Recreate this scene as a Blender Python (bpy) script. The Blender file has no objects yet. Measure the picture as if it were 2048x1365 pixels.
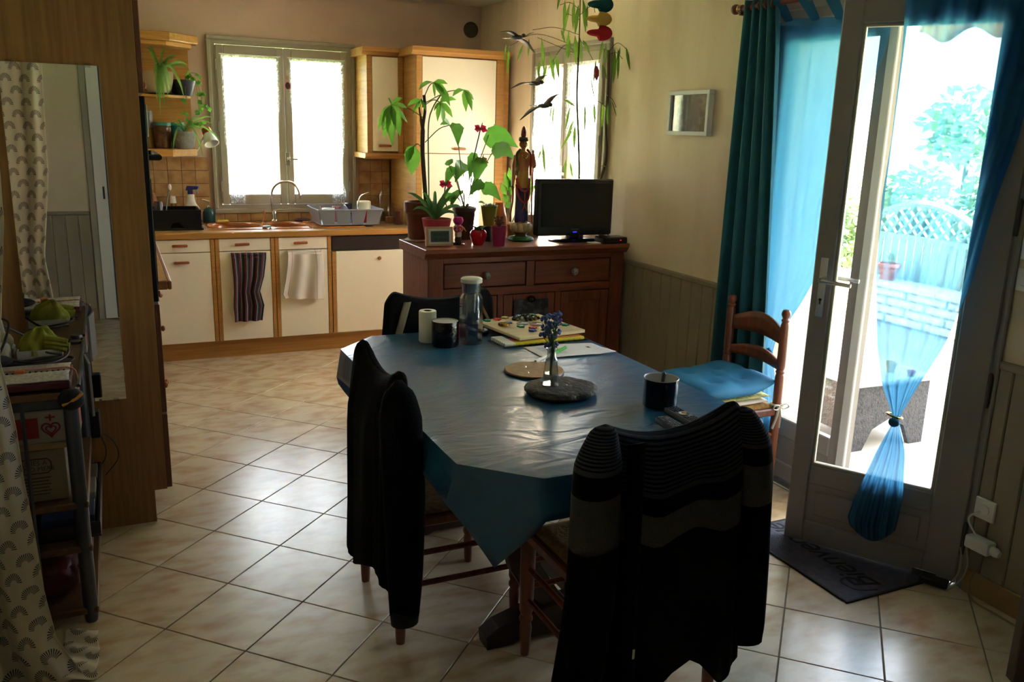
import bpy, bmesh, math, random
from mathutils import Vector, Matrix, noise
random.seed(11)
sc = bpy.context.scene
COL = sc.collection
R = math.radians
# ------------------------------------------------------------------ camera
W, H, F = 2048, 1365, 1716.1
CAM = Vector((0, 0, 1.65))
YAW, PITCH, ROLL = R(24.974), R(13.908), R(1.677)
_f = Vector((math.sin(YAW) * math.cos(PITCH), math.cos(YAW) * math.cos(PITCH), -math.sin(PITCH)))
_r = Vector((math.cos(YAW), -math.sin(YAW), 0))
_u = _r.cross(_f)
RV = _r * math.cos(ROLL) + _u * math.sin(ROLL)
UV = -_r * math.sin(ROLL) + _u * math.cos(ROLL)
FV = _f
cd = bpy.data.cameras.new('camera')
cam = bpy.data.objects.new('camera', cd)
COL.objects.link(cam)
cd.sensor_width = 36
cd.sensor_fit = 'HORIZONTAL'
cd.lens = F / W * 36
cd.clip_start = 0.02
cam.matrix_world = Matrix(((RV.x, UV.x, -FV.x, CAM.x), (RV.y, UV.y, -FV.y, CAM.y), (RV.z, UV.z, -FV.z, CAM.z), (0, 0, 0, 1)))
sc.camera = cam
# ------------------------------------------------------------------ world, daylight, exposure
SKY = 3.1
wd = bpy.data.worlds.new('daylight')
sc.world = wd
wd.use_nodes = True
_n = wd.node_tree.nodes
_bg = _n['Background']
_tc = _n.new('ShaderNodeTexCoord')
_sp = _n.new('ShaderNodeSeparateXYZ')
_mr = _n.new('ShaderNodeValToRGB')
_mr.color_ramp.elements[0].position = 0.0
_mr.color_ramp.elements[0].color = (0.93, 0.96, 1.0, 1)
_mr.color_ramp.elements[1].position = 0.7
_mr.color_ramp.elements[1].color = (0.74, 0.86, 1.0, 1)
wd.node_tree.links.new(_tc.outputs['Generated'], _sp.inputs[0])
wd.node_tree.links.new(_sp.outputs['Z'], _mr.inputs[0])
wd.node_tree.links.new(_mr.outputs[0], _bg.inputs['Color'])
_bg.inputs['Strength'].default_value = SKY
sc.view_settings.view_transform = 'Standard'
sc.view_settings.look = 'None'
sc.view_settings.gamma = 1
sc.view_settings.use_curve_mapping = False
sc.view_settings.exposure = 2.3


sun = bpy.data.lights.new('sun', 'SUN')
sun.energy = 125.0
sun.angle = R(2.0)
sun.color = (1.0, 0.93, 0.84)
sun_o = bpy.data.objects.new('sun', sun)
sun_o.rotation_euler = Vector((-0.40, 0.82, -0.55)).to_track_quat('-Z', 'Y').to_euler()
COL.objects.link(sun_o)


def portal(name, loc, rot, sx, sy):
    l = bpy.data.lights.new(name, 'AREA')
    l.shape = 'RECTANGLE'
    l.size, l.size_y = sx, sy
    l.cycles.is_portal = True
    o = bpy.data.objects.new(name, l)
    o.location = loc
    o.rotation_euler = rot
    COL.objects.link(o)


# sampling portals in the three openings (they emit nothing themselves)
portal('portal_kitchen', (1.23, 7.08, 1.6), (R(-90), 0, 0), 1.1, 1.3)
portal('portal_side', (3.06, 5.28, 1.58), (0, R(90), 0), 1.25, 1.1)
portal('portal_door', (3.0, 2.64, 1.1), (0, R(90), 0), 2.2, 1.4)


# ------------------------------------------------------------------ pixel rays
def ray(x, y):
    return RV * ((x - W / 2) / F) + UV * (-(y - H / 2) / F) + FV


def pz(x, y, z):
    d = ray(x, y)
    return CAM + d * ((z - CAM.z) / d.z)


def py(x, y, Y):
    d = ray(x, y)
    return CAM + d * (Y / d.y)


def px(x, y, X):
    d = ray(x, y)
    return CAM + d * (X / d.x)


def mpp(P):
    return (Vector(P) - CAM).dot(FV) / F


# ------------------------------------------------------------------ materials
def lin(h):
    h = h.lstrip('#')
    out = []
    for i in (0, 2, 4):
        v = int(h[i:i + 2], 16) / 255
        out.append(v / 12.92 if v <= 0.04045 else ((v + 0.055) / 1.055) ** 2.4)
    return (*out, 1)


MATS = {}


def mat(name, col, rough=0.5, metal=0.0, col2=None, scale=(8, 8, 8), fac=(0.35, 0.7), bump=0.0, bscale=60, spec=0.5, rnd=0.0, detail=4, coat=0.0, sheen=0.0, bstretch=None, dist=0.0):
    if name in MATS:
        return MATS[name]
    m = bpy.data.materials.new(name)
    m.use_nodes = True
    nt = m.node_tree
    b = nt.nodes['Principled BSDF']
    c1 = lin(col) if isinstance(col, str) else (*col, 1)
    b.inputs['Base Color'].default_value = c1
    b.inputs['Roughness'].default_value = rough
    b.inputs['Metallic'].default_value = metal
    b.inputs['Specular IOR Level'].default_value = spec
    b.inputs['Coat Weight'].default_value = coat
    b.inputs['Sheen Weight'].default_value = sheen
    m.diffuse_color = c1
    tc = nt.nodes.new('ShaderNodeTexCoord')
    vec = tc.outputs['Object']
    if rnd:
        oi = nt.nodes.new('ShaderNodeObjectInfo')
        ml = nt.nodes.new('ShaderNodeVectorMath')
        ml.operation = 'MULTIPLY_ADD'
        cx = nt.nodes.new('ShaderNodeCombineXYZ')
        for i in range(3):
            nt.links.new(oi.outputs['Random'], cx.inputs[i])
        ml.inputs[1].default_value = (37.0, 53.0, 71.0)
        nt.links.new(cx.outputs[0], ml.inputs[0])
        nt.links.new(vec, ml.inputs[2])
        vec = ml.outputs[0]
    if col2 is not None:
        c2 = lin(col2) if isinstance(col2, str) else (*col2, 1)
        mp = nt.nodes.new('ShaderNodeMapping')
        mp.inputs['Scale'].default_value = scale
        nt.links.new(vec, mp.inputs[0])
        nz = nt.nodes.new('ShaderNodeTexNoise')
        nz.inputs['Scale'].default_value = 1.0
        nz.inputs['Detail'].default_value = detail
        nz.inputs['Distortion'].default_value = dist
        nt.links.new(mp.outputs[0], nz.inputs['Vector'])
        mr = nt.nodes.new('ShaderNodeMapRange')
        mr.inputs['From Min'].default_value = fac[0]
        mr.inputs['From Max'].default_value = fac[1]
        nt.links.new(nz.outputs['Fac'], mr.inputs['Value'])
        mx = nt.nodes.new('ShaderNodeMix')
        mx.data_type = 'RGBA'
        mx.inputs[6].default_value = c1
        mx.inputs[7].default_value = c2
        nt.links.new(mr.outputs[0], mx.inputs[0])
        nt.links.new(mx.outputs[2], b.inputs['Base Color'])
    if bump:
        nb = nt.nodes.new('ShaderNodeTexNoise')
        nb.inputs['Scale'].default_value = bscale
        nb.inputs['Detail'].default_value = 3
        if bstretch:
            mp2 = nt.nodes.new('ShaderNodeMapping')
            mp2.inputs['Scale'].default_value = bstretch
            nt.links.new(tc.outputs['Object'], mp2.inputs[0])
            nt.links.new(mp2.outputs[0], nb.inputs['Vector'])
        else:
            nt.links.new(tc.outputs['Object'], nb.inputs['Vector'])
        bp = nt.nodes.new('ShaderNodeBump')
        bp.inputs['Strength'].default_value = bump
        bp.inputs['Distance'].default_value = 0.01
        nt.links.new(nb.outputs['Fac'], bp.inputs['Height'])
        nt.links.new(bp.outputs[0], b.inputs['Normal'])
    MATS[name] = m
    return m


def cloth_mat(name, col, transp=0.0, transl=0.5, col2=None, scale=40, tint=None):
    """woven cloth: diffuse + translucent, part see-through"""
    if name in MATS:
        return MATS[name]
    m = bpy.data.materials.new(name)
    m.use_nodes = True
    nt = m.node_tree
    nt.nodes.remove(nt.nodes['Principled BSDF'])
    out = nt.nodes['Material Output']
    c = lin(col) if isinstance(col, str) else (*col, 1)
    m.diffuse_color = c
    d = nt.nodes.new('ShaderNodeBsdfDiffuse')
    t = nt.nodes.new('ShaderNodeBsdfTranslucent')
    d.inputs['Color'].default_value = c
    t.inputs['Color'].default_value = c
    mx = nt.nodes.new('ShaderNodeMixShader')
    mx.inputs[0].default_value = transl
    nt.links.new(d.outputs[0], mx.inputs[1])
    nt.links.new(t.outputs[0], mx.inputs[2])
    last = mx.outputs[0]
    if transp:
        tr = nt.nodes.new('ShaderNodeBsdfTransparent')
        tr.inputs['Color'].default_value = (*(tint or (0.97, 0.98, 1.0)), 1)
        m2 = nt.nodes.new('ShaderNodeMixShader')
        m2.inputs[0].default_value = transp
        nt.links.new(last, m2.inputs[1])
        nt.links.new(tr.outputs[0], m2.inputs[2])
        last = m2.outputs[0]
        if col2 is not None:   # lace: denser threads of a noise figure
            nz = nt.nodes.new('ShaderNodeTexNoise')
            nz.inputs['Scale'].default_value = scale
            tc = nt.nodes.new('ShaderNodeTexCoord')
            nt.links.new(tc.outputs['Object'], nz.inputs['Vector'])
            mr = nt.nodes.new('ShaderNodeMapRange')
            mr.inputs['From Min'].default_value = 0.4
            mr.inputs['From Max'].default_value = 0.6
            mr.inputs['To Min'].default_value = transp * 0.5
            mr.inputs['To Max'].default_value = min(1, transp * 1.4)
            nt.links.new(nz.outputs['Fac'], mr.inputs['Value'])
            nt.links.new(mr.outputs[0], m2.inputs[0])
    nt.links.new(last, out.inputs['Surface'])
    MATS[name] = m
    return m


def glass_mat(name, tint=(1, 1, 1), rough=0.02, edge=1.0, base=0.03):
    """thin glass: see-through with a Fresnel reflection"""
    if name in MATS:
        return MATS[name]
    m = bpy.data.materials.new(name)
    m.use_nodes = True
    nt = m.node_tree
    nt.nodes.remove(nt.nodes['Principled BSDF'])
    out = nt.nodes['Material Output']
    tr = nt.nodes.new('ShaderNodeBsdfTransparent')
    tr.inputs['Color'].default_value = (*tint, 1)
    g = nt.nodes.new('ShaderNodeBsdfGlossy')
    g.inputs['Roughness'].default_value = rough
    fr = nt.nodes.new('ShaderNodeLayerWeight')
    fr.inputs['Blend'].default_value = 0.25
    mr = nt.nodes.new('ShaderNodeMapRange')
    mr.inputs['To Min'].default_value = base
    mr.inputs['To Max'].default_value = edge * 0.6
    nt.links.new(fr.outputs['Facing'], mr.inputs['Value'])
    mx = nt.nodes.new('ShaderNodeMixShader')
    nt.links.new(mr.outputs[0], mx.inputs[0])
    nt.links.new(tr.outputs[0], mx.inputs[1])
    nt.links.new(g.outputs[0], mx.inputs[2])
    nt.links.new(mx.outputs[0], out.inputs['Surface'])
    m.diffuse_color = (*tint, 0.3)
    MATS[name] = m
    return m


def emit_mat(name, col, s=1.0):
    m = bpy.data.materials.new(name)
    m.use_nodes = True
    b = m.node_tree.nodes['Principled BSDF']
    b.inputs['Base Color'].default_value = lin(col)
    b.inputs['Emission Color'].default_value = lin(col)
    b.inputs['Emission Strength'].default_value = s
    return m


# ------------------------------------------------------------------ mesh builder
WM = {}


class MB:
    def __init__(s):
        s.bm = bmesh.new()
        s.uvl = None

    def face(s, pts):
        return s.bm.faces.new([s.bm.verts.new(p) for p in pts])

    def box(s, x0, x1, y0, y1, z0, z1, bev=0.0, M=None, seg=1):
        x0, x1 = min(x0, x1), max(x0, x1)
        y0, y1 = min(y0, y1), max(y0, y1)
        z0, z1 = min(z0, z1), max(z0, z1)
        P = [(x0, y0, z0), (x1, y0, z0), (x1, y1, z0), (x0, y1, z0), (x0, y0, z1), (x1, y0, z1), (x1, y1, z1), (x0, y1, z1)]
        v = [s.bm.verts.new(M @ Vector(p) if M else p) for p in P]
        fs = [s.bm.faces.new([v[i] for i in q]) for q in ((0, 3, 2, 1), (4, 5, 6, 7), (0, 1, 5, 4), (1, 2, 6, 5), (2, 3, 7, 6), (3, 0, 4, 7))]
        if bev:
            es = {e for f in fs for e in f.edges}
            bmesh.ops.bevel(s.bm, geom=list(es), offset=bev, segments=seg, affect='EDGES', profile=0.5, clamp_overlap=True)
        return s

    def prism(s, pts, lo, hi, axis='z', bev=0.0, M=None):
        def q(a, b, t):
            p = {'z': (a, b, t), 'y': (a, t, b), 'x': (t, a, b)}[axis]
            return M @ Vector(p) if M else p
        n = len(pts)
        a = [s.bm.verts.new(q(p[0], p[1], lo)) for p in pts]
        b = [s.bm.verts.new(q(p[0], p[1], hi)) for p in pts]
        fs = [s.bm.faces.new(a[::-1]), s.bm.faces.new(b)]
        for i in range(n):
            fs.append(s.bm.faces.new((a[i], a[(i + 1) % n], b[(i + 1) % n], b[i])))
        if bev:
            es = {e for f in fs[:2] for e in f.edges}
            bmesh.ops.bevel(s.bm, geom=list(es), offset=bev, segments=1, affect='EDGES', profile=0.5, clamp_overlap=True)
        return s

    def lathe(s, prof, n=20, c=(0, 0, 0), M=None, sx=1.0, sy=1.0, fn=None, capb=True, capt=True):
        rings = []
        for r, z in prof:
            ring = []
            for k in range(n):
                a = 2 * math.pi * k / n
                rr = r * (fn(a, z) if fn else 1)
                p = Vector((c[0] + rr * sx * math.cos(a), c[1] + rr * sy * math.sin(a), c[2] + z))
                ring.append(s.bm.verts.new(M @ p if M else p))
            rings.append(ring)
        for i in range(len(rings) - 1):
            for k in range(n):
                s.bm.faces.new((rings[i][k], rings[i][(k + 1) % n], rings[i + 1][(k + 1) % n], rings[i + 1][k]))
        if capb and prof[0][0] > 1e-5:
            s.bm.faces.new(rings[0][::-1])
        if capt and prof[-1][0] > 1e-5:
            s.bm.faces.new(rings[-1])
        return s

    def tube(s, pts, r, n=8, closed=False, M=None, flat=1.0, cap=True):
        P = [Vector(p) for p in pts]
        m = len(P)
        rs = r if isinstance(r, (list, tuple)) else [r] * m
        rings = []
        prev = None
        for i in range(m):
            t = (P[(i + 1) % m] - P[i - 1]) if closed else (P[min(i + 1, m - 1)] - P[max(i - 1, 0)])
            if t.length < 1e-9:
                t = Vector((0, 0, 1))
            t.normalize()
            if prev is None:
                a = Vector((0, 0, 1)) if abs(t.z) < 0.9 else Vector((1, 0, 0))
                nrm = t.cross(a).normalized()
            else:
                nrm = (prev - t * prev.dot(t))
                nrm = nrm.normalized() if nrm.length > 1e-6 else t.orthogonal().normalized()
            prev = nrm
            bn = t.cross(nrm)
            ring = []
            for k in range(n):
                a = 2 * math.pi * k / n
                p = P[i] + nrm * (rs[i] * math.cos(a)) + bn * (rs[i] * flat * math.sin(a))
                ring.append(s.bm.verts.new(M @ p if M else p))
            rings.append(ring)
        for i in range(m if closed else m - 1):
            A, B = rings[i], rings[(i + 1) % m]
            for k in range(n):
                s.bm.faces.new((A[k], A[(k + 1) % n], B[(k + 1) % n], B[k]))
        if cap and not closed:
            s.bm.faces.new(rings[0][::-1])
            s.bm.faces.new(rings[-1])
        return s

    def ball(s, c, r, n=10, sc=(1, 1, 1), M=None):
        mt = Matrix.Translation(Vector(c)) @ Matrix.Diagonal((r * sc[0], r * sc[1], r * sc[2], 1))
        if M:
            mt = M @ mt
        bmesh.ops.create_uvsphere(s.bm, u_segments=n, v_segments=max(4, n // 2 + 1), radius=1, matrix=mt)
        return s

    def grid(s, fn, nu, nv, closeu=False, uvs=(1, 1)):
        if s.uvl is None:
            s.uvl = s.bm.loops.layers.uv.new('UVMap')
        cols = nu if closeu else nu + 1
        V = [[s.bm.verts.new(fn(i / nu, j / nv)) for i in range(cols)] for j in range(nv + 1)]
        for j in range(nv):
            for i in range(nu):
                i2 = (i + 1) % cols
                f = s.bm.faces.new((V[j][i], V[j][i2], V[j + 1][i2], V[j + 1][i]))
                for l, (a, b) in zip(f.loops, ((i, j), (i + 1, j), (i + 1, j + 1), (i, j + 1))):
                    l[s.uvl].uv = (a / nu * uvs[0], b / nv * uvs[1])
        return s

    def blade(s, pts, wid, side, fold=0.0):
        """a leaf: centre line pts, half widths, side vector"""
        P = [Vector(p) for p in pts]
        S = Vector(side).normalized()
        rows = []
        for i, p in enumerate(P):
            t = (P[min(i + 1, len(P) - 1)] - P[max(i - 1, 0)])
            t = t.normalized() if t.length > 1e-9 else Vector((0, 0, 1))
            sd = S - t * S.dot(t)
            sd = sd.normalized() if sd.length > 1e-6 else t.orthogonal().normalized()
            nn = t.cross(sd)
            w = wid[i]
            rows.append((s.bm.verts.new(p - sd * w + nn * (w * fold)), s.bm.verts.new(p), s.bm.verts.new(p + sd * w + nn * (w * fold))))
        for a, b in zip(rows[:-1], rows[1:]):
            for k in range(2):
                s.bm.faces.new((a[k], a[k + 1], b[k + 1], b[k]))
        return s

    def done(s, name, m, parent=None, smooth=False, solid=0.0, sub=0, label=None, cat=None, group=None, kind=None, xf=None, ang=40):
        bm = s.bm
        if xf is not None:
            bmesh.ops.transform(bm, matrix=xf, verts=bm.verts)
        bmesh.ops.recalc_face_normals(bm, faces=bm.faces)
        lo = Vector((1e9,) * 3)
        hi = -lo
        for v in bm.verts:
            for i in range(3):
                lo[i] = min(lo[i], v.co[i])
                hi[i] = max(hi[i], v.co[i])
        c = (lo + hi) / 2
        c.z = lo.z
        bmesh.ops.translate(bm, vec=-c, verts=bm.verts)
        me = bpy.data.meshes.new(name)
        bm.to_mesh(me)
        bm.free()
        if m is not None:
            me.materials.append(m)
        if smooth:
            me.polygons.foreach_set('use_smooth', [True] * len(me.polygons))
            if ang:
                me.set_sharp_from_angle(angle=R(ang))
        o = bpy.data.objects.new(name, me)
        COL.objects.link(o)
        o.location = c
        if solid:
            md = o.modifiers.new('thickness', 'SOLIDIFY')
            md.thickness = solid
            md.offset = 0
        if sub:
            md = o.modifiers.new('smooth', 'SUBSURF')
            md.levels = md.render_levels = sub
        attach(o, parent)
        if label:
            o['label'] = label
        if cat:
            o['category'] = cat
        if group:
            o['group'] = group
        if kind:
            o['kind'] = kind
        return o


def attach(o, parent):
    WM[o.name] = o.matrix_basis.copy()
    if parent is not None:
        o.parent = parent
        o.matrix_parent_inverse = WM[parent.name].inverted()


def thing(name, loc, label=None, cat=None, group=None, kind=None, rz=0.0):
    o = bpy.data.objects.new(name, None)
    o.empty_display_size = 0.05
    COL.objects.link(o)
    o.location = Vector(loc)
    o.rotation_euler = (0, 0, rz)
    attach(o, None)
    if label:
        o['label'] = label
    if cat:
        o['category'] = cat
    if group:
        o['group'] = group
    if kind:
        o['kind'] = kind
    return o


def inst(me, name, M, parent, label=None):
    """one more object sharing the mesh data me, placed by matrix M"""
    o = bpy.data.objects.new(name, me)
    COL.objects.link(o)
    o.matrix_basis = M
    attach(o, parent)
    return o


def lerp(a, b, t):
    return a + (b - a) * t


def interp(tab, v):
    """tab rows (v, ...values) -> linear values at v"""
    for a, b in zip(tab[:-1], tab[1:]):
        if v <= b[0]:
            t = (v - a[0]) / (b[0] - a[0]) if b[0] > a[0] else 0
            return [lerp(p, q, t) for p, q in zip(a[1:], b[1:])]
    return list(tab[-1][1:])


def smoothc(pts, n=8):
    """Catmull-Rom through pts"""
    P = [Vector(p) for p in pts]
    P = [P[0] * 2 - P[1]] + P + [P[-1] * 2 - P[-2]]
    out = []
    for i in range(1, len(P) - 2):
        for k in range(n):
            t = k / n
            a, b, c, d = P[i - 1], P[i], P[i + 1], P[i + 2]
            out.append(0.5 * ((2 * b) + (c - a) * t + (2 * a - 5 * b + 4 * c - d) * t * t + (3 * b - a - 3 * c + d) * t ** 3))
    out.append(P[-2])
    return out


def frame(o, xa, ya):
    """matrix with origin o, x axis xa, y axis ya (z = cross)"""
    x = Vector(xa).normalized()
    z = x.cross(Vector(ya)).normalized()
    y = z.cross(x)
    return Matrix(((x.x, y.x, z.x, o[0]), (x.y, y.y, z.y, o[1]), (x.z, y.z, z.z, o[2]), (0, 0, 0, 1)))


def rz(a):
    return Matrix.Rotation(a, 4, 'Z')


def tr(*p):
    return Matrix.Translation(Vector(p))


def text_obj(name, body, size, M, m, parent, font_shear=0.0, ext=0.0006, space=1.0, align='CENTER'):
    """flat lettering turned into a mesh"""
    cu = bpy.data.curves.new(name, 'FONT')
    cu.body = body
    cu.size = size
    cu.shear = font_shear
    cu.extrude = ext
    cu.space_character = space
    cu.align_x = align
    cu.align_y = 'CENTER'
    cu.resolution_u = 3
    t = bpy.data.objects.new(name + '_tmp', cu)
    COL.objects.link(t)
    dg = bpy.context.evaluated_depsgraph_get()
    me = bpy.data.meshes.new_from_object(t.evaluated_get(dg))
    me.name = name
    bpy.data.objects.remove(t)
    me.materials.clear()
    me.materials.append(m)
    return inst(me, name, M, parent)
# ------------------------------------------------------------------ shared materials
M_wallb = mat('rose_beige_wallpaper', '#d3b9a6', 0.85, col2='#c9ad98', scale=(3, 3, 3), bump=0.15, bscale=220)
M_wallr = mat('cream_wallpaper', '#e6d6ba', 0.85, col2='#dac8a8', scale=(1.5, 6, 1.2), fac=(0.4, 0.75), bump=0.15, bscale=220)
M_ceil = mat('ceiling_paint', '#e4dccd', 0.9)
M_wains = mat('greige_panelling', '#978c76', 0.6, col2='#8d8068', scale=(3, 3, 1.5))
M_frame = mat('greige_window_paint', '#a89f8b', 0.55)
M_door = mat('grey_door_paint', '#98908a', 0.5)
M_white = mat('white_paint', '#e6e3dc', 0.45)
M_grout = mat('grey_brown_grout', '#7d7163', 0.9)
M_tile = mat('glazed_floor_tile', '#d8c6a8', 0.27, col2='#b9926a', scale=(7, 14, 7), fac=(0.42, 0.78), rnd=1, detail=5, bump=0.03, bscale=30, spec=0.95)
M_splash = mat('tan_wall_tile', '#cba470', 0.35, col2='#a87a48', scale=(14, 14, 14), fac=(0.35, 0.7), rnd=1)
M_oak = mat('honey_oak', '#c4904a', 0.45, col2='#a87636', scale=(4, 4, 60), fac=(0.3, 0.7), bump=0.05, bscale=80)
M_oakx = mat('honey_oak_lengthwise', '#c4904a', 0.4, col2='#a87636', scale=(3, 60, 60), fac=(0.3, 0.7))
M_brown = mat('brown_oak_panel', '#9a6c3c', 0.5, col2='#80582e', scale=(70, 70, 3), fac=(0.3, 0.7), bump=0.05, bscale=100)
M_cream = mat('cream_laminate', '#fbf1d8', 0.4)
M_steel = mat('brushed_steel', '#c8c8c8', 0.25, metal=1)
M_chrome = mat('chrome', '#e4e4e4', 0.08, metal=1)
M_black = mat('black_plastic', '#0d0d0f', 0.35)
M_blackg = mat('black_gloss', '#070709', 0.12)
M_glass = glass_mat('window_glass')
M_pot_terra = mat('brown_plastic_pot', '#6b3a28', 0.5)
M_soil = mat('potting_soil', '#2c1f16', 0.95, bump=0.8, bscale=120)
M_gold = mat('brass', '#c39a4a', 0.25, metal=1)

XR, YB, XL, YF, ZC = 2.83, 6.85, -0.56, -0.6, 2.6
# ------------------------------------------------------------------ floor with single tiles
fl = MB().box(XL - 0.2, XR + 0.02, YF - 0.2, YB + 0.2, -0.1, -0.004).done('floor', M_grout, kind='structure')
fl['label'] = 'cream glazed floor tiles laid diagonally with dark joints'
TS = 0.1943 * 1.65
TO = Vector((0.1673 * 1.65, 2.9169 * 1.65))
c45 = math.sqrt(0.5)


def tpos(a, b):
    return Vector((TO.x + TS * (a * c45 + b * c45), TO.y + TS * (-a * c45 + b * c45)))


def clip(poly, x0, x1, y0, y1):
    for ax, lim, sg in ((0, x0, 1), (0, x1, -1), (1, y0, 1), (1, y1, -1)):
        out = []
        for i in range(len(poly)):
            p, q = poly[i], poly[(i + 1) % len(poly)]
            dp, dq = sg * (p[ax] - lim), sg * (q[ax] - lim)
            if dp >= 0:
                out.append(p)
            if (dp >= 0) != (dq >= 0):
                t = dp / (dp - dq)
                out.append((p[0] + (q[0] - p[0]) * t, p[1] + (q[1] - p[1]) * t))
        poly = out
        if len(poly) < 3:
            return []
    return poly


g = TS / 2 - 0.0024
mb = MB().prism([(g * math.sqrt(2) * math.cos(R(90 * k)), g * math.sqrt(2) * math.sin(R(90 * k))) for k in range(4)], -0.008, 0, bev=0.0012)
tile0 = mb.done('tile', M_tile, fl)
tile_me = tile0.data
_zoff = tile0.location.z
first = True
RX0, RX1, RY0, RY1 = XL, XR, YF, 6.32
for a in range(-30, 30):
    for b in range(-30, 30):
        c = (tpos(a, b) + tpos(a + 1, b + 1)) / 2
        rr = g * math.sqrt(2)
        poly = [(c.x + rr * math.cos(R(90 * k)), c.y + rr * math.sin(R(90 * k))) for k in range(4)]
        if c.x < XL + 0.5 and 3.75 < c.y:
            continue
        cp = clip(poly, RX0, RX1, RY0, RY1)
        if len(cp) < 3:
            continue
        ar = abs(sum(p[0] * q[1] - q[0] * p[1] for p, q in zip(cp, cp[1:] + cp[:1]))) / 2
        if ar < 0.0015:
            continue
        if ar > 4 * g * g * 0.999:
            if first:
                tile0.matrix_basis = tr(c.x, c.y, _zoff)
                attach(tile0, fl)
                first = False
            else:
                inst(tile_me, 'tile', tr(c.x, c.y, _zoff), fl)
        else:
            MB().prism(cp, -0.008, 0).done('tile', M_tile, fl)


# ------------------------------------------------------------------ walls
def wall(name, axis, pos, thick, a0, a1, holes, m, z1=ZC):
    """wall plane with rectangular holes; axis 'x' -> lies at x=pos, runs along y"""
    mb = MB()
    segs = sorted({a0, a1} | {h[0] for h in holes} | {h[1] for h in holes})
    for s0, s1 in zip(segs[:-1], segs[1:]):
        hs = [h for h in holes if h[0] <= s0 and h[1] >= s1]
        spans = [(0, z1)]
        for h in hs:
            spans = [(0, h[2]), (h[3], z1)]
        for z0, zz in spans:
            if zz - z0 < 1e-4:
                continue
            if axis == 'x':
                mb.box(pos, pos + thick, s0, s1, z0, zz)
            else:
                mb.box(s0, s1, pos, pos + thick, z0, zz)
    bmesh.ops.remove_doubles(mb.bm, verts=mb.bm.verts, dist=1e-5)
    return mb.done(name, m, kind='structure')


W1 = (0.715, 1.745, 1.0, 2.215)      # kitchen window hole x0 x1 z0 z1
W2 = (4.77, 5.79, 1.0, 2.175)        # side window hole y0 y1 z0 z1
D1 = (1.95, 3.335, 0.0, 2.2)        # french door hole
wb = wall('wall_back', 'y', YB, 0.3, XL - 0.2, XR + 0.3, [W1], M_wallb)
wr = wall('wall_right', 'x', XR, 0.25, YF - 0.2, YB, [D1, W2], M_wallr)
wl = wall('wall_left', 'x', XL - 0.2, 0.2, YF - 0.2, YB, [], M_wallr)
wf = wall('wall_front', 'y', YF - 0.2, 0.2, XL, XR, [], M_wallr)
MB().box(XL - 0.2, XR + 0.3, YF - 0.2, YB + 0.3, ZC, ZC + 0.15).done('ceiling', M_ceil, kind='structure')
# tiles of the splashback
ts = 0.0955
sx0 = 0.69


def splash(x0, x1, z, h=ts):
    w = x1 - x0
    if w < 0.012:
        return
    MB().box(x0 + 0.0015, x1 - 0.0015, YB - 0.008, YB + 0.002, z + 0.0015, z + h - 0.0015, bev=0.0015).done('tile', M_splash, wb)


_mg = mat('splash_grout', '#6e5134', 0.9)
MB().box(0.08, 0.655, YB - 0.004, YB + 0.002, 0.9, 0.9 + 5 * ts).box(0.655, 1.80, YB - 0.004, YB + 0.002, 0.9, 0.965).box(1.80, 2.06, YB - 0.004, YB + 0.002, 0.9, 0.9 + 5 * ts).done('grout', _mg, wb)
for r in range(5):
    for k in range(7):
        x1 = 0.66 - k * ts
        splash(max(0.09, x1 - ts), x1, 0.9 + r * ts)
    for k in range(3):
        splash(1.795 + k * ts, min(2.05, 1.795 + (k + 1) * ts), 0.9 + r * ts)
for k in range(12):
    splash(0.66 + k * ts, min(1.795, 0.66 + (k + 1) * ts), 0.9015, 0.063)
# wainscot planks, cap rails, skirting
PW = 0.0955


def planks(y0, y1, parent, axis='x', pos=XR, sgn=-1):
    n = int((y1 - y0) / PW)
    for k in range(n + 1):
        a = y0 + k * PW
        b = min(y1, a + PW)
        if b - a < 0.01:
            continue
        mb = MB()
        if axis == 'x':
            mb.box(pos + sgn * 0.013, pos - sgn * 0.001, a + 0.002, b - 0.002, 0.09, 0.872, bev=0.004)
        else:
            mb.box(a + 0.002, b - 0.002, pos + sgn * 0.013, pos - sgn * 0.001, 0.09, 0.872, bev=0.004)
        mb.done('plank', M_wains, parent)


planks(YF, 1.94, wr)
planks(3.382, YB, wr)
planks(XL, -0.182, wf, 'y', YF, 1)
planks(0.732, XR - 0.014, wf, 'y', YF, 1)
MB().box(XR - 0.024, XR + 0.001, YF, 1.94, 0.87, 0.9, bev=0.006).box(XR - 0.024, XR + 0.001, 3.382, YB, 0.87, 0.9, bev=0.006).done('trim_1', M_wains, kind='structure')
MB().box(XL, -0.182, YF - 0.001, YF + 0.024, 0.87, 0.9, bev=0.006).box(0.732, XR - 0.02, YF - 0.001, YF + 0.024, 0.87, 0.9, bev=0.006).done('trim_2', M_wains, kind='structure')
M_skirt = mat('tan_tile_skirting', '#a8865c', 0.4, col2='#8d6a45', scale=(6, 6, 6))
MB().box(XR - 0.018, XR + 0.001, YF, 1.94, 0, 0.092, bev=0.003).box(XR - 0.018, XR + 0.001, 3.382, YB, 0, 0.092, bev=0.003).done('baseboard_right', M_skirt, kind='structure')
MB().box(XL, -0.182, YF - 0.001, YF + 0.018, 0, 0.092, bev=0.003).box(0.732, XR - 0.016, YF - 0.001, YF + 0.018, 0, 0.092, bev=0.003).done('baseboard_front', M_skirt, kind='structure')

# ------------------------------------------------------------------ windows
M_lace = cloth_mat('white_lace', '#eef2f6', 0.72, 0.6, col2=1, scale=90)


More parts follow.
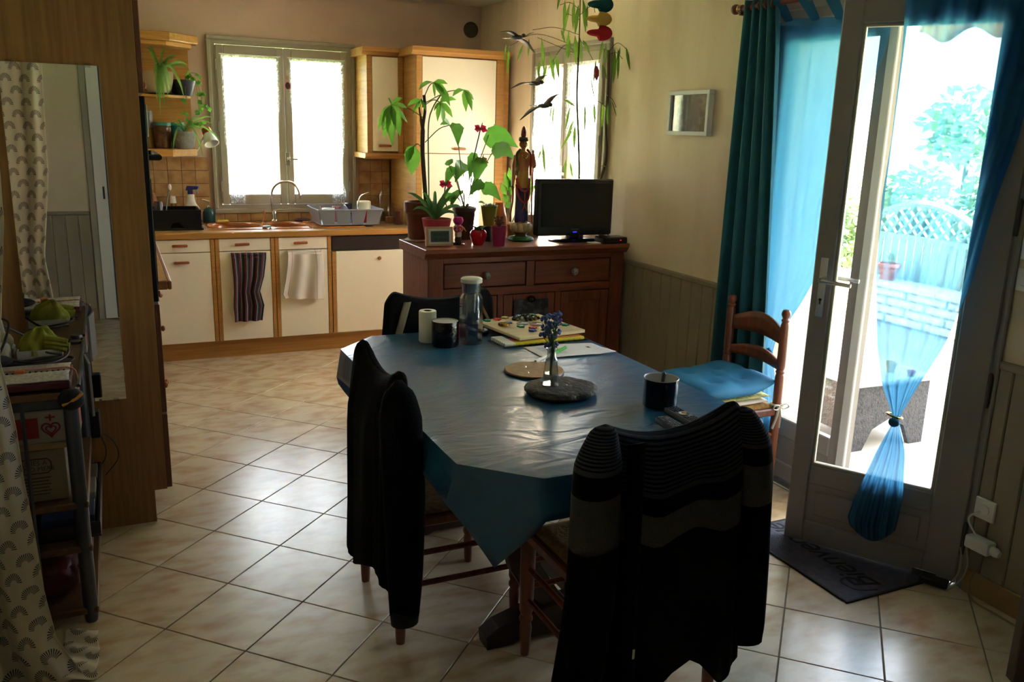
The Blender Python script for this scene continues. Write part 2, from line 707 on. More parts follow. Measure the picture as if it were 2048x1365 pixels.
def casement(name, M, w, h, lab):
    """local: x right seen from the room, -y into the room, z up, origin at lower corner of the hole"""
    t = thing(name, M @ Vector((w / 2, 0, 0)), kind='structure', label=lab)
    cw = 0.05
    mb = MB()
    for q in ((-0.03, w + 0.03, -0.035, 0.0), (-0.03, w + 0.03, h, h + 0.03)):
        mb.box(q[0], q[1], -0.028, 0.13, q[2], q[3] , bev=0.006, M=M)
    mb.box(-0.03, 0.0, -0.028, 0.13, 0, h, bev=0.006, M=M).box(w, w + 0.03, -0.028, 0.13, 0, h, bev=0.006, M=M)
    mb.box(0, w, -0.012, 0.1, 0, 0.03, M=M).box(0, w, -0.012, 0.1, h - 0.03, h, M=M)
    mb.box(0, 0.03, -0.012, 0.1, 0.03, h - 0.03, M=M).box(w - 0.03, w, -0.012, 0.1, 0.03, h - 0.03, M=M)
    mb.done('casing', M_frame, t)
    sw = (w - 0.06) / 2
    for k in range(2):
        x0 = 0.03 + k * sw + 0.002
        x1 = x0 + sw - 0.004
        st, rt, rb = 0.052, 0.085, 0.075
        sb = MB()
        sb.box(x0, x0 + st, -0.03, 0.02, 0.033, h - 0.033, bev=0.005, M=M).box(x1 - st, x1, -0.03, 0.02, 0.033, h - 0.033, bev=0.005, M=M)
        sb.box(x0 + st, x1 - st, -0.03, 0.02, 0.033, 0.033 + rb, bev=0.005, M=M).box(x0 + st, x1 - st, -0.03, 0.02, h - 0.033 - rt, h - 0.033, bev=0.005, M=M)
        s = sb.done('sash', M_frame, t)
        MB().box(x0 + st - 0.005, x1 - st + 0.005, -0.006, -0.002, 0.033 + rb - 0.005, h - 0.033 - rt + 0.005, M=M).done('pane', M_glass, s)
        hx = x0 - 0.004 if k == 0 else x1 + 0.004
        for hz in (0.14, 0.5, 0.86):
            MB().lathe([(0.006, 0), (0.006, 0.075)], 8, c=(hx, -0.036, h * hz - 0.04), M=M).done('hinge', M_frame, t, True)
    lb = MB().lathe([(0.013, -0.012), (0.018, 0), (0.013, 0.012)], 10, c=(w / 2 + 0.012, -0.045, h * 0.31), M=M)
    lb.box(w / 2 - 0.012, w / 2 + 0.022, -0.045, -0.03, h * 0.31 - 0.05, h * 0.31 + 0.05, bev=0.003, M=M)
    lb.tube([(w / 2 + 0.01, -0.05, h * 0.31), (w / 2 + 0.03, -0.06, h * 0.31), (w / 2 + 0.075, -0.06, h * 0.31 - 0.003)], [0.006, 0.007, 0.009], 8, M=M)
    lb.done('window_catch', M_steel, t, True)
    return t, sw


def lace(M, w, h, k, lab, group):
    """a net curtain drawn to the outer side of sash k and tied low"""
    sw = (w - 0.06) / 2
    x0 = 0.03 + k * sw + 0.035
    x1 = x0 + sw - 0.07
    xo = x0 + 0.075 if k == 0 else x1 - 0.055
    zt = h - 0.10
    tie = 0.265

    def fn(u, v):
        z = zt - (zt - 0.045) * v
        if v < 0.8:
            s = v / 0.8
            # the outer edge hangs straight, the inner edge sags towards the tie
            inn = 1.0 if s < 0.25 else 1 - 0.93 * ((s - 0.25) / 0.75) ** 2.6
            out = 1.0 if s < 0.7 else 1 - 0.9 * ((s - 0.7) / 0.3) ** 1.5
            lft = lerp(xo, x0, out if k == 0 else inn)
            rgt = lerp(xo, x1, inn if k == 0 else out)
            wd = 1
        else:
            s = (v - 0.8) / 0.2
            hw = 0.008 + 0.048 * min(1, s * 1.6)
            lft, rgt = xo - hw, xo + hw
        x = lerp(lft, rgt, u)
        y = -0.048 + 0.008 * math.sin(u * 40) * (0.5 + 0.5 * math.sin(v * 3)) - 0.02 * max(0, min(1, (v - 0.5) * 2)) * 0.5
        return M @ Vector((x, y, z))
    t = thing('lace_curtain', M @ Vector(((x0 + x1) / 2, -0.05, 0.05)), lab, 'curtain', group)
    MB().grid(fn, 48, 40).done('net', M_lace, t, True)
    zk = zt - (zt - 0.045) * 0.8
    MB().tube([M @ Vector((xo + 0.013 * math.cos(a), -0.058 + 0.013 * math.sin(a), zk)) for a in [i * math.pi / 5 for i in range(10)]], 0.004, 6, closed=True).done('tie', M_white, t, True)
    MB().tube([M @ Vector((x0 - 0.01, -0.04, zt + 0.002)), M @ Vector((x1 + 0.01, -0.04, zt + 0.002))], 0.004, 6).done('wire_rod', M_white, t, True)


MW1 = frame((W1[0], YB, W1[2]), (1, 0, 0), (0, 1, 0))
casement('window_1', MW1, W1[1] - W1[0], W1[3] - W1[2], 'greige two-sash casement window above the kitchen sink')
lace(MW1, W1[1] - W1[0], W1[3] - W1[2], 0, 'white lace net curtain on the window sash beside the open shelf unit', 'lace net curtains')
lace(MW1, W1[1] - W1[0], W1[3] - W1[2], 1, 'white lace net curtain on the window sash beside the small wall cabinet', 'lace net curtains')
MW2 = frame((XR, W2[1], W2[2]), (0, -1, 0), (1, 0, 0))
casement('window_2', MW2, W2[1] - W2[0], W2[3] - W2[2], 'greige casement window behind the television and hanging bamboo')
lace(MW2, W2[1] - W2[0], W2[3] - W2[2], 0, 'white lace net curtain behind the bird mobile, beside the tall cabinet', 'lace net curtains')
lace(MW2, W2[1] - W2[0], W2[3] - W2[2], 1, 'white lace net curtain behind the bamboo stem and television', 'lace net curtains')
# red trinket hung on the sink window catch
P = py(575, 166, YB - 0.09)
t = thing('window_charm', P, 'small pink and black charm hanging between the sink window sashes', 'ornament')
MB().ball(P + Vector((0, 0, -0.02)), 0.02, 10, (1, 0.5, 1.3)).done('body', mat('dark_plum', '#3a1822', 0.6), t, True)
MB().tube([P + Vector((0.021 * math.cos(a), 0, -0.02 + 0.029 * math.sin(a))) for a in [i * math.pi / 8 for i in range(16)]], 0.005, 6, closed=True).done('rim', mat('faded_pink', '#c98a90', 0.6), t, True)
MB().ball(P + Vector((0, 0, 0.035)), 0.016, 10, (1, 0.5, 1)).done('bead', mat('straw', '#a58c74', 0.7), t, True)
MB().tube([P + Vector((0, 0, 0.05)), P + Vector((0.004, 0.02, 0.09))], 0.0015, 5).done('string', M_white, t)

# ------------------------------------------------------------------ french door: frame + fixed leaf
t = thing('door_1', (XR + 0.03, 2.95, 0), kind='structure', label='fixed leaf and frame of the grey french door to the terrace')
mb = MB()
mb.box(XR - 0.01, XR + 0.1, D1[0], D1[0] + 0.025, 0, 2.2, bev=0.004).box(XR - 0.01, XR + 0.1, D1[1] - 0.04, D1[1], 0, 2.2, bev=0.004).box(XR - 0.01, XR + 0.1, D1[0] + 0.025, D1[1] - 0.04, 2.15, 2.2, bev=0.004)
mb.box(XR + 0.032, XR + 0.1, D1[0] + 0.025, D1[0] + 0.067, 0, 2.15, bev=0.003)
mb.done('frame', M_door, t)
MB().box(XR - 0.016, XR + 0.0, D1[0] - 0.009, D1[0] + 0.005, 0, 2.245, bev=0.004).box(XR - 0.016, XR, D1[1] - 0.005, D1[1] + 0.045, 0, 2.245, bev=0.004).box(XR - 0.016, XR, D1[0] + 0.005, D1[1] - 0.005, 2.195, 2.245, bev=0.004).done('architrave', M_door, t)
MB().box(XR + 0.024, XR + 0.25, D1[0] + 0.025, D1[1] - 0.04, -0.004, 0.022, bev=0.004).done('threshold', mat('alu_threshold', '#8f8f92', 0.35, metal=0.8), t)
fy0, fy1 = 2.615, 3.295
fx0, fx1 = XR + 0.03, XR + 0.07
mb = MB()
for y0, y1, z0, z1 in ((fy0, fy0 + 0.1, 0.025, 2.145), (fy1 - 0.1, fy1, 0.025, 2.145), (fy0 + 0.1, fy1 - 0.1, 2.06, 2.145), (fy0 + 0.1, fy1 - 0.1, 0.025, 0.11), (fy0 + 0.1, fy1 - 0.1, 0.24, 0.33)):
    mb.box(fx0, fx1, y0, y1, z0, z1, bev=0.005)
lf = mb.done('leaf', M_door, t)
MB().box(fx0 + 0.012, fx1 - 0.012, fy0 + 0.095, fy1 - 0.095, 0.1, 0.25).done('lower_panel', M_door, lf)
MB().box(fx0 + 0.018, fx0 + 0.022, fy0 + 0.095, fy1 - 0.095, 0.325, 2.065).done('pane', M_glass, lf)
# meeting bead of the fixed leaf
MB().box(fx0 - 0.018, fx0, fy0 - 0.012, fy0 + 0.035, 0.025, 2.145, bev=0.004).done('meeting_bead', M_white, lf)

# ------------------------------------------------------------------ french door: leaf standing open
LA = Vector((2.828, 1.978, 0))
LB = Vector((2.487, 2.53, 0))
Lu = (LB - LA).normalized()
Ln = Vector((Lu.y, -Lu.x, 0))
if Ln.dot(-LA) < 0:
    Ln = -Ln
ML = Matrix(((Lu.x, -Ln.x, 0, LA.x), (Lu.y, -Ln.y, 0, LA.y), (0, 0, 1, 0), (0, 0, 0, 1)))          # local x along leaf from hinge, -y into the room, z up


def onleaf(x, y, off=0.0):
    d = ray(x, y)
    return CAM + d * ((LA + Ln * off - CAM).dot(Ln) / d.dot(Ln))


LW, LT = 0.655, 0.02
t = thing('door_2', LA + Lu * 0.33, kind='structure', label='grey glazed french door leaf standing ajar behind the tied blue sheer')
mb = MB()
for a0, a1, z0, z1 in ((0.0, 0.12, 0.012, 2.14), (LW - 0.075, LW, 0.012, 2.14), (0.12, LW - 0.075, 2.055, 2.14), (0.12, LW - 0.075, 0.012, 0.105), (0.12, LW - 0.075, 0.27, 0.35)):
    mb.box(a0, a1, -LT, LT, z0, z1, bev=0.005, M=ML)
mb.done('leaf_frame', M_door, t)
MB().box(0.115, LW - 0.07, -0.008, 0.008, 0.1, 0.275, M=ML).box(0.15, LW - 0.105, -0.014, 0.014, 0.135, 0.24, bev=0.004, M=ML).done('lower_panel', M_door, t)
MB().box(0.115, LW - 0.07, -0.002, 0.002, 0.345, 2.06, M=ML).done('pane', M_glass, t)
mb = MB()
for a0, a1, z0, z1 in ((0.12, 0.132, 0.35, 2.055), (LW - 0.087, LW - 0.075, 0.35, 2.055), (0.132, LW - 0.087, 2.043, 2.055), (0.132, LW - 0.087, 0.35, 0.362)):
    mb.box(a0, a1, -0.014, 0.014, z0, z1, bev=0.003, M=ML)
mb.done('glazing_bead', M_frame, t)
for s in (-1, 1):
    pl = MB().box(LW - 0.055, LW - 0.023, s * LT, s * (LT + 0.006), 0.965, 1.2, bev=0.002, M=ML).done('handle_plate', M_steel, t)
    MB().tube([(LW - 0.039, s * LT, 1.115), (LW - 0.039, s * (LT + 0.045), 1.115), (LW - 0.05, s * (LT + 0.05), 1.115), (LW - 0.155, s * (LT + 0.05), 1.108)], [0.009, 0.009, 0.009, 0.008], 8, M=ML).done('lever', M_steel, pl, True)
    MB().lathe([(0.006, 0), (0.006, 0.003)], 8, M=ML @ tr(LW - 0.039, s * (LT + 0.0055), 1.035) @ Matrix.Rotation(R(90), 4, 'X')).box(-0.0025, 0.0025, -0.0015, 0.0015, -0.018, 0, M=ML @ tr(LW - 0.039, s * (LT + 0.006), 1.035)).done('keyhole', M_black, pl)
for hz in (0.2, 0.78, 1.4, 1.9):
    MB().lathe([(0.008, 0), (0.008, 0.055), (0.0065, 0.057), (0.0065, 0.06), (0.008, 0.062), (0.008, 0.12), (0.004, 0.128)], 8, c=(-0.004, -0.026, hz - 0.06), M=ML).done('hinge', mat('grey_hinge', '#5d5852', 0.5, metal=0.4), t, True)
# edge of the hall door standing open near the camera
e0 = pz(2016, 1365, 0)
t = thing('door_3', (e0.x + 0.1, e0.y, 0), kind='structure', label='dark taupe door edge at the room corner')
hd = frame((e0.x, e0.y, 0), (0.9, -0.43, 0), (0.43, 0.9, 0))
MB().box(0, 0.355, -0.02, 0.02, 0.008, 2.06, bev=0.003, M=hd).done('leaf', mat('taupe_door', '#5a4c42', 0.55), t)
MB().box(0.07, 0.285, -0.024, 0.024, 0.15, 0.9, bev=0.008, M=hd).box(0.07, 0.285, -0.024, 0.024, 1.05, 1.92, bev=0.008, M=hd).done('raised_panel', MATS['taupe_door'], t)
# white door with casing on the wall behind the camera (seen in the mirror)
t = thing('door_4', (-0.06, YF + 0.03, 0), kind='structure', label='white door reflected in the wall mirror')
MB().box(-0.18, -0.13, YF, YF + 0.03, 0, 2.1, bev=0.004).box(0.68, 0.73, YF, YF + 0.03, 0, 2.1, bev=0.004).box(-0.13, 0.68, YF, YF + 0.03, 2.05, 2.1, bev=0.004).done('casing', M_frame, t)
MB().box(-0.13, -0.04, YF, YF + 0.045, 0.01, 2.05, bev=0.003).done('leaf_edge', M_white, t)
MB().box(-0.04, 0.68, YF, YF + 0.02, 0.01, 2.05, bev=0.003).done('leaf', mat('slate_blue_door', '#3c4656', 0.6), t)
MB().box(-0.075, -0.06, YF + 0.044, YF + 0.048, 1.0, 1.1, bev=0.001).done('lock_slot', M_black, t)
# ------------------------------------------------------------------ terrace and garden
M_terr = mat('pale_terrace_slab', '#b3ada4', 0.8, col2='#a59d92', scale=(2, 2, 2))
MB().box(XR + 0.25, 6.64, -1.6, 10, -0.2, -0.06).done('terrace', M_terr, kind='structure', label='pale terrace slabs outside the french door')
MB().box(-20, 40, -15, 40, -0.5, -0.22).done('lawn', mat('lawn_green', '#7d9358', 0.95, col2='#63803f', scale=(3, 3, 3)), kind='structure', label='garden lawn beyond the terrace')
M_wick = mat('brown_wicker', '#4c4a4e', 0.7, col2='#2f2d30', scale=(60, 60, 60), bump=0.8, bscale=90)
# wicker table
c0 = pz(1695, 906, -0.06)
c1 = pz(1842, 884, -0.06)
ux = (c1 - c0).normalized()
wl_ = (c1 - c0).length
un = Vector((-ux.y, ux.x, 0))
if un.x < 0:
    un = -un
MWt = Matrix(((ux.x, un.x, 0, c0.x), (ux.y, un.y, 0, c0.y), (0, 0, 1, c0.z), (0, 0, 0, 1)))
dpt = 0.55
ht = (py(1700, 768, c0.y) - c0).z
t = thing('wicker_table', c0 + ux * wl_ / 2, 'dark wicker garden table on the terrace outside the door', 'table')
for yy in (0.0, dpt - 0.03):
    MB().prism([(0, 0), (0.1, 0), (0.16, 0.12), (wl_ / 2, 0.17), (wl_ - 0.16, 0.12), (wl_ - 0.1, 0), (wl_, 0), (wl_, ht - 0.03), (0, ht - 0.03)], yy, yy + 0.03, axis='y', M=MWt).done('woven_side', M_wick, t)
for xx in (0.0, wl_ - 0.03):
    MB().box(xx, xx + 0.03, 0.03, dpt - 0.03, 0.1, ht - 0.03, M=MWt).done('woven_side', M_wick, t)
MB().box(-0.02, wl_ + 0.02, -0.02, dpt + 0.02, ht - 0.03, ht, bev=0.008, M=MWt).done('glass_top', mat('frosted_top', '#b9c2c4', 0.15), t)
zt_ = c0.z + ht
for (x, y, col, nm, lb, r_, h_) in ((1727, 742, '#e9e4da', 'serving_bowl', 'white bowl on the terrace table', 0.055, 0.05), (1781, 744, '#e3b321', 'tumbler', 'yellow tumbler on the terrace table', 0.035, 0.06), (1822, 752, '#c24a3a', 'garden_cup', 'red cup on the terrace table', 0.028, 0.03)):
    q = pz(x, y, zt_)
    MB().lathe([(r_ * 0.6, -0.0005), (r_, h_), (r_ * 0.9, h_), (r_ * 0.5, 0.01)], 16, c=q).done(nm, mat(nm + '_glaze', col, 0.4), smooth=True, label=lb, cat='bowl' if 'bowl' in nm else 'cup')
# low wall of blocks with a pot, lattice fence behind, shrubs
FX = 6.66
lw1 = px(1850, 579, FX)
wt = lw1.z
M_block = mat('white_garden_block', '#ded8cc', 0.85)
gw = thing('garden_wall', (FX + 0.1, 5, -0.06), kind='structure', label='low white block wall at the terrace edge')
MB().box(FX + 0.03, FX + 0.18, 1.0, 9.8, -0.225, wt - 0.06).done('mortar', mat('mortar', '#bdb5a6', 0.9), gw)
nrow = 4
bh = wt / nrow
for r in range(nrow):
    for k in range(21):
        y0 = 1.0 + k * 0.44 - (0.22 if r % 2 else 0)
        MB().box(FX, FX + 0.05, y0 + 0.012, y0 + 0.428, -0.06 + r * bh + 0.008, -0.06 + (r + 1) * bh - 0.008, bev=0.01).done('block', M_block, gw)
MB().box(FX - 0.04, FX + 0.24, 1.0, 10.1, wt - 0.06, wt, bev=0.01).done('coping', M_block, gw)
fa = px(1745, 470, FX + 0.42)
fb = px(1958, 470, FX + 0.42)
ft = px(1850, 408, FX + 0.42)
fz = px(1850, 425, FX + 0.42).z
y0, y1 = min(fa.y, fb.y) - 0.1, max(fa.y, fb.y) + 0.1
M_latt = mat('grey_fence_wood', '#a9b3a2', 0.8)
t = thing('lattice_fence', (FX + 0.42, (y0 + y1) / 2, -0.2), 'arched lattice fence panel behind the low white wall', 'fence')


def arch(y):
    s = (y - y0) / (y1 - y0)
    return ft.z - 0.26 * (2 * s - 1) ** 2


pts = [(y0 + (y1 - y0) * i / 16, 0) for i in range(17)]
MB().tube([(FX + 0.42, y, arch(y)) for y, _ in pts], 0.035, 4).done('arched_rail', M_latt, t)
for yy in (y0, y1):
    MB().box(FX + 0.38, FX + 0.424, yy - 0.045, yy + 0.045, -0.22, arch(yy) + 0.02, bev=0.006).done('post', M_latt, t)
MB().box(FX + 0.39, FX + 0.423, y0 + 0.045, y1 - 0.045, wt + 0.36, wt + 0.41).done('rail', M_latt, t)
for d in (-1, 1):
    k = 0
    yy = y0 - 1.4
    while yy < y1 + 1.4:
        seg = []
        for i in range(31):
            z = wt + 0.40 + i * 0.02
            y = yy + d * (z - wt - 0.40)
            if y0 + 0.05 < y < y1 - 0.05 and z < arch(y) - 0.03:
                seg.append((y, z))
        if len(seg) > 2:
            (ya, za), (yb, zb) = seg[0], seg[-1]
            MB().tube([(FX + 0.42 + d * 0.008, ya, za), (FX + 0.42 + d * 0.008, yb, zb)], 0.014, 4).done('lath', M_latt, t)
        yy += 0.12
k = 0
yy = y0 + 0.1
while yy < y1 - 0.05:
    MB().box(FX + 0.41, FX + 0.421, yy, yy + 0.085, -0.225, wt + 0.37).done('board', M_latt, t)
    yy += 0.095
# terracotta pot on the coping
q = px(1772, 583, FX + 0.1)
q.z = wt - 0.001
s = mpp(q)
t = thing('patio_pot', q, 'terracotta pot of green leaves on the low terrace wall', 'planter')
MB().lathe([(14 * s, 0), (21 * s, 26 * s), (23 * s, 26 * s), (23 * s, 33 * s), (19 * s, 33 * s), (17 * s, 24 * s)], 18, c=q).done('pot', mat('terracotta', '#c4674a', 0.8), t, True)
M_shrub = mat('shrub_leaf', '#a8bd9a', 0.8, col2='#8ea87e', scale=(9, 9, 9))
for k in range(14):
    a = random.uniform(0, 6.28)
    l = random.uniform(14, 30) * s
    b = q + Vector((0, 0, 30 * s))
    e = b + Vector((math.cos(a) * l * 0.7, math.sin(a) * l * 0.7, l))
    MB().blade([b, b.lerp(e, 0.5) + Vector((0, 0, 0.03)), e], [0.01, 6 * s, 0.002], (-math.sin(a), math.cos(a), 0)).done('leaf', M_shrub, t, True)


def bush(c, rx, ry, rzz, n, lab, name='garden_shrub', mt=None, ls=0.16):
    t = thing(name, (c[0], c[1], -0.22), lab, 'shrub', 'shrubs beyond the fence')
    MB().tube([(c[0], c[1], -0.22), (c[0], c[1], c[2])], [0.06, 0.03], 6).done('stem', mat('bark', '#5b4a3a', 0.9), t, True)
    mb = MB()
    for i in range(n):
        v = Vector((random.gauss(0, 1), random.gauss(0, 1), random.gauss(0, 1))).normalized() * (random.random() ** 0.4)
        p = Vector((c[0] + v.x * rx, c[1] + v.y * ry, c[2] + v.z * rzz))
        d = Vector((random.gauss(0, 1), random.gauss(0, 1), random.gauss(0, 0.6))).normalized() * ls
        sd = d.cross(Vector((random.random(), random.random(), 1)))
        mb.blade([p, p + d * 0.5, p + d], [0.004, ls * 0.3, 0.004], sd)
    mb.done('foliage', mt or M_shrub, t, kind='stuff')


for xp, dX, lb in ((1850, 2.0, 'broad green shrub growing behind the lattice fence'), (2010, 1.9, 'green shrub behind the low wall beside the lattice fence'), (1715, 2.1, 'rounded green shrub at the far end of the lattice fence')):
    q = px(xp, 330, FX + dX)
    bush((q.x, q.y, 0.6), 0.6, 0.46, q.z - 0.6, 2600, lb, ls=0.12)
q = px(1945, 255, FX + 5.5)
bush((q.x, q.y, q.z), 0.7, 0.7, 0.6, 700, 'pale tree crown rising above the garden shrubs', 'garden_tree', ls=0.2)
# awning with scalloped valance
AX = 3.8
va = px(1795, 62, AX)
vb = px(2040, 55, AX)
zv = va.z - 0.05
t = thing('awning', (AX, 3, zv), 'orange striped awning with scalloped valance over the terrace', 'awning')
ya, yb = -1.5, 3.35
M_awn = mat('awning_cloth', '#b8742e', 0.8, col2='#c9b27e', scale=(0.1, 9, 0.1), fac=(0.48, 0.52))


def val(u, v):
    y = lerp(ya, yb, u)
    drop = 0.1 + 0.03 * math.cos(2 * math.pi * (y - va.y) / 0.3)
    return Vector((AX - 0.004 * math.sin(u * 60), y, zv + 0.1 - v * drop))


MB().grid(val, 240, 2).done('valance', M_awn, t, True, solid=0.002)
MB().grid(lambda u, v: Vector((lerp(XR + 0.37, AX, v), lerp(ya, yb, u), lerp(2.72, zv + 0.1, v))), 8, 4).done('canopy', M_awn, t, True, solid=0.002)
MB().tube([(AX, ya, zv + 0.1), (AX, yb, zv + 0.1)], 0.025, 8).done('front_bar', M_white, t, True)
MB().tube([(XR + 0.36, ya, 2.73), (XR + 0.36, yb, 2.73)], 0.05, 8).done('roller', M_white, t, True)
# folded white shutters beside the fixed leaf
t = thing('folding_shutter', (XR + 0.5, 3.4, -0.06), 'white folding shutter opened back beside the fixed door leaf', 'shutter')
for k in range(3):
    yk = 3.36 + k * 0.035
    p = MB().box(XR + 0.27, XR + 0.62, yk - 0.013, yk + 0.013, 0.02, 2.2, bev=0.004).done('panel', M_white, t)
    for z0 in (0.15, 1.2):
        MB().box(XR + 0.33, XR + 0.56, yk - 0.016, yk + 0.016, z0, z0 + 0.85, bev=0.006).done('raised_field', M_white, p)
for z0 in (0.4, 1.2, 1.95):
    MB().box(XR + 0.262, XR + 0.28, 3.34, 3.46, z0, z0 + 0.07, bev=0.002).done('hinge', M_steel, t)

# unseen house-wing block, added to keep the sun off the terrace
t = thing('added_shade_wing', (7, -3.5, -0.2), 'unseen rendered wing added to shade the terrace', 'sun blocker')
M_rend = mat('shade_wing_render', '#a79a86', 0.9, col2='#988a76', scale=(1.5, 1.5, 1.5))
MB().box(XR + 0.26, 12, -6.5, -1.6, -0.22, 5.4).done('wall', M_rend, t)
MB().prism([(-7.0, 5.4), (-1.3, 5.4), (-4.05, 6.6)], XR + 0.26, 12.3, axis='x').done('roof', mat('roof_tile', '#8d5a44', 0.9, col2='#74442f', scale=(8, 8, 8)), t)
for x in (5.2, 8.4):
    w_ = MB().box(x, x + 1.1, -1.61, -1.57, 3.3, 4.5, bev=0.01).done('shutter_window', M_white, t)
    MB().box(x + 0.06, x + 1.04, -1.575, -1.56, 3.36, 4.44).done('pane', M_blackg, w_)
# ------------------------------------------------------------------ kitchen run under the window
M_pull = mat('chestnut_pull', '#a1592c', 0.4)
M_top = mat('tan_tiled_worktop', '#c39b66', 0.3, col2='#a67a48', scale=(9, 9, 9), fac=(0.35, 0.7))
YK = 6.2


def pull(x, z, parent, y=YK, w=0.1):
    MB().box(x - w / 2, x + w / 2, y - 0.024, y - 0.008, z - 0.009, z + 0.009, bev=0.007, seg=2).box(x - w / 2 + 0.012, x - w / 2 + 0.024, y - 0.01, y + 0.001, z - 0.006, z + 0.006).box(x + w / 2 - 0.024, x + w / 2 - 0.012, y - 0.01, y + 0.001, z - 0.006, z + 0.006).done('handle', M_pull, parent, True)


UN = [(0.2, 0.608, 'cream kitchen base cabinet in the corner with handles on drawer and door'), (0.608, 1.012, 'cream base cabinet under the sink with the dark plaid towel'), (1.012, 1.415, 'cream base cabinet beside the dishwasher with the pale towel')]
for i, (x0, x1, lb) in enumerate(UN):
    t = thing('base_cabinet', ((x0 + x1) / 2, 6.5, 0.125), lb, 'cabinet', 'kitchen base cabinets')
    MB().box(x0 + 0.001, x1 - 0.001, YK + 0.02, YB - 0.012, 0.125, 0.66).box(x0 + 0.001, x1 - 0.001, YK + 0.02, YK + 0.1, 0.66, 0.858).done('body', M_oak, t)
    MB().box(x0 + 0.002, x0 + 0.027, YK - 0.004, YK + 0.02, 0.13, 0.855, bev=0.002).done('stile', M_oak, t)
    MB().box(x1 - 0.027, x1 - 0.002, YK - 0.004, YK + 0.02, 0.13, 0.855, bev=0.002).done('stile', M_oak, t)
    d = MB().box(x0 + 0.029, x1 - 0.029, YK, YK + 0.02, 0.768, 0.853, bev=0.0015).done('drawer_front', M_cream, t)
    pull((x0 + x1) / 2 - 0.02, 0.815, d)
    d = MB().box(x0 + 0.029, x1 - 0.029, YK, YK + 0.02, 0.132, 0.762, bev=0.0015).done('door', M_cream, t)
    if i == 0:
        pull((x0 + x1) / 2 - 0.015, 0.70, d)
# dishwasher
t = thing('dishwasher', (1.7, 6.5, 0.125), 'cream panelled dishwasher with black control strip', 'dishwasher')
x0, x1 = 1.417, 1.995
MB().box(x0, x1, YK + 0.022, YB - 0.02, 0.125, 0.855).done('body', mat('white_enamel', '#d8d4ca', 0.4), t)
MB().box(x0, x1, YK - 0.002, YK + 0.022, 0.748, 0.853, bev=0.003).done('control_panel', mat('dark_control_panel', '#2b2727', 0.35), t)
MB().box(x0 + 0.002, x0 + 0.03, YK - 0.004, YK + 0.022, 0.135, 0.74, bev=0.002).done('stile', M_oak, t)
d = MB().box(x0 + 0.032, x1 - 0.005, YK, YK + 0.022, 0.135, 0.742, bev=0.0015).done('door', M_cream, t)
MB().lathe([(0.008, 0), (0.008, 0.012), (0.014, 0.018), (0.014, 0.024), (0.009, 0.03)], 12, M=tr(1.77, YK + 0.0, 0.685) @ Matrix.Rotation(R(90), 4, 'X')).done('knob', M_pull, d, True)
# plinth and filler
MB().box(0.16, 1.998, YK + 0.045, YK + 0.06, 0.0, 0.122, bev=0.001).done('plinth_board', M_oakx, label='honey oak plinth board along the foot of the kitchen cabinets', cat='plinth')
# L shaped worktop with an opening for the sink
sx0, sx1, sy0, sy1 = 0.60, 1.32, 6.325, 6.70
t = thing('worktop', (0.9, 6.5, 0.86), 'tan tiled L-shaped kitchen worktop with wooden edge', 'worktop')
mb = MB()
xw, ye = 0.222, 4.335
for q in ((xw, sx0, YK + 0.0, YB - 0.001), (sx1, 2.045, YK + 0.0, YB - 0.001), (sx0, sx1, YK + 0.0, sy0), (sx0, sx1, sy1, YB - 0.001), (XL, xw - 0.018, ye + 0.018, YB - 0.001), (xw - 0.018, xw, YK, YB - 0.001)):
    mb.box(q[0], q[1], q[2], q[3], 0.862, 0.9)
mb.done('slab', M_top, t)
MB().box(xw, 2.045, YK - 0.02, YK, 0.858, 0.9, bev=0.006).done('front_edge', M_oakx, t)
MB().box(xw - 0.018, xw, ye, YK - 0.018, 0.858, 0.9, bev=0.004).box(XL, xw - 0.018, ye, ye + 0.018, 0.858, 0.9, bev=0.004).done('side_edge', mat('dark_oak_edge', '#8a5a36', 0.45), t)
# sink
M_sink = mat('caramel_ceramic', '#b4713a', 0.18, col2='#a15f2c', scale=(5, 5, 5))
t = thing('sink', (1.1, 6.5, 0.9), 'caramel brown double bowl ceramic sink set in the worktop', 'sink')


def bowl(x0, x1, y0, y1, depth, ex=0.86):
    cx, cy = (x0 + x1) / 2, (y0 + y1) / 2
    hx, hy = (x1 - x0) / 2, (y1 - y0) / 2

    def fn(u, v):
        a = 2 * math.pi * u
        ca, sa = math.cos(a), math.sin(a)
        k = min(hx / abs(ca) if abs(ca) > 1e-6 else 1e9, hy / abs(sa) if abs(sa) > 1e-6 else 1e9)
        out = Vector((ca * k, sa * k))
        ell = Vector((ca * hx * ex, sa * hy * ex))
        if v < 0.3:
            p = out.lerp(ell, v / 0.3)
            z = 0.912 if v > 0.01 else 0.900
        else:
            s = (v - 0.3) / 0.7
            f = 1.0 - 0.12 * s if s < 0.55 else 0.934 - 0.93 * ((s - 0.55) / 0.45)
            p = ell * max(f, 0.02)
            z = 0.912 - depth * min(1, (s / 0.55)) ** 0.8
        return Vector((cx + p.x, cy + p.y, z))
    return MB().grid(fn, 40, 12, closeu=True)


bowl(0.575, 0.99, 6.305, 6.72, 0.16).done('bowl', M_sink, t, True, ang=0)
bowl(0.99, 1.31, 6.305, 6.72, 0.14).done('bowl', M_sink, t, True, ang=0)
MB().box(1.31, 1.70, 6.305, 6.72, 0.898, 0.911, bev=0.005).done('drainboard', M_sink, t)
for q in range(5):
    MB().box(1.35, 1.66, 6.36 + q * 0.07, 6.385 + q * 0.07, 0.908, 0.916, bev=0.003).done('rib', M_sink, t)
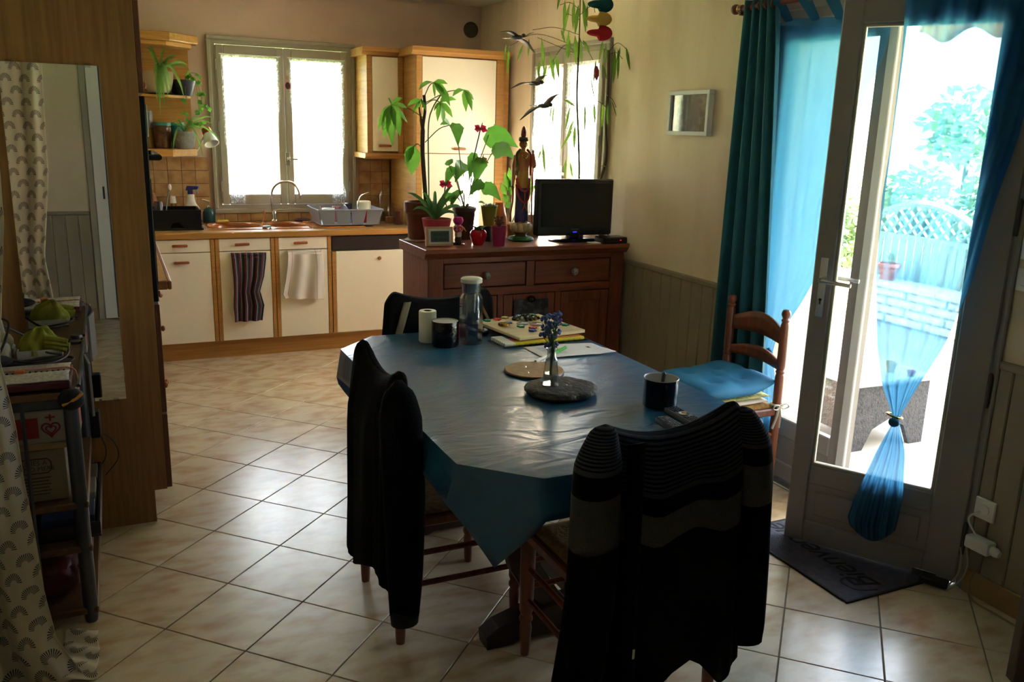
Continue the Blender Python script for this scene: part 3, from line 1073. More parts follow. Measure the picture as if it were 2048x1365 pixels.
# faucet
b = pz(549, 443, 0.911)
yf = b.y
t = thing('faucet', b, 'chrome swan-neck mixer tap behind the sink', 'tap')
MB().lathe([(0.028, 0), (0.028, 0.008), (0.021, 0.015), (0.019, 0.075), (0.015, 0.085)], 16, c=b).done('body', M_chrome, t, True)
pts = [py(x, y, yf) for x, y in ((546, 430), (543, 400), (545, 380), (555, 368), (570, 363), (586, 367), (596, 379), (600, 393))]
MB().tube(smoothc(pts, 5), 0.0095, 10).done('spout', M_chrome, t, True)
MB().lathe([(0.012, 0), (0.012, 0.03)], 10, c=pts[-1] - Vector((0, 0, 0.02))).done('aerator', M_chrome, t, True)
MB().tube([b + Vector((0, -0.01, 0.08)), b + Vector((0.03, -0.02, 0.09)), b + Vector((0.1, -0.03, 0.092))], [0.013, 0.011, 0.007], 8, flat=0.6).done('lever', M_chrome, t, True)


# ------------------------------------------------------------------ towels
def stripe_mat(name, base, stripes, vbase=None):
    """woven stripes across the cloth width (UV u)"""
    m = bpy.data.materials.new(name)
    m.use_nodes = True
    nt = m.node_tree
    bs = nt.nodes['Principled BSDF']
    bs.inputs['Roughness'].default_value = 0.9
    uv = nt.nodes.new('ShaderNodeUVMap')
    sp = nt.nodes.new('ShaderNodeSeparateXYZ')
    nt.links.new(uv.outputs[0], sp.inputs[0])
    rp = nt.nodes.new('ShaderNodeValToRGB')
    rp.color_ramp.interpolation = 'CONSTANT'
    els = rp.color_ramp.elements
    els[0].position = 0
    els[0].color = lin(base)
    els.remove(els[1])
    for p, c in stripes:
        e = els.new(p)
        e.color = lin(c)
    nt.links.new(sp.outputs['X'], rp.inputs[0])
    nz = nt.nodes.new('ShaderNodeTexWave')
    nz.inputs['Scale'].default_value = 14
    nz.bands_direction = 'Y'
    nt.links.new(uv.outputs[0], nz.inputs['Vector'])
    mx = nt.nodes.new('ShaderNodeMix')
    mx.data_type = 'RGBA'
    mx.blend_type = 'MULTIPLY'
    mx.inputs[0].default_value = 0.35 if vbase else 0.05
    nt.links.new(rp.outputs[0], mx.inputs[6])
    nt.links.new(nz.outputs['Color'], mx.inputs[7])
    nt.links.new(mx.outputs[2], bs.inputs['Base Color'])
    m.diffuse_color = lin(base)
    return m


st = []
for k in range(6):
    p = k / 6.0
    st += [(p + 0.03, '#7d2733'), (p + 0.06, '#2a2a30'), (p + 0.085, '#b8b2b0'), (p + 0.1, '#4a4a52'), (p + 0.135, '#1c1b20')]
M_tow1 = stripe_mat('plaid_towel', '#1e1d22', st[:30], True)
M_tow2 = stripe_mat('cream_towel', '#e0d6c9', [(0.12, '#c98f86'), (0.135, '#e0d6c9'), (0.8, '#c98f86'), (0.815, '#e0d6c9')])


def towel(rows, nm, m, lb, fold, amp, seed):
    def fn(u, v):
        xl, yl, xr, yr = interp(rows, v)
        a, c = py(xl, yl, YK - 0.02), py(xr, yr, YK - 0.02)
        p = a.lerp(c, u)
        p.y = YK - 0.016 - amp * (0.4 + 0.6 * v) * (1 + math.sin(u * fold + seed + v * 1.5)) * 0.5 - 0.012 * (1 if v > 0.05 else 0)
        if v < 0.02:
            p.y = YK + 0.004
        return p
    MB().grid(fn, 60, 40).done(nm, m, smooth=True, solid=0.004, label=lb, cat='towel', group='towels on the cabinet doors')


towel([(0, 462, 507, 533, 506), (0.35, 467, 555, 528, 552), (0.55, 468, 585, 520, 582), (0.75, 467, 612, 528, 610), (1, 469, 643, 524, 640)], 'tea_towel', M_tow1, 'dark red and black plaid towel tucked over the sink cabinet door', 17, 0.028, 0)
towel([(0, 575, 502, 643, 500), (0.3, 574, 530, 647, 528), (0.6, 570, 562, 647, 560), (0.85, 565, 588, 648, 590), (1, 570, 597, 647, 598)], 'tea_towel', M_tow2, 'cream tea towel with thin pink stripes on the cabinet beside the dishwasher', 14, 0.03, 2)

# ------------------------------------------------------------------ tall and wall cabinets
t = thing('tall_cabinet', (2.4, 6.52, 0.0), 'tall honey oak larder cabinet with two cream doors in the room corner', 'cabinet')
x0, x1 = 2.06, 2.76
MB().box(x0, x1, YK + 0.02, YB - 0.025, 0.12, 2.15).box(x1, XR - 0.022, YK + 0.02, YK + 0.05, 0.0, 2.15).done('carcass', M_oak, t)
MB().box(x0 + 0.02, x1 - 0.02, YK + 0.06, YB - 0.02, 0, 0.12).done('plinth', M_oakx, t)
MB().box(x0 - 0.0, x0 + 0.045, YK - 0.004, YK + 0.02, 0.12, 2.15, bev=0.003).done('stile', M_oak, t)
MB().box(x1 - 0.065, x1, YK - 0.004, YK + 0.02, 0.12, 2.15, bev=0.003).done('stile', M_oak, t)
d = MB().box(x0 + 0.048, x1 - 0.068, YK, YK + 0.02, 1.456, 2.14, bev=0.0015).done('door', M_cream, t)
pull(2.4, 1.49, d)
d = MB().box(x0 + 0.048, x1 - 0.068, YK, YK + 0.02, 0.13, 1.45, bev=0.0015).done('door', M_cream, t)
pull(2.4, 1.31, d)
MB().prism([(YK - 0.05, 2.205), (YK - 0.05, 2.175), (YK - 0.02, 2.15), (YB - 0.025, 2.15), (YB - 0.025, 2.205)], x0 - 0.045, x1 + 0.03, axis='x', bev=0.002).done('cornice', M_oakx, t)
t = thing('wall_cabinet', (1.9, 6.7, 1.41), 'small honey oak wall cabinet with cream door beside the window', 'cabinet')
x0, x1 = 1.775, 2.058
YU = 6.5
MB().box(x0, x1, YU + 0.02, YB - 0.001, 1.44, 2.15).done('carcass', M_oak, t)
MB().box(x0, x0 + 0.04, YU - 0.003, YU + 0.02, 1.44, 2.15, bev=0.003).done('stile', M_oak, t)
MB().box(x1 - 0.04, x1, YU - 0.003, YU + 0.02, 1.44, 2.15, bev=0.003).done('stile', M_oak, t)
d = MB().box(x0 + 0.042, x1 - 0.042, YU, YU + 0.02, 1.455, 2.14, bev=0.0015).done('door', M_cream, t)
pull(x0 + 0.135, 1.495, d, YU)
MB().prism([(YU - 0.045, 2.205), (YU - 0.045, 2.175), (YU - 0.015, 2.15), (YB - 0.03, 2.15), (YB - 0.03, 2.205)], x0 - 0.04, x1 - 0.0435, axis='x', bev=0.002).done('cornice', M_oakx, t)
MB().prism([(YU - 0.03, 1.44), (YU - 0.03, 1.415), (YU - 0.015, 1.40), (YB - 0.03, 1.40), (YB - 0.03, 1.44)], x0 - 0.025, x1, axis='x', bev=0.002).done('light_rail', M_oakx, t)
# open shelf unit at the end of the corner run
t = thing('open_shelf_unit', (0.35, 6.7, 1.39), 'honey oak open corner shelf unit with cornice beside the window', 'shelf')


def shp(o):
    return [(0.05, YB - 0.002), (0.05, 6.52 - o), (0.40 + o * 0.5, 6.52 - o), (0.575 + o, 6.70 - o * 0.3), (0.575 + o, YB - 0.002)]


MB().box(0.05, 0.56, YB - 0.02, YB - 0.001, 1.44, 2.15).done('back_panel', M_oak, t)
MB().prism(shp(0), 1.392, 1.445, bev=0.004).done('shelf', M_oakx, t)
MB().prism(shp(-0.02), 1.79, 1.81, bev=0.003).done('shelf', M_oakx, t)
MB().prism(shp(0), 2.13, 2.16, bev=0.004).done('top_board', M_oakx, t)
MB().prism(shp(0.045), 2.16, 2.215, bev=0.006).done('cornice', M_oakx, t)
MB().box(0.03, 0.05, 6.52, YB - 0.002, 1.392, 2.16).done('side_panel', M_oak, t)
# round wall vent
P = py(941, 60, YB)
s = mpp(P)
t = thing('round_vent', P, 'round dark wall vent high in the kitchen corner', 'vent')
Mv = tr(P.x, YB, P.z) @ Matrix.Rotation(R(90), 4, 'X')
MB().lathe([(0.062, 0), (0.062, 0.012), (0.054, 0.018), (0.05, 0.012), (0.0, 0.012)], 28, M=Mv).done('housing', mat('dark_vent', '#3d332c', 0.6), t, True)
for k in range(5):
    hw = math.sqrt(0.048 ** 2 - ((k - 2) * 0.017) ** 2)
    MB().box(-hw, hw, -0.004 + (k - 2) * 0.017, 0.004 + (k - 2) * 0.017, 0.011, 0.018, bev=0.001, M=Mv).done('slat', MATS['dark_vent'], t)

# ------------------------------------------------------------------ left side: tower and corner base units
CF = 0.115
t = thing('oven_tower', (-0.2, 3.95, 0), 'tall brown oak oven tower carrying the long mirror', 'cabinet')
Y0, Y1 = 3.62, 4.3
MB().box(XL + 0.025, CF, Y0, Y0 + 0.02, 0.145, 2.58, bev=0.001).done('side_panel', M_brown, t)
MB().box(XL + 0.025, 0.066, Y0 + 0.012, Y0 + 0.03, 0.0, 0.147).done('plinth_side', M_brown, t)
MB().box(0.05, 0.066, Y0 + 0.03, Y1, 0.0, 0.147).done('plinth', mat('dark_plinth', '#3c2a1b', 0.6), t)
MB().box(XL + 0.025, CF - 0.005, Y0 + 0.02, Y1, 0.147, 2.58).done('carcass', M_brown, t)
M_redb = mat('reddish_oak_front', '#6e3f27', 0.45, col2='#5b3120', scale=(60, 60, 4))
for z0, z1, nm in ((0.15, 0.47, 'door'), (0.48, 0.93, 'door'), (1.74, 2.55, 'door')):
    d = MB().box(CF, CF + 0.02, Y0 + 0.002, Y1 - 0.004, z0, z1, bev=0.002).done(nm, M_redb, t)
    zk = {0.15: 0.42, 0.48: 0.86, 1.74: 1.79}[z0]
    MB().lathe([(0.007, 0), (0.007, 0.012), (0.015, 0.02), (0.016, 0.028), (0.01, 0.034)], 12, M=tr(CF + 0.02, Y1 - 0.07, zk) @ Matrix.Rotation(R(90), 4, 'Y')).done('knob', M_pull, d, True)
t = thing('built_in_oven', (CF, 3.96, 0.94), 'black built-in oven with bar handle in the brown tower', 'oven')
MB().box(CF - 0.002, CF + 0.02, Y0 + 0.01, Y1 - 0.01, 0.94, 1.73, bev=0.003).done('front', M_black, t)
MB().box(CF + 0.02, CF + 0.024, Y0 + 0.06, Y1 - 0.06, 1.0, 1.42, bev=0.002).done('glass_door', M_blackg, t)
MB().tube([(CF + 0.02, Y0 + 0.1, 1.5), (CF + 0.06, Y0 + 0.1, 1.5), (CF + 0.06, Y1 - 0.1, 1.5), (CF + 0.02, Y1 - 0.1, 1.5)], 0.012, 8).done('handle', M_black, t, True)
MB().box(CF + 0.019, CF + 0.026, Y0 + 0.012, Y1 - 0.012, 1.58, 1.7, bev=0.002).done('control_panel', M_steel, t)
for i, (a, b, lb) in enumerate(((4.305, 4.95, 'brown oak base cabinet next to the oven tower'), (4.955, 5.55, 'brown oak base cabinet along the side run towards the corner'))):
    t = thing('side_base_cabinet', (0, (a + b) / 2, 0), lb, 'cabinet', 'side base cabinets')
    MB().box(XL + 0.025, 0.14, a + 0.001, b - 0.001, 0.12, 0.858).done('body', M_brown, t)
    MB().box(XL + 0.025, 0.1, a + 0.001, b - 0.001, 0, 0.12).done('plinth', MATS['dark_plinth'], t)
    for z0, z1 in ((0.14, 0.5), (0.51, 0.7), (0.71, 0.85)):
        d = MB().box(0.14, 0.158, a + 0.005, b - 0.005, z0, z1, bev=0.002).done('drawer_front', M_redb, t)
        MB().lathe([(0.006, 0), (0.006, 0.012), (0.014, 0.018), (0.015, 0.026), (0.009, 0.032)], 12, M=tr(0.158, (a + b) / 2, (z0 + z1) / 2) @ Matrix.Rotation(R(90), 4, 'Y')).done('knob', M_pull, d, True)
MB().box(XL + 0.025, 0.14, 5.555, 6.84, 0.12, 0.858).done('corner_base_cabinet', M_brown, label='plain corner cabinet where the two worktops meet', cat='cabinet')
# mirror on the tower
t = thing('long_mirror', (-0.17, Y0 - 0.004, 0.56), 'tall narrow frameless mirror on the brown tower side', 'mirror')
mm = mat('mirror_silver', '#f0f0ee', 0.0, metal=1)
MB().box(-0.335, -0.013, Y0 - 0.008, Y0 - 0.0005, 0.556, 1.83, bev=0.001).done('glass', mm, t)
for x in (-0.3, -0.05):
    for z in (0.556, 1.83):
        MB().box(x - 0.01, x + 0.01, Y0 - 0.011, Y0 - 0.0005, z - 0.008, z + 0.008, bev=0.001).done('clip', glass_mat('clear_clip', (0.9, 0.9, 0.9)), t)

# ------------------------------------------------------------------ things on the worktop
def at(x, y, z):
    p = pz(x, y, z)
    return p, mpp(p)


def lathe_thing(name, x, y, z, prof, m, lb, cat, n=20, group=None, **kw):
    p, s = at(x, y, z)
    return MB().lathe([(r * s, h * s) for r, h in prof], n, c=p, **kw).done(name, m, smooth=True, label=lb, cat=cat, group=group)


ZW = 0.901
# black washing-up tray
p, s = at(359, 461, ZW)
t = thing('drainer_caddy', p, 'black plastic dish caddy beside the sink', 'caddy')
wd_, dp_, hh = 92 * s, 0.3, 40 * s
Mc = tr(p.x - 2 * s, p.y + dp_ / 2 + 0.005, p.z)
MB().box(-wd_ / 2 - 0.01, wd_ / 2 + 0.008, -dp_ / 2 - 0.012, dp_ / 2 + 0.012, 0, 0.012, bev=0.004, M=Mc).done('drip_tray', M_black, t)
for sy in (-1, 1):
    MB().prism([(-wd_ / 2 + 0.005, 0.012), (-0.055, 0.012), (-0.03, 0.055), (0.01, 0.055), (0.04, 0.012), (wd_ / 2 - 0.005, 0.012), (wd_ / 2 - 0.014, hh), (-wd_ / 2 - 0.006, hh)], sy * dp_ / 2 - 0.005, sy * dp_ / 2 + 0.005, axis='y', M=Mc).done('side', M_black, t)
for sx in (-1, 1):
    MB().box(sx * (wd_ / 2 - 0.008) - 0.005, sx * (wd_ / 2 - 0.008) + 0.005, -dp_ / 2 + 0.005, dp_ / 2 - 0.005, 0.012, hh, M=Mc).done('end', M_black, t)
MB().box(-wd_ / 2, wd_ / 2, -dp_ / 2, dp_ / 2, 0.06, 0.066, M=Mc).done('base_grid', M_black, t)
# drinking glasses and cutlery standing in the caddy end
for k, (x, y, lb) in enumerate(((322, 421, 'dark glass jar standing in the black caddy end'),)):
    q = Mc @ Vector((-wd_ / 2 + 0.046, -0.05, 0.066))
    MB().lathe([(0.028, 0), (0.03, 0.11), (0.027, 0.115), (0.027, 0.125)], 14, c=q).done('cutlery_jar', mat('smoky_glass', '#3a2c28', 0.15), smooth=True, label=lb, cat='jar')
q = Mc @ Vector((-wd_ / 2 + 0.09, 0.02, 0.066))
t = thing('dish_brush', q, 'dish brush with white head leaning in the caddy', 'brush')
MB().tube([q, q + Vector((0.02, 0.02, 0.13)), q + Vector((0.04, 0.03, 0.2))], 0.005, 6).done('stem', mat('grey_handle', '#6d7a78', 0.5), t, True)
MB().ball(q + Vector((0.043, 0.03, 0.215)), 0.018, 10, (0.7, 0.7, 1.3)).done('brush_head', M_white, t, True)
# spray bottle
p, s = at(386, 425, ZW)
p = py(384, 440, 6.72)
p.z = ZW
s = mpp(p)
t = thing('spray_bottle', p, 'white spray bottle with blue trigger behind the black caddy', 'bottle')
MB().lathe([(16 * s, 0), (18.5 * s, 3 * s), (18.5 * s, 22 * s), (16 * s, 32 * s), (9.5 * s, 42 * s), (7 * s, 52 * s), (7.5 * s, 58 * s), (5 * s, 60 * s)], 20, c=p, sy=0.6).done('bottle', mat('milky_plastic', '#d9d2c8', 0.4), t, True)
top = p + Vector((0, 0, 60 * s))
MB().box(-5 * s, 5 * s, -4 * s, 4 * s, -1 * s, 9 * s, bev=1.5 * s, M=tr(*top)).prism([(-9 * s, 7 * s), (13 * s, 9 * s), (15 * s, 15 * s), (-6 * s, 16 * s)], -3.5 * s, 3.5 * s, axis='y', M=tr(*top)).done('trigger_head', mat('navy_plastic', '#2b2a66', 0.4), t)
MB().tube([top + Vector((13 * s, 0, 12 * s)), top + Vector((10 * s, 0, 8 * s)), top + Vector((14 * s, 0, 1 * s))], 1.6 * s, 6).box(12 * s, 17 * s, -2.5 * s, 2.5 * s, 10 * s, 16 * s, M=tr(*top)).done('trigger', mat('sky_blue_plastic', '#5fa6e0', 0.4), t)
# clear bottle with white cap
p = py(349, 440, 6.76)
p.z = ZW
s = mpp(p)
t = thing('oil_bottle', p, 'clear oil bottle with white cap by the splashback tiles', 'bottle')
MB().lathe([(9 * s, 0), (10 * s, 2 * s), (10 * s, 28 * s), (5 * s, 38 * s), (4.5 * s, 42 * s)], 16, c=p).done('body', mat('amber_oil', '#8c6a36', 0.2), t, True)
MB().lathe([(5 * s, 41 * s), (6 * s, 42 * s), (4.5 * s, 55 * s), (3.5 * s, 55.5 * s)], 14, c=p).done('cap', M_white, t, True)
# wooden spoon holder at the wall end
p = py(308, 440, 6.75)
p.z = ZW
s = mpp(p)
MB().lathe([(14 * s, 0), (16 * s, 4 * s), (13 * s, 40 * s), (8 * s, 48 * s), (5 * s, 62 * s)], 16, c=p).done('vinegar_bottle', mat('orange_label_bottle', '#a06038', 0.35), smooth=True, label='amber bottle with orange label beside the oven tower', cat='bottle')
# teal soap pump
p = py(419, 445, 6.775)
p.z = ZW
s = mpp(p)
t = thing('soap_dispenser', p, 'teal washing-up liquid pump bottle behind the sink', 'bottle')
MB().lathe([(11 * s, 0), (12 * s, 2 * s), (11.5 * s, 22 * s), (9 * s, 28 * s), (4 * s, 31 * s)], 18, c=p, sy=0.75).done('bottle', mat('teal_soap', '#1f4a4e', 0.15), t, True)
MB().lathe([(4 * s, 31 * s), (4 * s, 34 * s), (1.8 * s, 35 * s), (1.8 * s, 43 * s)], 10, c=p).tube([p + Vector((2 * s, 0, 43 * s)), p + Vector((-4 * s, 0, 45 * s)), p + Vector((-12 * s, 0, 47 * s))], [2.5 * s, 2 * s, 1.2 * s], 8).done('pump', M_chrome, t, True)
# sponges
p, s = at(446, 443, 0.913)
MB().box(-0.045, 0.045, -0.03, 0.03, 0, 0.02, bev=0.008, M=tr(p.x - 0.01, 6.685, 0.9125)).done('kitchen_sponge', mat('yellow_sponge', '#c9a43b', 0.95, bump=0.6, bscale=150), label='yellow sponge on the sink rim', cat='sponge')
MB().box(-0.03, 0.03, -0.02, 0.02, 0, 0.012, bev=0.005, M=tr(0.985, 6.335, 0.912)).done('soap_bar', mat('mint_soap', '#a9c8bd', 0.5), label='mint soap bar between the two sink bowls', cat='soap')
# pink brush behind the tap
p = py(525, 425, 6.76)
p.z = ZW
s = mpp(p)
MB().tube([p, p + Vector((0.012, 0, 0.05)), p + Vector((0.02, 0.02, 0.085))], [0.007, 0.006, 0.011], 8).done('scrub_brush', mat('salmon_plastic', '#d98a83', 0.5), smooth=True, label='small salmon pink scrub brush behind the tap', cat='brush')
p = py(605, 440, 6.775)
p.z = ZW
MB().ball(p + Vector((0, 0, 0.012)), 0.05, 12, (1.3, 0.6, 0.3)).done('dish_cloth', mat('purple_cloth', '#5a3a52', 0.9, bump=0.6, bscale=40), smooth=True, label='crumpled purple dish cloth behind the sink', cat='cloth')
# grey dish rack
p0 = pz(644, 452, 0.917)
p1 = pz(752, 446, 0.917)
s = mpp(p0)
t = thing('dish_rack', ((p0 + p1) / 2), 'grey plastic dish rack on the drainboard', 'dish rack')
wd_, dp_, hh = (p1 - p0).x, 0.33, 31 * s
Mc = tr((p0.x + p1.x) / 2 - 0.005, p0.y + dp_ / 2 + 0.01, 0.917)
M_rack = mat('grey_plastic', '#83878c', 0.4)
MB().box(-wd_ / 2, wd_ / 2, -dp_ / 2, dp_ / 2, 0, 0.008, bev=0.003, M=Mc).done('base', M_rack, t)
fl_ = 0.028
for sy in (-1, 1):
    for k in range(4):
        a = -wd_ / 2 + 0.004 + k * (wd_ - 0.008) / 4
        b = a + (wd_ - 0.008) / 4
        q = 0.012
        pts = [(a + q, -1), (b - q, -1)]
        mb = MB()
        y0_, y1_ = sy * (dp_ / 2 - 0.004), sy * (dp_ / 2 + fl_ - 0.004)
        ka, kb = a * 1.09, b * 1.09
        V = [(a + q, y0_, 0.008), (b - q, y0_, 0.008), (kb - 0.003, y1_, hh), (ka + 0.003, y1_, hh)]
        mb.face([Mc @ Vector(v) for v in V])
        mb.done('side_slat', M_rack, t, solid=0.004)
for sx in (-1, 1):
    mb = MB()
    V = [(sx * (wd_ / 2 - 0.004), -dp_ / 2 + 0.01, 0.008), (sx * (wd_ / 2 - 0.004), dp_ / 2 - 0.01, 0.008), (sx * (wd_ / 2 * 1.09), dp_ / 2 + fl_ - 0.006, hh), (sx * (wd_ / 2 * 1.09), -dp_ / 2 - fl_ + 0.006, hh)]
    mb.face([Mc @ Vector(v) for v in V])
    mb.done('end_wall', M_rack, t, solid=0.004)
ring = [(-wd_ / 2 * 1.1, -dp_ / 2 - fl_), (wd_ / 2 * 1.1, -dp_ / 2 - fl_), (wd_ / 2 * 1.1, dp_ / 2 + fl_), (-wd_ / 2 * 1.1, dp_ / 2 + fl_)]
MB().tube([Mc @ Vector((x, y, hh)) for x, y in ring], 0.006, 6, closed=True).done('rim', M_rack, t, True)
rackM = Mc
# dishes in the rack
q = Mc @ Vector((0.13, -0.06, 0.008))
t = thing('steel_kettle_mug', q, 'cream and red enamel mug upside down in the dish rack', 'mug')
MB().lathe([(0.05, 0.055), (0.052, 0.1), (0.0, 0.1)], 22, c=q).done('red_band', mat('red_enamel', '#b3231b', 0.25), t, True)
MB().lathe([(0.046, 0.0), (0.05, 0.055)], 22, c=q, capt=False).done('rim_band', MATS['red_enamel'], t, True)
MB().lathe([(0.052, 0.1), (0.053, 0.155), (0.045, 0.162), (0.0, 0.162)], 22, c=q).done('body', mat('cream_enamel', '#e6dcc0', 0.3), t, True)
MB().tube(smoothc([q + Vector((-0.05, -0.03, 0.06)), q + Vector((-0.052, -0.03, 0.14)), q + Vector((-0.03, -0.03, 0.2)), q + Vector((0.03, -0.02, 0.225))], 5), 0.005, 8).done('wire_handle', M_chrome, t, True)
q = Mc @ Vector((-0.06, 0.02, 0.008))
MB().lathe([(0.027, 0), (0.033, 0.115), (0.03, 0.115), (0.024, 0.006)], 18, c=q).done('pink_tumbler', mat('rose_plastic', '#b5747f', 0.25), smooth=True, label='rose pink tumbler in the dish rack', cat='cup')
q = Mc @ Vector((-0.135, -0.03, 0.008))
MB().lathe([(0.032, 0), (0.046, 0.1), (0.048, 0.106), (0.044, 0.106), (0.03, 0.006)], 18, c=q).done('yogurt_tub', mat('white_tub', '#dfe6df', 0.35), smooth=True, label='white plastic tub in the dish rack', cat='tub')
q = Mc @ Vector((-0.165, -0.09, 0.008))
MB().tube([q, q + Vector((-0.045, 0.01, 0.125))], 0.006, 6).done('pink_spatula', mat('coral_plastic', '#d88a84', 0.45), smooth=True, label='coral pink utensil leaning at the end of the dish rack', cat='utensil')
q = Mc @ Vector((0.045, 0.08, 0.008))
MB().lathe([(0.035, 0), (0.036, 0.06), (0.026, 0.07), (0.03, 0.1), (0.03, 0.13), (0.02, 0.135)], 16, c=q).done('stovetop_coffee_pot', mat('black_pot', '#26252b', 0.3), smooth=True, label='small black lidded pot in the dish rack', cat='pot')
q = Mc @ Vector((0.0, -0.07, 0.076))
MB().lathe([(0.07, 0), (0.072, 0.004), (0.05, 0.012), (0.0, 0.014)], 22, M=tr(*q) @ Matrix.Rotation(R(70), 4, 'Y')).done('side_plate', mat('blue_grey_plate', '#8a90ab', 0.3), smooth=True, label='blue grey plate leaning in the dish rack', cat='plate')
# glass jars and candle at the end of the worktop
M_jar = glass_mat('clear_glass', (0.95, 0.97, 0.96), 0.03, 1.2, 0.06)
for (x, y, Y, w_, h_, nm, lb, cont) in ((768, 437, 6.73, 11, 60, 'storage_jar', 'tall domed glass jar by the tiles near the tall cabinet', '#7b5a3c'), (781, 440, 6.60, 12, 38, 'glass_carafe', 'clear glass carafe with pale orange contents on the worktop', '#b98058'), (796, 440, 6.46, 9.5, 32, 'candle_glass', 'glass holding a burgundy candle at the end of the worktop', '#6d1f35')):
    p = py(x, y, Y)
    p.z = ZW
    s = mpp(p)
    t = thing(nm, p, lb, 'jar')
    MB().lathe([(w_ * s, 0), (w_ * s, h_ * s * 0.85), (w_ * 0.7 * s, h_ * s * 0.97), (0.2 * w_ * s, h_ * s)] if nm == 'storage_jar' else ([(w_ * s, 0), (w_ * s, h_ * 0.45 * s), (w_ * 0.45 * s, h_ * 0.7 * s), (w_ * 0.5 * s, h_ * s)] if nm == 'glass_carafe' else [(w_ * s, 0), (w_ * s, h_ * s)]), 18, c=p, capt=False).done('glass', M_jar, t, True)
    MB().lathe([(w_ * 0.8 * s if nm != 'candle_glass' else w_ * 0.5 * s, 0.002), (w_ * 0.8 * s if nm != 'candle_glass' else w_ * 0.48 * s, h_ * s * (0.3 if nm != 'candle_glass' else 0.8))], 16, c=p).done('contents', mat(nm + '_contents', cont, 0.6), t, True)
# ------------------------------------------------------------------ sideboard
M_red = mat('reddish_pine', '#8a472a', 0.35, col2='#602c17', scale=(4, 40, 40), fac=(0.3, 0.72), bump=0.06, bscale=60, dist=0.6)
M_redv = mat('reddish_pine_upright', '#8a472a', 0.35, col2='#602c17', scale=(40, 40, 4), fac=(0.3, 0.72), bump=0.06, bscale=60, dist=0.6)
SX0, SX1, SYF, SYB, SZ = 1.535, 2.785, 4.41, 4.86, 1.0
t = thing('sideboard', (2.16, 4.63, 0), 'reddish pine sideboard with two drawers and knobs dividing kitchen and dining area', 'sideboard')
MB().prism([(SYF - 0.035, SZ), (SYF - 0.035, SZ - 0.022), (SYF - 0.012, SZ - 0.05), (SYF - 0.005, SZ - 0.055), (SYB, SZ - 0.055), (SYB, SZ)], SX0 - 0.025, SX1 + 0.015, axis='x', bev=0.003).done('top', M_red, t)
MB().box(SX0, SX0 + 0.03, SYF + 0.02, SYB, 0, SZ - 0.055).done('side_panel', M_redv, t)
MB().box(SX1 - 0.03, SX1, SYF + 0.02, SYB, 0, SZ - 0.055).done('side_panel', M_redv, t)
MB().box(SX0 + 0.03, SX1 - 0.03, SYB - 0.015, SYB, 0.08, SZ - 0.055).done('back_panel', M_redv, t)
MB().box(SX0 + 0.03, SX1 - 0.03, SYF + 0.03, SYB - 0.015, 0.08, 0.1).done('bottom_board', M_red, t)
# front frame: stiles and rails
for x0, x1, z0, z1 in ((SX0, SX0 + 0.09, 0, SZ - 0.055), (SX1 - 0.09, SX1, 0, SZ - 0.055)):
    MB().box(x0, x1, SYF, SYF + 0.028, z0, z1, bev=0.003).done('stile', M_redv, t)
for z0, z1 in ((0.915, SZ - 0.055), (0.725, 0.77), (0.08, 0.15)):
    MB().box(SX0 + 0.09, SX1 - 0.09, SYF + 0.002, SYF + 0.028, z0, z1, bev=0.002).done('rail', M_red, t)
xm = 2.16
MB().box(xm - 0.025, xm + 0.025, SYF + 0.001, SYF + 0.028, 0.77, 0.915, bev=0.002).done('stile', M_redv, t)
M_knob = mat('ceramic_knob', '#a9a294', 0.3, col2='#4c4a45', scale=(90, 90, 90))
for x0, x1 in ((SX0 + 0.09, xm - 0.025), (xm + 0.025, SX1 - 0.09)):
    d = MB().box(x0 + 0.004, x1 - 0.004, SYF + 0.004, SYF + 0.026, 0.774, 0.911, bev=0.005).done('drawer', M_red, t)
    MB().lathe([(0.009, 0), (0.008, 0.014), (0.02, 0.022), (0.023, 0.03), (0.018, 0.038), (0.006, 0.041)], 14, M=tr((x0 + x1) / 2, SYF + 0.005, 0.843) @ Matrix.Rotation(R(90), 4, 'X')).done('knob', M_knob, d, True)
dx = [SX0 + 0.09, 1.975, 2.345, SX1 - 0.09]
for i in range(3):
    x0, x1 = dx[i] + (0.018 if i else 0), dx[i + 1] - (0.018 if i < 2 else 0)
    if i:
        MB().box(dx[i] - 0.018, dx[i] + 0.018, SYF + 0.002, SYF + 0.028, 0.15, 0.725, bev=0.002).done('stile', M_redv, t)
    d = MB().box(x0 + 0.004, x0 + 0.06, SYF + 0.004, SYF + 0.026, 0.155, 0.72, bev=0.002).box(x1 - 0.06, x1 - 0.004, SYF + 0.004, SYF + 0.026, 0.155, 0.72, bev=0.002).box(x0 + 0.06, x1 - 0.06, SYF + 0.004, SYF + 0.026, 0.66, 0.72, bev=0.002).box(x0 + 0.06, x1 - 0.06, SYF + 0.004, SYF + 0.026, 0.155, 0.22, bev=0.002).done('door', M_redv, t)
    MB().box(x0 + 0.055, x1 - 0.055, SYF + 0.012, SYF + 0.022, 0.215, 0.665, bev=0.003).done('door_panel', M_redv, d)
    if i != 1:
        MB().lathe([(0.009, 0), (0.008, 0.014), (0.02, 0.022), (0.023, 0.03), (0.018, 0.038), (0.006, 0.041)], 14, M=tr(x1 - 0.035 if i == 0 else x0 + 0.035, SYF + 0.005, 0.45) @ Matrix.Rotation(R(90), 4, 'X')).done('knob', M_knob, d, True)
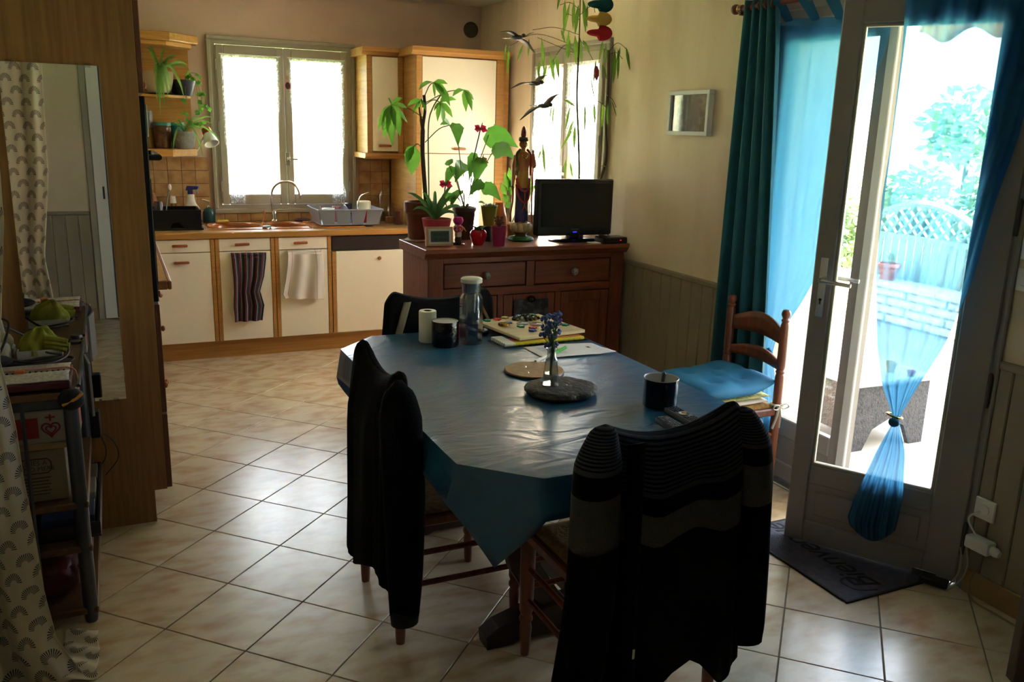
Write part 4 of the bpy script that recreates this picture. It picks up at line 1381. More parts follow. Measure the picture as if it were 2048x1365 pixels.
# dark picture and ornament on the middle door
P = py(1060, 597, SYF)
t = thing('door_plaque', (P.x, SYF - 0.01, 0.55), 'dark mottled picture panel on the middle sideboard door', 'picture')
q0, q1 = py(1027, 601, SYF), py(1094, 660, SYF)
MB().box(q0.x, q1.x, SYF - 0.006, SYF + 0.0045, q1.z, q0.z, bev=0.002).done('panel', mat('mottled_print', '#241f1f', 0.3, col2='#6a6c78', scale=(22, 22, 22), fac=(0.5, 0.75)), t)
MB().ball(P + Vector((0.0, -0.022, 0.0)), 0.022, 12, (1.1, 1, 0.95)).done('crystal_knob', mat('dark_crystal', '#16161c', 0.05), t, True)

# ------------------------------------------------------------------ things standing on the sideboard
ZS = SZ


def sat(x, y):
    p = pz(x, y, ZS)
    p.y = min(p.y, SYB - 0.08)
    if p.y > SYB - 0.081:
        q = py(x, y, p.y)
        p.x = q.x
    p.z = ZS
    return p, mpp(p)


def leafob(parent, pts, wid, side, m, fold=0.25, name='leaf'):
    n = len(pts) - 1
    P = smoothc(pts, 3)
    tab = [(i / n, w) for i, w in enumerate(wid)]
    ws = [max(0.0006, interp(tab, i / (len(P) - 1))[0]) for i in range(len(P))]
    return MB().blade(P, ws, side, fold).done(name, m, parent, True, ang=0)


def leafmat(name, c, c2, tl=0.35):
    """leaf: diffuse and shine plus light glowing through"""
    if name in MATS:
        return MATS[name]
    m = bpy.data.materials.new(name)
    m.use_nodes = True
    nt = m.node_tree
    b = nt.nodes['Principled BSDF']
    b.inputs['Roughness'].default_value = 0.4
    out = nt.nodes['Material Output']
    tc = nt.nodes.new('ShaderNodeTexCoord')
    nz = nt.nodes.new('ShaderNodeTexNoise')
    nz.inputs['Scale'].default_value = 14
    nt.links.new(tc.outputs['Object'], nz.inputs['Vector'])
    mx = nt.nodes.new('ShaderNodeMix')
    mx.data_type = 'RGBA'
    mx.inputs[6].default_value = lin(c)
    mx.inputs[7].default_value = lin(c2)
    nt.links.new(nz.outputs['Fac'], mx.inputs[0])
    nt.links.new(mx.outputs[2], b.inputs['Base Color'])
    t = nt.nodes.new('ShaderNodeBsdfTranslucent')
    hs = nt.nodes.new('ShaderNodeHueSaturation')
    hs.inputs['Value'].default_value = 1.5
    hs.inputs['Hue'].default_value = 0.48
    nt.links.new(mx.outputs[2], hs.inputs['Color'])
    nt.links.new(hs.outputs[0], t.inputs['Color'])
    ms = nt.nodes.new('ShaderNodeMixShader')
    ms.inputs[0].default_value = tl
    nt.links.new(b.outputs[0], ms.inputs[1])
    nt.links.new(t.outputs[0], ms.inputs[2])
    nt.links.new(ms.outputs[0], out.inputs['Surface'])
    m.diffuse_color = lin(c)
    MATS[name] = m
    return m


M_l1 = leafmat('pachira_leaf', '#5f9a3a', '#3f7a2a')
M_l2 = leafmat('anthurium_leaf', '#3f7d2c', '#2a5a20', 0.4)
M_l3 = leafmat('spider_leaf', '#7fa85a', '#4f8438')
M_l4 = leafmat('aloe_leaf', '#4c7d3c', '#2f5b2c', 0.2)
M_l5 = leafmat('bamboo_leaf', '#5e8a2e', '#39601d', 0.35)
M_stem = mat('green_stem', '#55702e', 0.6)
M_wst = mat('woody_stem', '#5a4a34', 0.8, col2='#3c3324', scale=(40, 40, 10))


def pot(t, p, s, prof, m, rim=None, soil=True, n=22):
    MB().lathe([(r * s, h * s) for r, h in prof], n, c=p, capt=False).done('pot', m, t, True)
    if soil:
        r, h = prof[-1][0] * 0.93, prof[-1][1] * 0.9
        MB().lathe([(0.001, h * s - 0.004), (r * s, h * s - 0.004), (r * s, h * s), (0.001, h * s + 0.004)], n, c=p).done('soil', M_soil, t, True)


def pp(x, y, Y):
    return py(x, y, Y)


# tall pachira
p, s = sat(839, 477)
t = thing('money_tree', p, 'tall braided-trunk plant with drooping oval leaves in a brown pot', 'plant')
MB().lathe([(28 * s, 0), (30 * s, 2 * s), (26 * s, 4 * s)], 22, c=p).done('saucer', mat('beige_saucer', '#b3a488', 0.5), t, True)
pot(t, p + Vector((0, 0, 4 * s)), s, [(22, 0), (26, 48), (28, 52), (30, 53), (31, 72), (29, 73), (27, 68)], M_pot_terra)
Y = p.y
tr1 = smoothc([pp(852, 405, Y), pp(848, 350, Y), pp(845, 300, Y), pp(846, 255, Y), pp(850, 220, Y), pp(848, 190, Y)], 6)
MB().tube(tr1, [0.013] * 18 + [0.009] * (len(tr1) - 18), 8).done('trunk', M_wst, t, True)
MB().tube(smoothc([pp(858, 405, Y), pp(857, 330, Y), pp(857, 250, Y), pp(866, 215, Y), pp(885, 185, Y)], 6), 0.004, 6).done('cane', M_stem, t, True)
MB().tube(smoothc([pp(846, 262, Y), pp(842, 240, Y), pp(838, 215, Y)], 5), [0.009] * 6 + [0.005] * 5, 6).done('stub', M_wst, t, True)


def umbrella(t, base, hub, leaves, m, Y, seed=0, wf=0.27):
    random.seed(seed)
    b, h = pp(*base, Y), pp(*hub, Y + random.uniform(-0.05, 0.05))
    mid = b.lerp(h, 0.55) + Vector((0, 0, 0.02))
    MB().tube(smoothc([b, mid, h], 5), 0.0028, 5).done('petiole', M_stem, t, True)
    for (x, y) in leaves:
        e = pp(x, y, h.y + random.uniform(-0.07, 0.05))
        d = e - h
        m1 = h + d * 0.33 + Vector((0, 0, d.length * 0.10))
        m2 = h + d * 0.7 + Vector((0, 0, d.length * 0.10))
        L = d.length
        sd = d.cross(FV + Vector((random.uniform(-0.7, 0.7), random.uniform(-0.7, 0.7), random.uniform(-0.5, 0.5))))
        leafob(t, [h, m1, m2, e], [0.003, L * wf * 0.55, L * wf * 0.5, 0.001], sd, m)


umbrella(t, (846, 235), (783, 210), [(756, 262), (768, 278), (785, 292), (800, 273), (815, 246), (815, 218), (805, 196), (776, 196)], M_l1, Y, 1)
umbrella(t, (850, 210), (880, 205), [(888, 252), (875, 243), (905, 235), (893, 190), (868, 222), (912, 200)], M_l1, Y, 2)
umbrella(t, (852, 205), (928, 180), [(932, 224), (944, 222), (905, 193), (947, 200)], M_l1, Y, 3)
umbrella(t, (848, 195), (868, 165), [(838, 180), (890, 192), (900, 212), (895, 168), (870, 195)], M_l1, Y, 4)
umbrella(t, (846, 215), (842, 200), [(815, 212), (826, 228), (838, 226), (852, 222)], M_l1, Y, 5)
umbrella(t, (846, 300), (828, 292), [(812, 330), (823, 350)], M_l1, Y, 6, 0.5)
umbrella(t, (850, 285), (900, 250), [(888, 240), (880, 250)], M_l1, Y, 7)

# anthurium with heart leaves and red flowers
p, s = sat(928, 477)
t = thing('anthurium', p, 'flamingo plant with big heart leaves and red flowers in a dark pot', 'plant')
pot(t, p, s, [(16, 0), (22, 56), (24, 57), (24, 64), (22, 64), (21, 58)], mat('dark_brown_pot', '#3a2320', 0.4))
Y = p.y
crown = pp(930, 425, Y)
AL = [((918, 275), (912, 252), (916, 293), 15), ((905, 300), (925, 330), (910, 365), 17), ((975, 283), (978, 270), (1036, 295), 24), ((985, 300), (990, 296), (1030, 318), 18), ((958, 325), (962, 322), (950, 372), 18), ((975, 375), (970, 372), (1002, 402), 15), ((945, 375), (962, 366), (938, 392), 12), ((902, 345), (905, 338), (890, 375), 11), ((893, 330), (898, 330), (903, 318), 9), ((945, 320), (948, 312), (938, 362), 12), ((900, 400), (905, 392), (878, 405), 11), ((912, 395), (918, 385), (900, 418), 11)]
for k, (hub, a, e, w) in enumerate(AL):
    h_ = pp(*a, Y + random.uniform(-0.08, 0.06))
    e_ = pp(*e, Y + random.uniform(-0.12, 0.05))
    MB().tube(smoothc([crown, crown.lerp(h_, 0.5) + Vector((0, 0, 0.03)), h_], 5), 0.003, 5).done('petiole', M_stem, t, True)
    d = e_ - h_
    bk = h_ - d * 0.12
    w_ = w * s
    leafob(t, [bk, h_ + d * 0.12, h_ + d * 0.45 + Vector((0, 0, d.length * 0.1)), e_], [w_ * 0.5, w_, w_ * 0.75, 0.001], d.cross(FV + Vector((random.uniform(-0.4, 0.4), random.uniform(-0.4, 0.4), 0.2))), M_l2)
M_flow = leafmat('anthurium_red', '#b3202e', '#8d1622', 0.3)
for (a, st_, col) in (((961, 258), (940, 390), M_flow), ((891, 369), (895, 420), M_flow), ((963, 322), (945, 390), leafmat('rust_flower', '#a85f28', '#7d4520', 0.2))):
    f = pp(*a, Y - 0.05)
    MB().tube(smoothc([pp(*st_, Y), pp((a[0] + st_[0]) / 2 - 4, (a[1] + st_[1]) / 2, Y), f], 6), 0.0035, 6).done('flower_stem', mat('dark_stem', '#3c3322', 0.7), t, True)
    for da, l in ((-0.5, 16), (0.5, 13), (2.4, 15), (3.4, 12)):
        e = f + RV * (math.cos(da) * l * s) + UV * (math.sin(da) * l * s * 0.6) - FV * 0.01
        leafob(t, [f, f.lerp(e, 0.5), e], [0.003, 6 * s, 0.001], UV, col, name='petal')
    MB().tube([f, f + UV * (12 * s) + RV * (4 * s)], [0.004, 0.002], 6).done('spadix', M_wst, t, True)

# aloe in pink pot
p, s = sat(873, 489.5)
t = thing('aloe_plant', p, 'spiky aloe plant in a coral pink pot behind the clock', 'plant')
pot(t, p, s, [(20, 0), (29, 50), (30, 52), (28, 52), (27, 47)], mat('coral_pink_pot', '#b03a48', 0.3))
Y = p.y
hub = pp(870, 437, Y)
for (x, y) in ((815, 386), (845, 385), (826, 420), (905, 372), (912, 392), (925, 415), (890, 395), (870, 382), (915, 432), (850, 400), (893, 425)):
    e = pp(x, y, Y + random.uniform(-0.1, 0.1))
    d = e - hub
    leafob(t, [hub, hub + d * 0.4 + Vector((0, 0, 0.03)), hub + d * 0.75 + Vector((0, 0, 0.025)), e], [0.012, 0.011, 0.008, 0.001], d.cross(FV), M_l4, 0.5)

# weather clock
p, s = sat(880, 494)
t = thing('weather_clock', p, 'small wooden framed digital clock with grey display', 'clock')
Mk = tr(p.x, p.y, p.z + 0.0028) @ rz(R(-4)) @ Matrix.Rotation(R(-6), 4, 'X')
w_, h_ = 28 * s, 39 * s
MB().box(-w_, w_, 0, 0.028, 0, h_, bev=0.003, M=Mk).done('case', mat('beech_case', '#b98f6d', 0.5), t)
MB().box(-w_ + 0.012, w_ - 0.012, -0.002, 0.004, 0.012, h_ - 0.012, bev=0.001, M=Mk).done('bezel', mat('silver_bezel', '#bcbcb4', 0.4), t)
sc_ = MB().box(-w_ + 0.025, w_ - 0.025, -0.004, 0.002, 0.024, h_ - 0.024, M=Mk).done('display', mat('lcd_grey', '#4a5f58', 0.2), t)
M_lcd = mat('lcd_ink', '#26332f', 0.3)
Mtx = Mk @ tr(0, -0.0042, h_ * 0.5) @ Matrix.Rotation(R(90), 4, 'X')
for dx_, dy_ in ((-0.5, 0.2), (0.0, 0.2), (0.5, 0.2), (-0.4, -0.3), (0.1, -0.3), (0.5, -0.3)):
    MB().box(-0.011, 0.011, -0.0008, 0.0005, -0.006, 0.006, M=Mk @ tr(dx_ * w_ * 0.75, -0.004, h_ * 0.5 + dy_ * h_ * 0.5)).done('digit_block', M_lcd, sc_)

# doll bottle with pink hat
p, s = sat(916, 489)
t = thing('doll_figurine', p, 'small doll figurine with bright pink hat beside the clock', 'figurine')
MB().lathe([(13 * s, 0), (13 * s, 2 * s), (10 * s, 4 * s), (0.001, 4 * s)], 18, c=p).done('base', M_blackg, t, True)
MB().lathe([(6 * s, 4 * s), (7 * s, 8 * s), (6 * s, 16 * s)], 14, c=p).done('skirt', mat('olive_skirt', '#4c4526', 0.7), t, True)
MB().lathe([(6 * s, 15 * s), (7 * s, 18 * s), (6.5 * s, 26 * s)], 14, c=p).done('apron', mat('pale_apron', '#c2b5b8', 0.7), t, True)
MB().lathe([(7 * s, 25 * s), (10 * s, 30 * s), (9 * s, 36 * s), (5 * s, 39 * s)], 14, c=p).done('shawl', mat('crimson_dots', '#b8364e', 0.7, col2='#d8c8c8', scale=(80, 80, 80), fac=(0.55, 0.6)), t, True)
MB().ball(p + Vector((0, 0, 41 * s)), 5.5 * s, 12).done('head', mat('doll_skin', '#b98a78', 0.6), t, True)
MB().lathe([(6.5 * s, 40 * s), (9 * s, 43 * s), (10.5 * s, 48 * s), (8 * s, 54 * s), (0.001, 55 * s)], 16, c=p, fn=lambda a, z: 1 + 0.08 * math.cos(a * 5)).done('hat', mat('fuchsia_felt', '#b01a78', 0.9), t, True)
MB().tube([p + Vector((5 * s, -0.01, 36 * s)), p + Vector((10 * s, -0.015, 32 * s)), p + Vector((15 * s, -0.015, 26 * s))], [2 * s, 2.2 * s, 1 * s], 6).done('plait', mat('yellow_wool', '#c9a24a', 0.9), t, True)

# strawberry pot
p, s = sat(956, 490)
t = thing('strawberry_pot', p, 'shiny red heart-shaped pot with dark leaves', 'plant')
MB().lathe([(10 * s, 0), (13 * s, 6 * s), (17 * s, 18 * s), (16.5 * s, 26 * s), (13 * s, 30 * s), (11 * s, 28 * s), (10 * s, 24 * s)], 24, c=p, capt=False).done('pot', mat('red_glaze', '#b0121c', 0.12), t, True)
hub = p + Vector((0, 0, 26 * s))
for k in range(11):
    a = k * 2.4
    l = random.uniform(14, 26) * s
    e = hub + Vector((math.cos(a) * l, math.sin(a) * l * 0.7, random.uniform(2, 14) * s))
    leafob(t, [hub, hub.lerp(e, 0.5) + Vector((0, 0, 0.012)), e], [0.003, 5 * s, 0.001], (-math.sin(a), math.cos(a), 0.2), M_l4)

# olive succulent pot on a stand
p, s = sat(977, 482)
t = thing('succulent_pot', p, 'olive green pot of pale succulents raised behind the red pot', 'plant')
MB().lathe([(14 * s, 0), (13 * s, 22 * s), (11 * s, 30 * s), (0.001, 30 * s)], 18, c=p).done('stand', M_black, t, True)
q = p + Vector((0, 0, 30 * s))
pot(t, q, s, [(11, 0), (16.5, 38), (17.5, 40), (16, 40), (15, 36)], mat('olive_pot', '#6f7326', 0.3))
hub = q + Vector((0, 0, 36 * s))
M_suc = leafmat('succulent', '#7f9a7a', '#566f58', 0.1)
for k in range(26):
    a = k * 2.4
    rr = (0.2 + 0.8 * math.sqrt(k / 26)) * 18 * s
    b = hub + Vector((math.cos(a) * rr * 0.6, math.sin(a) * rr * 0.6, 2 * s))
    e = hub + Vector((math.cos(a) * rr, math.sin(a) * rr, (10 - 5 * rr / (18 * s)) * s))
    leafob(t, [b, b.lerp(e, 0.5), e], [2.2 * s, 2.6 * s, 0.8 * s], (-math.sin(a), math.cos(a), 0), M_suc)
e = hub + Vector((-0.08, 0, 0.03))
leafob(t, [hub, hub.lerp(e, 0.5) + Vector((0, 0, 0.02)), e], [0.004, 0.016, 0.002], (0, 1, 0.5), M_l1)

# magenta pot with dry plant
p, s = sat(997, 492)
t = thing('magenta_pot', p, 'magenta pot holding a dried reddish plant beside the statue', 'plant')
pot(t, p, s, [(12, 0), (15.5, 38), (16.5, 39), (15, 39), (14, 34)], mat('magenta_plastic', '#97265a', 0.3))
hub = p + Vector((0, 0, 34 * s))
M_dry = mat('dry_plant', '#6d4440', 0.9)
for k in range(22):
    a = k * 2.4
    e = hub + Vector((math.cos(a) * 11 * s * random.random(), math.sin(a) * 11 * s * random.random(), random.uniform(10, 24) * s))
    m_ = hub.lerp(e, 0.5) + Vector((math.sin(k) * 0.01, math.cos(k) * 0.01, 0))
    st_ = MB().tube([hub, m_, e], 0.0016, 5).done('sprig', M_dry, t, True)
    MB().ball(e, 2.2 * s, 6).done('bud', M_dry, st_)

# orange glazed vase and cream vases half hidden behind the statue
p, s = sat(1000, 462)
MB().lathe([(14 * s, 0), (16 * s, 20 * s), (16 * s, 40 * s), (11 * s, 60 * s), (9 * s, 70 * s)], 20, c=Vector((p.x - 0.005, SYB - 0.07, ZS))).done('amber_vase', mat('amber_glaze', '#b3692a', 0.25), smooth=True, label='amber glazed vase standing behind the magenta pot', cat='vase')
q = Vector((sat(1060, 462)[0].x + 0.015, SYB - 0.06, ZS))
MB().lathe([(16 * s, 0), (18 * s, 10 * s), (18 * s, 42 * s), (15 * s, 46 * s)], 20, c=q).done('storage_tin', mat('straw_tin', '#b79a63', 0.5, col2='#8f7443', scale=(6, 6, 40)), smooth=True, label='straw-coloured tin between the statue and television', cat='tin')
# leafy pothos behind the statue
p2 = Vector((sat(1012, 455)[0].x, SYB - 0.05, ZS))
t = thing('pothos_plant', p2 + Vector((0.05, 0, 0)), 'light green leafy plant partly hidden behind the statue', 'plant')
MB().lathe([(0.03, 0), (0.036, 0.08), (0.034, 0.08), (0.03, 0.07)], 16, c=p2 + Vector((0.05, 0, 0))).done('pot', mat('clay_pot', '#8d5a3c', 0.7), t, True)
hub = p2 + Vector((0.05, 0, 0.075))
for (x, y) in ((1002, 365), (1010, 345), (1018, 335), (1006, 388), (1022, 360), (1065, 360), (1072, 370), (1012, 405)):
    e = pp(x, y, SYB - 0.05)
    d = e - hub
    a_ = hub + d * 0.6 + Vector((0, 0, 0.02))
    MB().tube([hub, hub.lerp(a_, 0.5) + Vector((0.0, 0.01, 0.02)), a_], 0.002, 5).done('petiole', M_stem, t, True)
    leafob(t, [a_, a_.lerp(e, 0.4) + Vector((0, 0, 0.012)), e], [0.008, 0.022, 0.001], d.cross(FV), M_l1)

# ------------------------------------------------------------------ standing goddess statue
p, s = sat(1041, 481)
t = thing('robed_statue', p, 'painted standing goddess statue in blue robe and red sash on a lotus base', 'statue')
MB().lathe([(24 * s, 0), (26 * s, 3 * s), (24 * s, 7 * s), (16 * s, 9 * s)], 24, c=p, fn=lambda a, z: 1 + 0.03 * math.sin(a * 9)).done('green_base', mat('green_paint', '#1f6a34', 0.5, col2='#7a7a2e', scale=(40, 40, 40), fac=(0.6, 0.7)), t, True)
MB().lathe([(13 * s, 8 * s), (11 * s, 12 * s), (14 * s, 17 * s)], 20, c=p).done('pedestal_neck', mat('worn_brown', '#6a4330', 0.6), t, True)
M_lotus = mat('cream_lotus', '#bfae84', 0.5, col2='#94805a', scale=(30, 30, 30))
lot = MB().lathe([(12 * s, 16 * s), (20 * s, 20 * s), (21 * s, 32 * s), (17 * s, 36 * s), (0.001, 36 * s)], 24, c=p).done('lotus_base', M_lotus, t, True)
for k in range(12):
    a = k * math.pi / 6
    c = p + Vector((math.cos(a) * 19 * s, math.sin(a) * 19 * s, 27 * s))
    MB().ball((0, 0, 0), 1, 10, (3.6 * s, 5.2 * s, 9 * s), M=tr(*c) @ rz(a)).done('lotus_petal', M_lotus, lot, True)
hx = 5 * s


def body(prof, nm, m, cx=0.0, sy=0.7, parent=None):
    return MB().lathe([(r * s, h * s) for r, h in prof], 20, c=p + Vector((cx, 0, 0)), sy=sy).done(nm, m, parent or t, True)


M_robe = mat('indigo_robe', '#3a2f6e', 0.5, col2='#2a2252', scale=(20, 20, 20))
M_skin = mat('golden_skin', '#b07038', 0.45)
M_sash = mat('red_sash', '#a02428', 0.5)
body([(14, 36), (15, 40), (14, 60), (13.5, 85), (14.5, 100), (13, 108)], 'robe', M_robe)
body([(14, 104), (15, 112), (13, 126), (12.5, 136)], 'waist_wrap', mat('ochre_wrap', '#b0842e', 0.5))
body([(12, 134), (14, 150), (15.5, 162), (13, 170), (5, 175)], 'torso', M_skin)
body([(4.2, 172), (4.2, 180)], 'neck', M_skin, sy=1)
MB().ball(p + Vector((0, 0, 188 * s)), 8.2 * s, 16, (0.92, 1, 1.2)).done('head', M_skin, t, True)
MB().ball(p + Vector((0, -8.4 * s, 186.5 * s)), 1.3 * s, 8, (0.8, 1, 1.6)).done('nose', M_skin, t, True)
for sx in (-1, 1):
    MB().ball(p + Vector((sx * 3.1 * s, -7.4 * s, 189 * s)), 1.1 * s, 8, (1.5, 0.6, 0.6)).done('eye', M_black, t, True)
    MB().ball(p + Vector((sx * 7.8 * s, 0, 187 * s)), 1.8 * s, 8, (0.6, 1, 2.0)).done('ear', M_skin, t, True)
MB().ball(p + Vector((0, -7.8 * s, 183 * s)), 1.2 * s, 8, (1.6, 0.6, 0.5)).done('mouth', M_sash, t, True)
MB().lathe([(8.6 * s, 193 * s), (9.6 * s, 195 * s), (9.2 * s, 200 * s), (4 * s, 202 * s)], 20, c=p).done('headband', mat('grey_hairband', '#4f4640', 0.5), t, True)
MB().lathe([(4 * s, 200 * s), (5.5 * s, 205 * s), (5 * s, 212 * s), (3 * s, 219 * s), (0.5 * s, 222 * s)], 14, c=p).done('topknot', mat('maroon_topknot', '#7a2a2c', 0.5), t, True)
MB().ball(p + Vector((0, -4.5 * s, 211 * s)), 2.2 * s, 8).done('jewel', M_black, t, True)
M_shawl = mat('green_grey_shawl', '#55603f', 0.6)
for sx in (-1, 1):
    MB().tube(smoothc([p + Vector((sx * 7 * s, -2 * s, 178 * s)), p + Vector((sx * 15 * s, -3 * s, 168 * s)), p + Vector((sx * 14 * s, -6 * s, 150 * s)), p + Vector((sx * 15 * s, -5 * s, 128 * s))], 5), [2.5 * s] * 16, 8).done('shawl', M_shawl if sx < 0 else M_sash, t, True)
# her arm hanging down, the other bent up
MB().tube(smoothc([p + Vector((-14 * s, 0, 166 * s)), p + Vector((-19 * s, -1 * s, 146 * s)), p + Vector((-21 * s, -4 * s, 126 * s)), p + Vector((-23 * s, -6 * s, 108 * s))], 5), [5 * s] * 6 + [4 * s] * 6 + [3 * s] * 4, 10).done('arm', M_skin, t, True)
MB().tube(smoothc([p + Vector((14 * s, 0, 166 * s)), p + Vector((20 * s, -1 * s, 150 * s)), p + Vector((22 * s, -6 * s, 146 * s)), p + Vector((19 * s, -9 * s, 162 * s)), p + Vector((17 * s, -9 * s, 170 * s))], 5), [5 * s] * 6 + [4 * s] * 8 + [3 * s] * 7, 10).done('arm', M_skin, t, True)
MB().ball(p + Vector((-23.5 * s, -6 * s, 104 * s)), 3.2 * s, 8, (0.9, 0.7, 1.5)).done('hand', M_skin, t, True)
MB().ball(p + Vector((17 * s, -9 * s, 173 * s)), 3.0 * s, 8, (0.9, 0.7, 1.6)).done('hand', M_skin, t, True)
# sashes: swags across the robe and ribbons at the sides
for z0, z1, w in ((122, 98, 13), (110, 76, 13.5)):
    pts = [p + Vector((w * s * math.cos(a) * 1.05, -10.5 * s * math.sin(a) - 2 * s, (z1 + (z0 - z1) * (1 - math.sin(a))) * s)) for a in [math.pi * i / 14 for i in range(15)]]
    MB().tube(pts, [2.4 * s] * 15, 8).done('sash_swag', M_sash, t, True)
MB().tube(smoothc([p + Vector((0, -12 * s, 98 * s)), p + Vector((0.5 * s, -12.5 * s, 85 * s)), p + Vector((0, -12.5 * s, 70 * s)), p + Vector((-5 * s, -12 * s, 60 * s))], 4), 1.8 * s, 6).done('sash_tail', mat('orange_sash', '#a8481e', 0.5), t, True)
MB().tube([p + Vector((0, -12.5 * s, 70 * s)), p + Vector((5 * s, -12 * s, 60 * s))], 1.7 * s, 6).done('sash_tail', MATS['orange_sash'], t, True)
MB().tube(smoothc([p + Vector((-22 * s, -5 * s, 106 * s)), p + Vector((-21 * s, -3 * s, 80 * s)), p + Vector((-24 * s, -2 * s, 60 * s)), p + Vector((-25 * s, 0, 38 * s))], 5), 1.8 * s, 6).done('ribbon', M_sash, t, True)
MB().tube(smoothc([p + Vector((20 * s, -5 * s, 150 * s)), p + Vector((20.5 * s, -3 * s, 100 * s)), p + Vector((21 * s, -2 * s, 60 * s)), p + Vector((24 * s, 0, 30 * s))], 5), 1.6 * s, 6).done('ribbon', M_sash, t, True)
for sx in (-1, 1):
    MB().ball(p + Vector((sx * 7 * s, -9 * s, 37.5 * s)), 3.2 * s, 8, (1, 1.6, 0.6)).done('foot', M_skin, t, True)
MB().tube([p + Vector((6 * s * math.cos(a), -9.5 * s - 1.5 * s * math.sin(a), (168 - 7 * math.sin(a)) * s)) for a in [math.pi * i / 8 for i in range(9)]], 0.7 * s, 5).done('necklace', M_gold, t, True)

# ------------------------------------------------------------------ television
YT = 4.58
a, b = py(1073, 358, YT), py(1226, 358, YT)
c = py(1066, 486, YT)
zt, zb = a.z, py(1150, 470, YT).z
t = thing('television', ((a.x + b.x) / 2, YT, ZS), 'black flat screen television on a pedestal stand on the sideboard', 'television')
xa, xb = a.x, b.x - 0.005
MB().box(xa, xb, YT - 0.025, YT + 0.03, zb, zt, bev=0.008).done('housing', M_black, t)
MB().box(xa + 0.06, xb - 0.06, YT + 0.03, YT + 0.07, zb + 0.04, zt - 0.08, bev=0.02).done('rear_cover', M_black, t)
MB().box(xa + 0.025, xb - 0.025, YT - 0.0275, YT - 0.024, zb + 0.055, zt - 0.025).done('screen', mat('screen_black', '#10151b', 0.22), t)
MB().box((xa + xb) / 2 - 0.03, (xa + xb) / 2 + 0.03, YT - 0.02, YT + 0.02, ZS + 0.012, zb + 0.01).done('neck', M_blackg, t)
MB().lathe([(0.16, 0), (0.16, 0.008), (0.14, 0.014), (0.001, 0.016)], 30, c=((xa + xb) / 2, YT, ZS), sy=0.62).done('stand', M_blackg, t, True)
MB().box((xa + xb) / 2 - 0.012, (xa + xb) / 2 + 0.012, YT - 0.027, YT - 0.024, zb + 0.018, zb + 0.023).done('power_light', emit_mat('blue_led', '#2030ff', 0.5), t)
MB().box((xa + xb) / 2 - 0.025, (xa + xb) / 2 + 0.025, YT - 0.027, YT - 0.024, zb + 0.034, zb + 0.041).done('logo_plate', mat('logo_grey', '#4a4d55', 0.4), t)
# set-top box and cables
q = pz(1247, 484, ZS)
t = thing('set_top_box', (2.71, 4.455, ZS), 'small black set-top box with red light at the sideboard end', 'electronics')
MB().box(2.63, 2.798, 4.40, 4.51, ZS - 0.0005, ZS + 0.035, bev=0.006).done('case', M_black, t)
MB().box(2.745, 2.753, 4.3985, 4.401, ZS + 0.016, ZS + 0.02).done('standby_light', emit_mat('red_led', '#ff2010', 0.4), t)
MB().tube(smoothc([(2.68, 4.508, ZS + 0.02), (2.675, 4.528, ZS + 0.035), (2.70, 4.535, ZS + 0.05), (2.73, 4.528, ZS + 0.04), (2.74, 4.508, ZS + 0.02)], 5), 0.003, 6).done('cable', M_black, t, True)
q = pz(1190, 487, ZS)
MB().box(q.x - 0.04, q.x + 0.03, q.y - 0.02, q.y + 0.03, ZS, ZS + 0.006, bev=0.002).done('memo_card', M_white, label='crumpled white card on the sideboard beside the set-top box', cat='paper')

# ------------------------------------------------------------------ tall bamboo behind the television
YBm = 4.68
q = Vector((py(1158, 470, YBm).x, YBm + 0.06, ZS))
t = thing('bamboo_plant', (q.x, q.y, ZS), 'tall thin bamboo with narrow hanging leaves behind the television', 'plant')
MB().lathe([(0.055, 0), (0.07, 0.11), (0.075, 0.115), (0.07, 0.115), (0.06, 0.1)], 20, c=(q.x, q.y, ZS)).done('pot', mat('grey_pot', '#5b5650', 0.7), t, True)
stm = smoothc([(q.x, q.y, ZS + 0.1)] + [py(x, y, YBm + 0.03) for x, y in ((1158, 360), (1157, 280), (1154, 190), (1158, 90), (1160, 20), (1162, -60))], 6)
MB().tube(stm, [0.006] * (len(stm) - 12) + [0.004] * 12, 7).done('cane', mat('bamboo_cane', '#6d6a35', 0.6), t, True)
st2 = smoothc([(q.x + 0.03, q.y, ZS + 0.1), py(1207, 340, YBm + 0.05), py(1212, 250, YBm + 0.05), py(1216, 170, YBm + 0.05), py(1217, 100, YBm + 0.05)], 6)
MB().tube(st2, 0.0095, 7).done('cane', mat('brown_cane', '#5a4a30', 0.7), t, True)
random.seed(5)


def bpt(x, y, Y):
    q = py(x, y, Y)
    return q if q.x < XR - 0.05 else px(x, y, XR - 0.05)


BR = [((1158, 95), (1075, 68), (1020, 92)), ((1158, 110), (1110, 90), (1075, 75)), ((1160, 70), (1110, 55), (1065, 60)), ((1158, 120), (1130, 90), (1090, 150)), ((1157, 75), (1175, 100), (1186, 120)), ((1160, 20), (1140, 5), (1120, 10)), ((1160, 30), (1185, 10), (1190, 25)), ((1216, 105), (1235, 86), (1255, 100)), ((1216, 110), (1232, 105), (1245, 118)), ((1155, 210), (1140, 205), (1128, 200)), ((1214, 190), (1225, 200), (1232, 215)), ((1213, 215), (1200, 205), (1190, 200)), ((1156, 250), (1145, 255), (1140, 265)), ((1160, 0), (1150, -10), (1145, -5)), ((1160, 40), (1135, 28), (1130, 40))]
for b0, b1, b2 in BR:
    MB().tube(smoothc([bpt(*b0, YBm + 0.03), bpt(*b1, YBm + random.uniform(-0.05, 0.05)), bpt(*b2, YBm + random.uniform(-0.08, 0.05))], 5), 0.0018, 5).done('twig', M_wst, t, True)
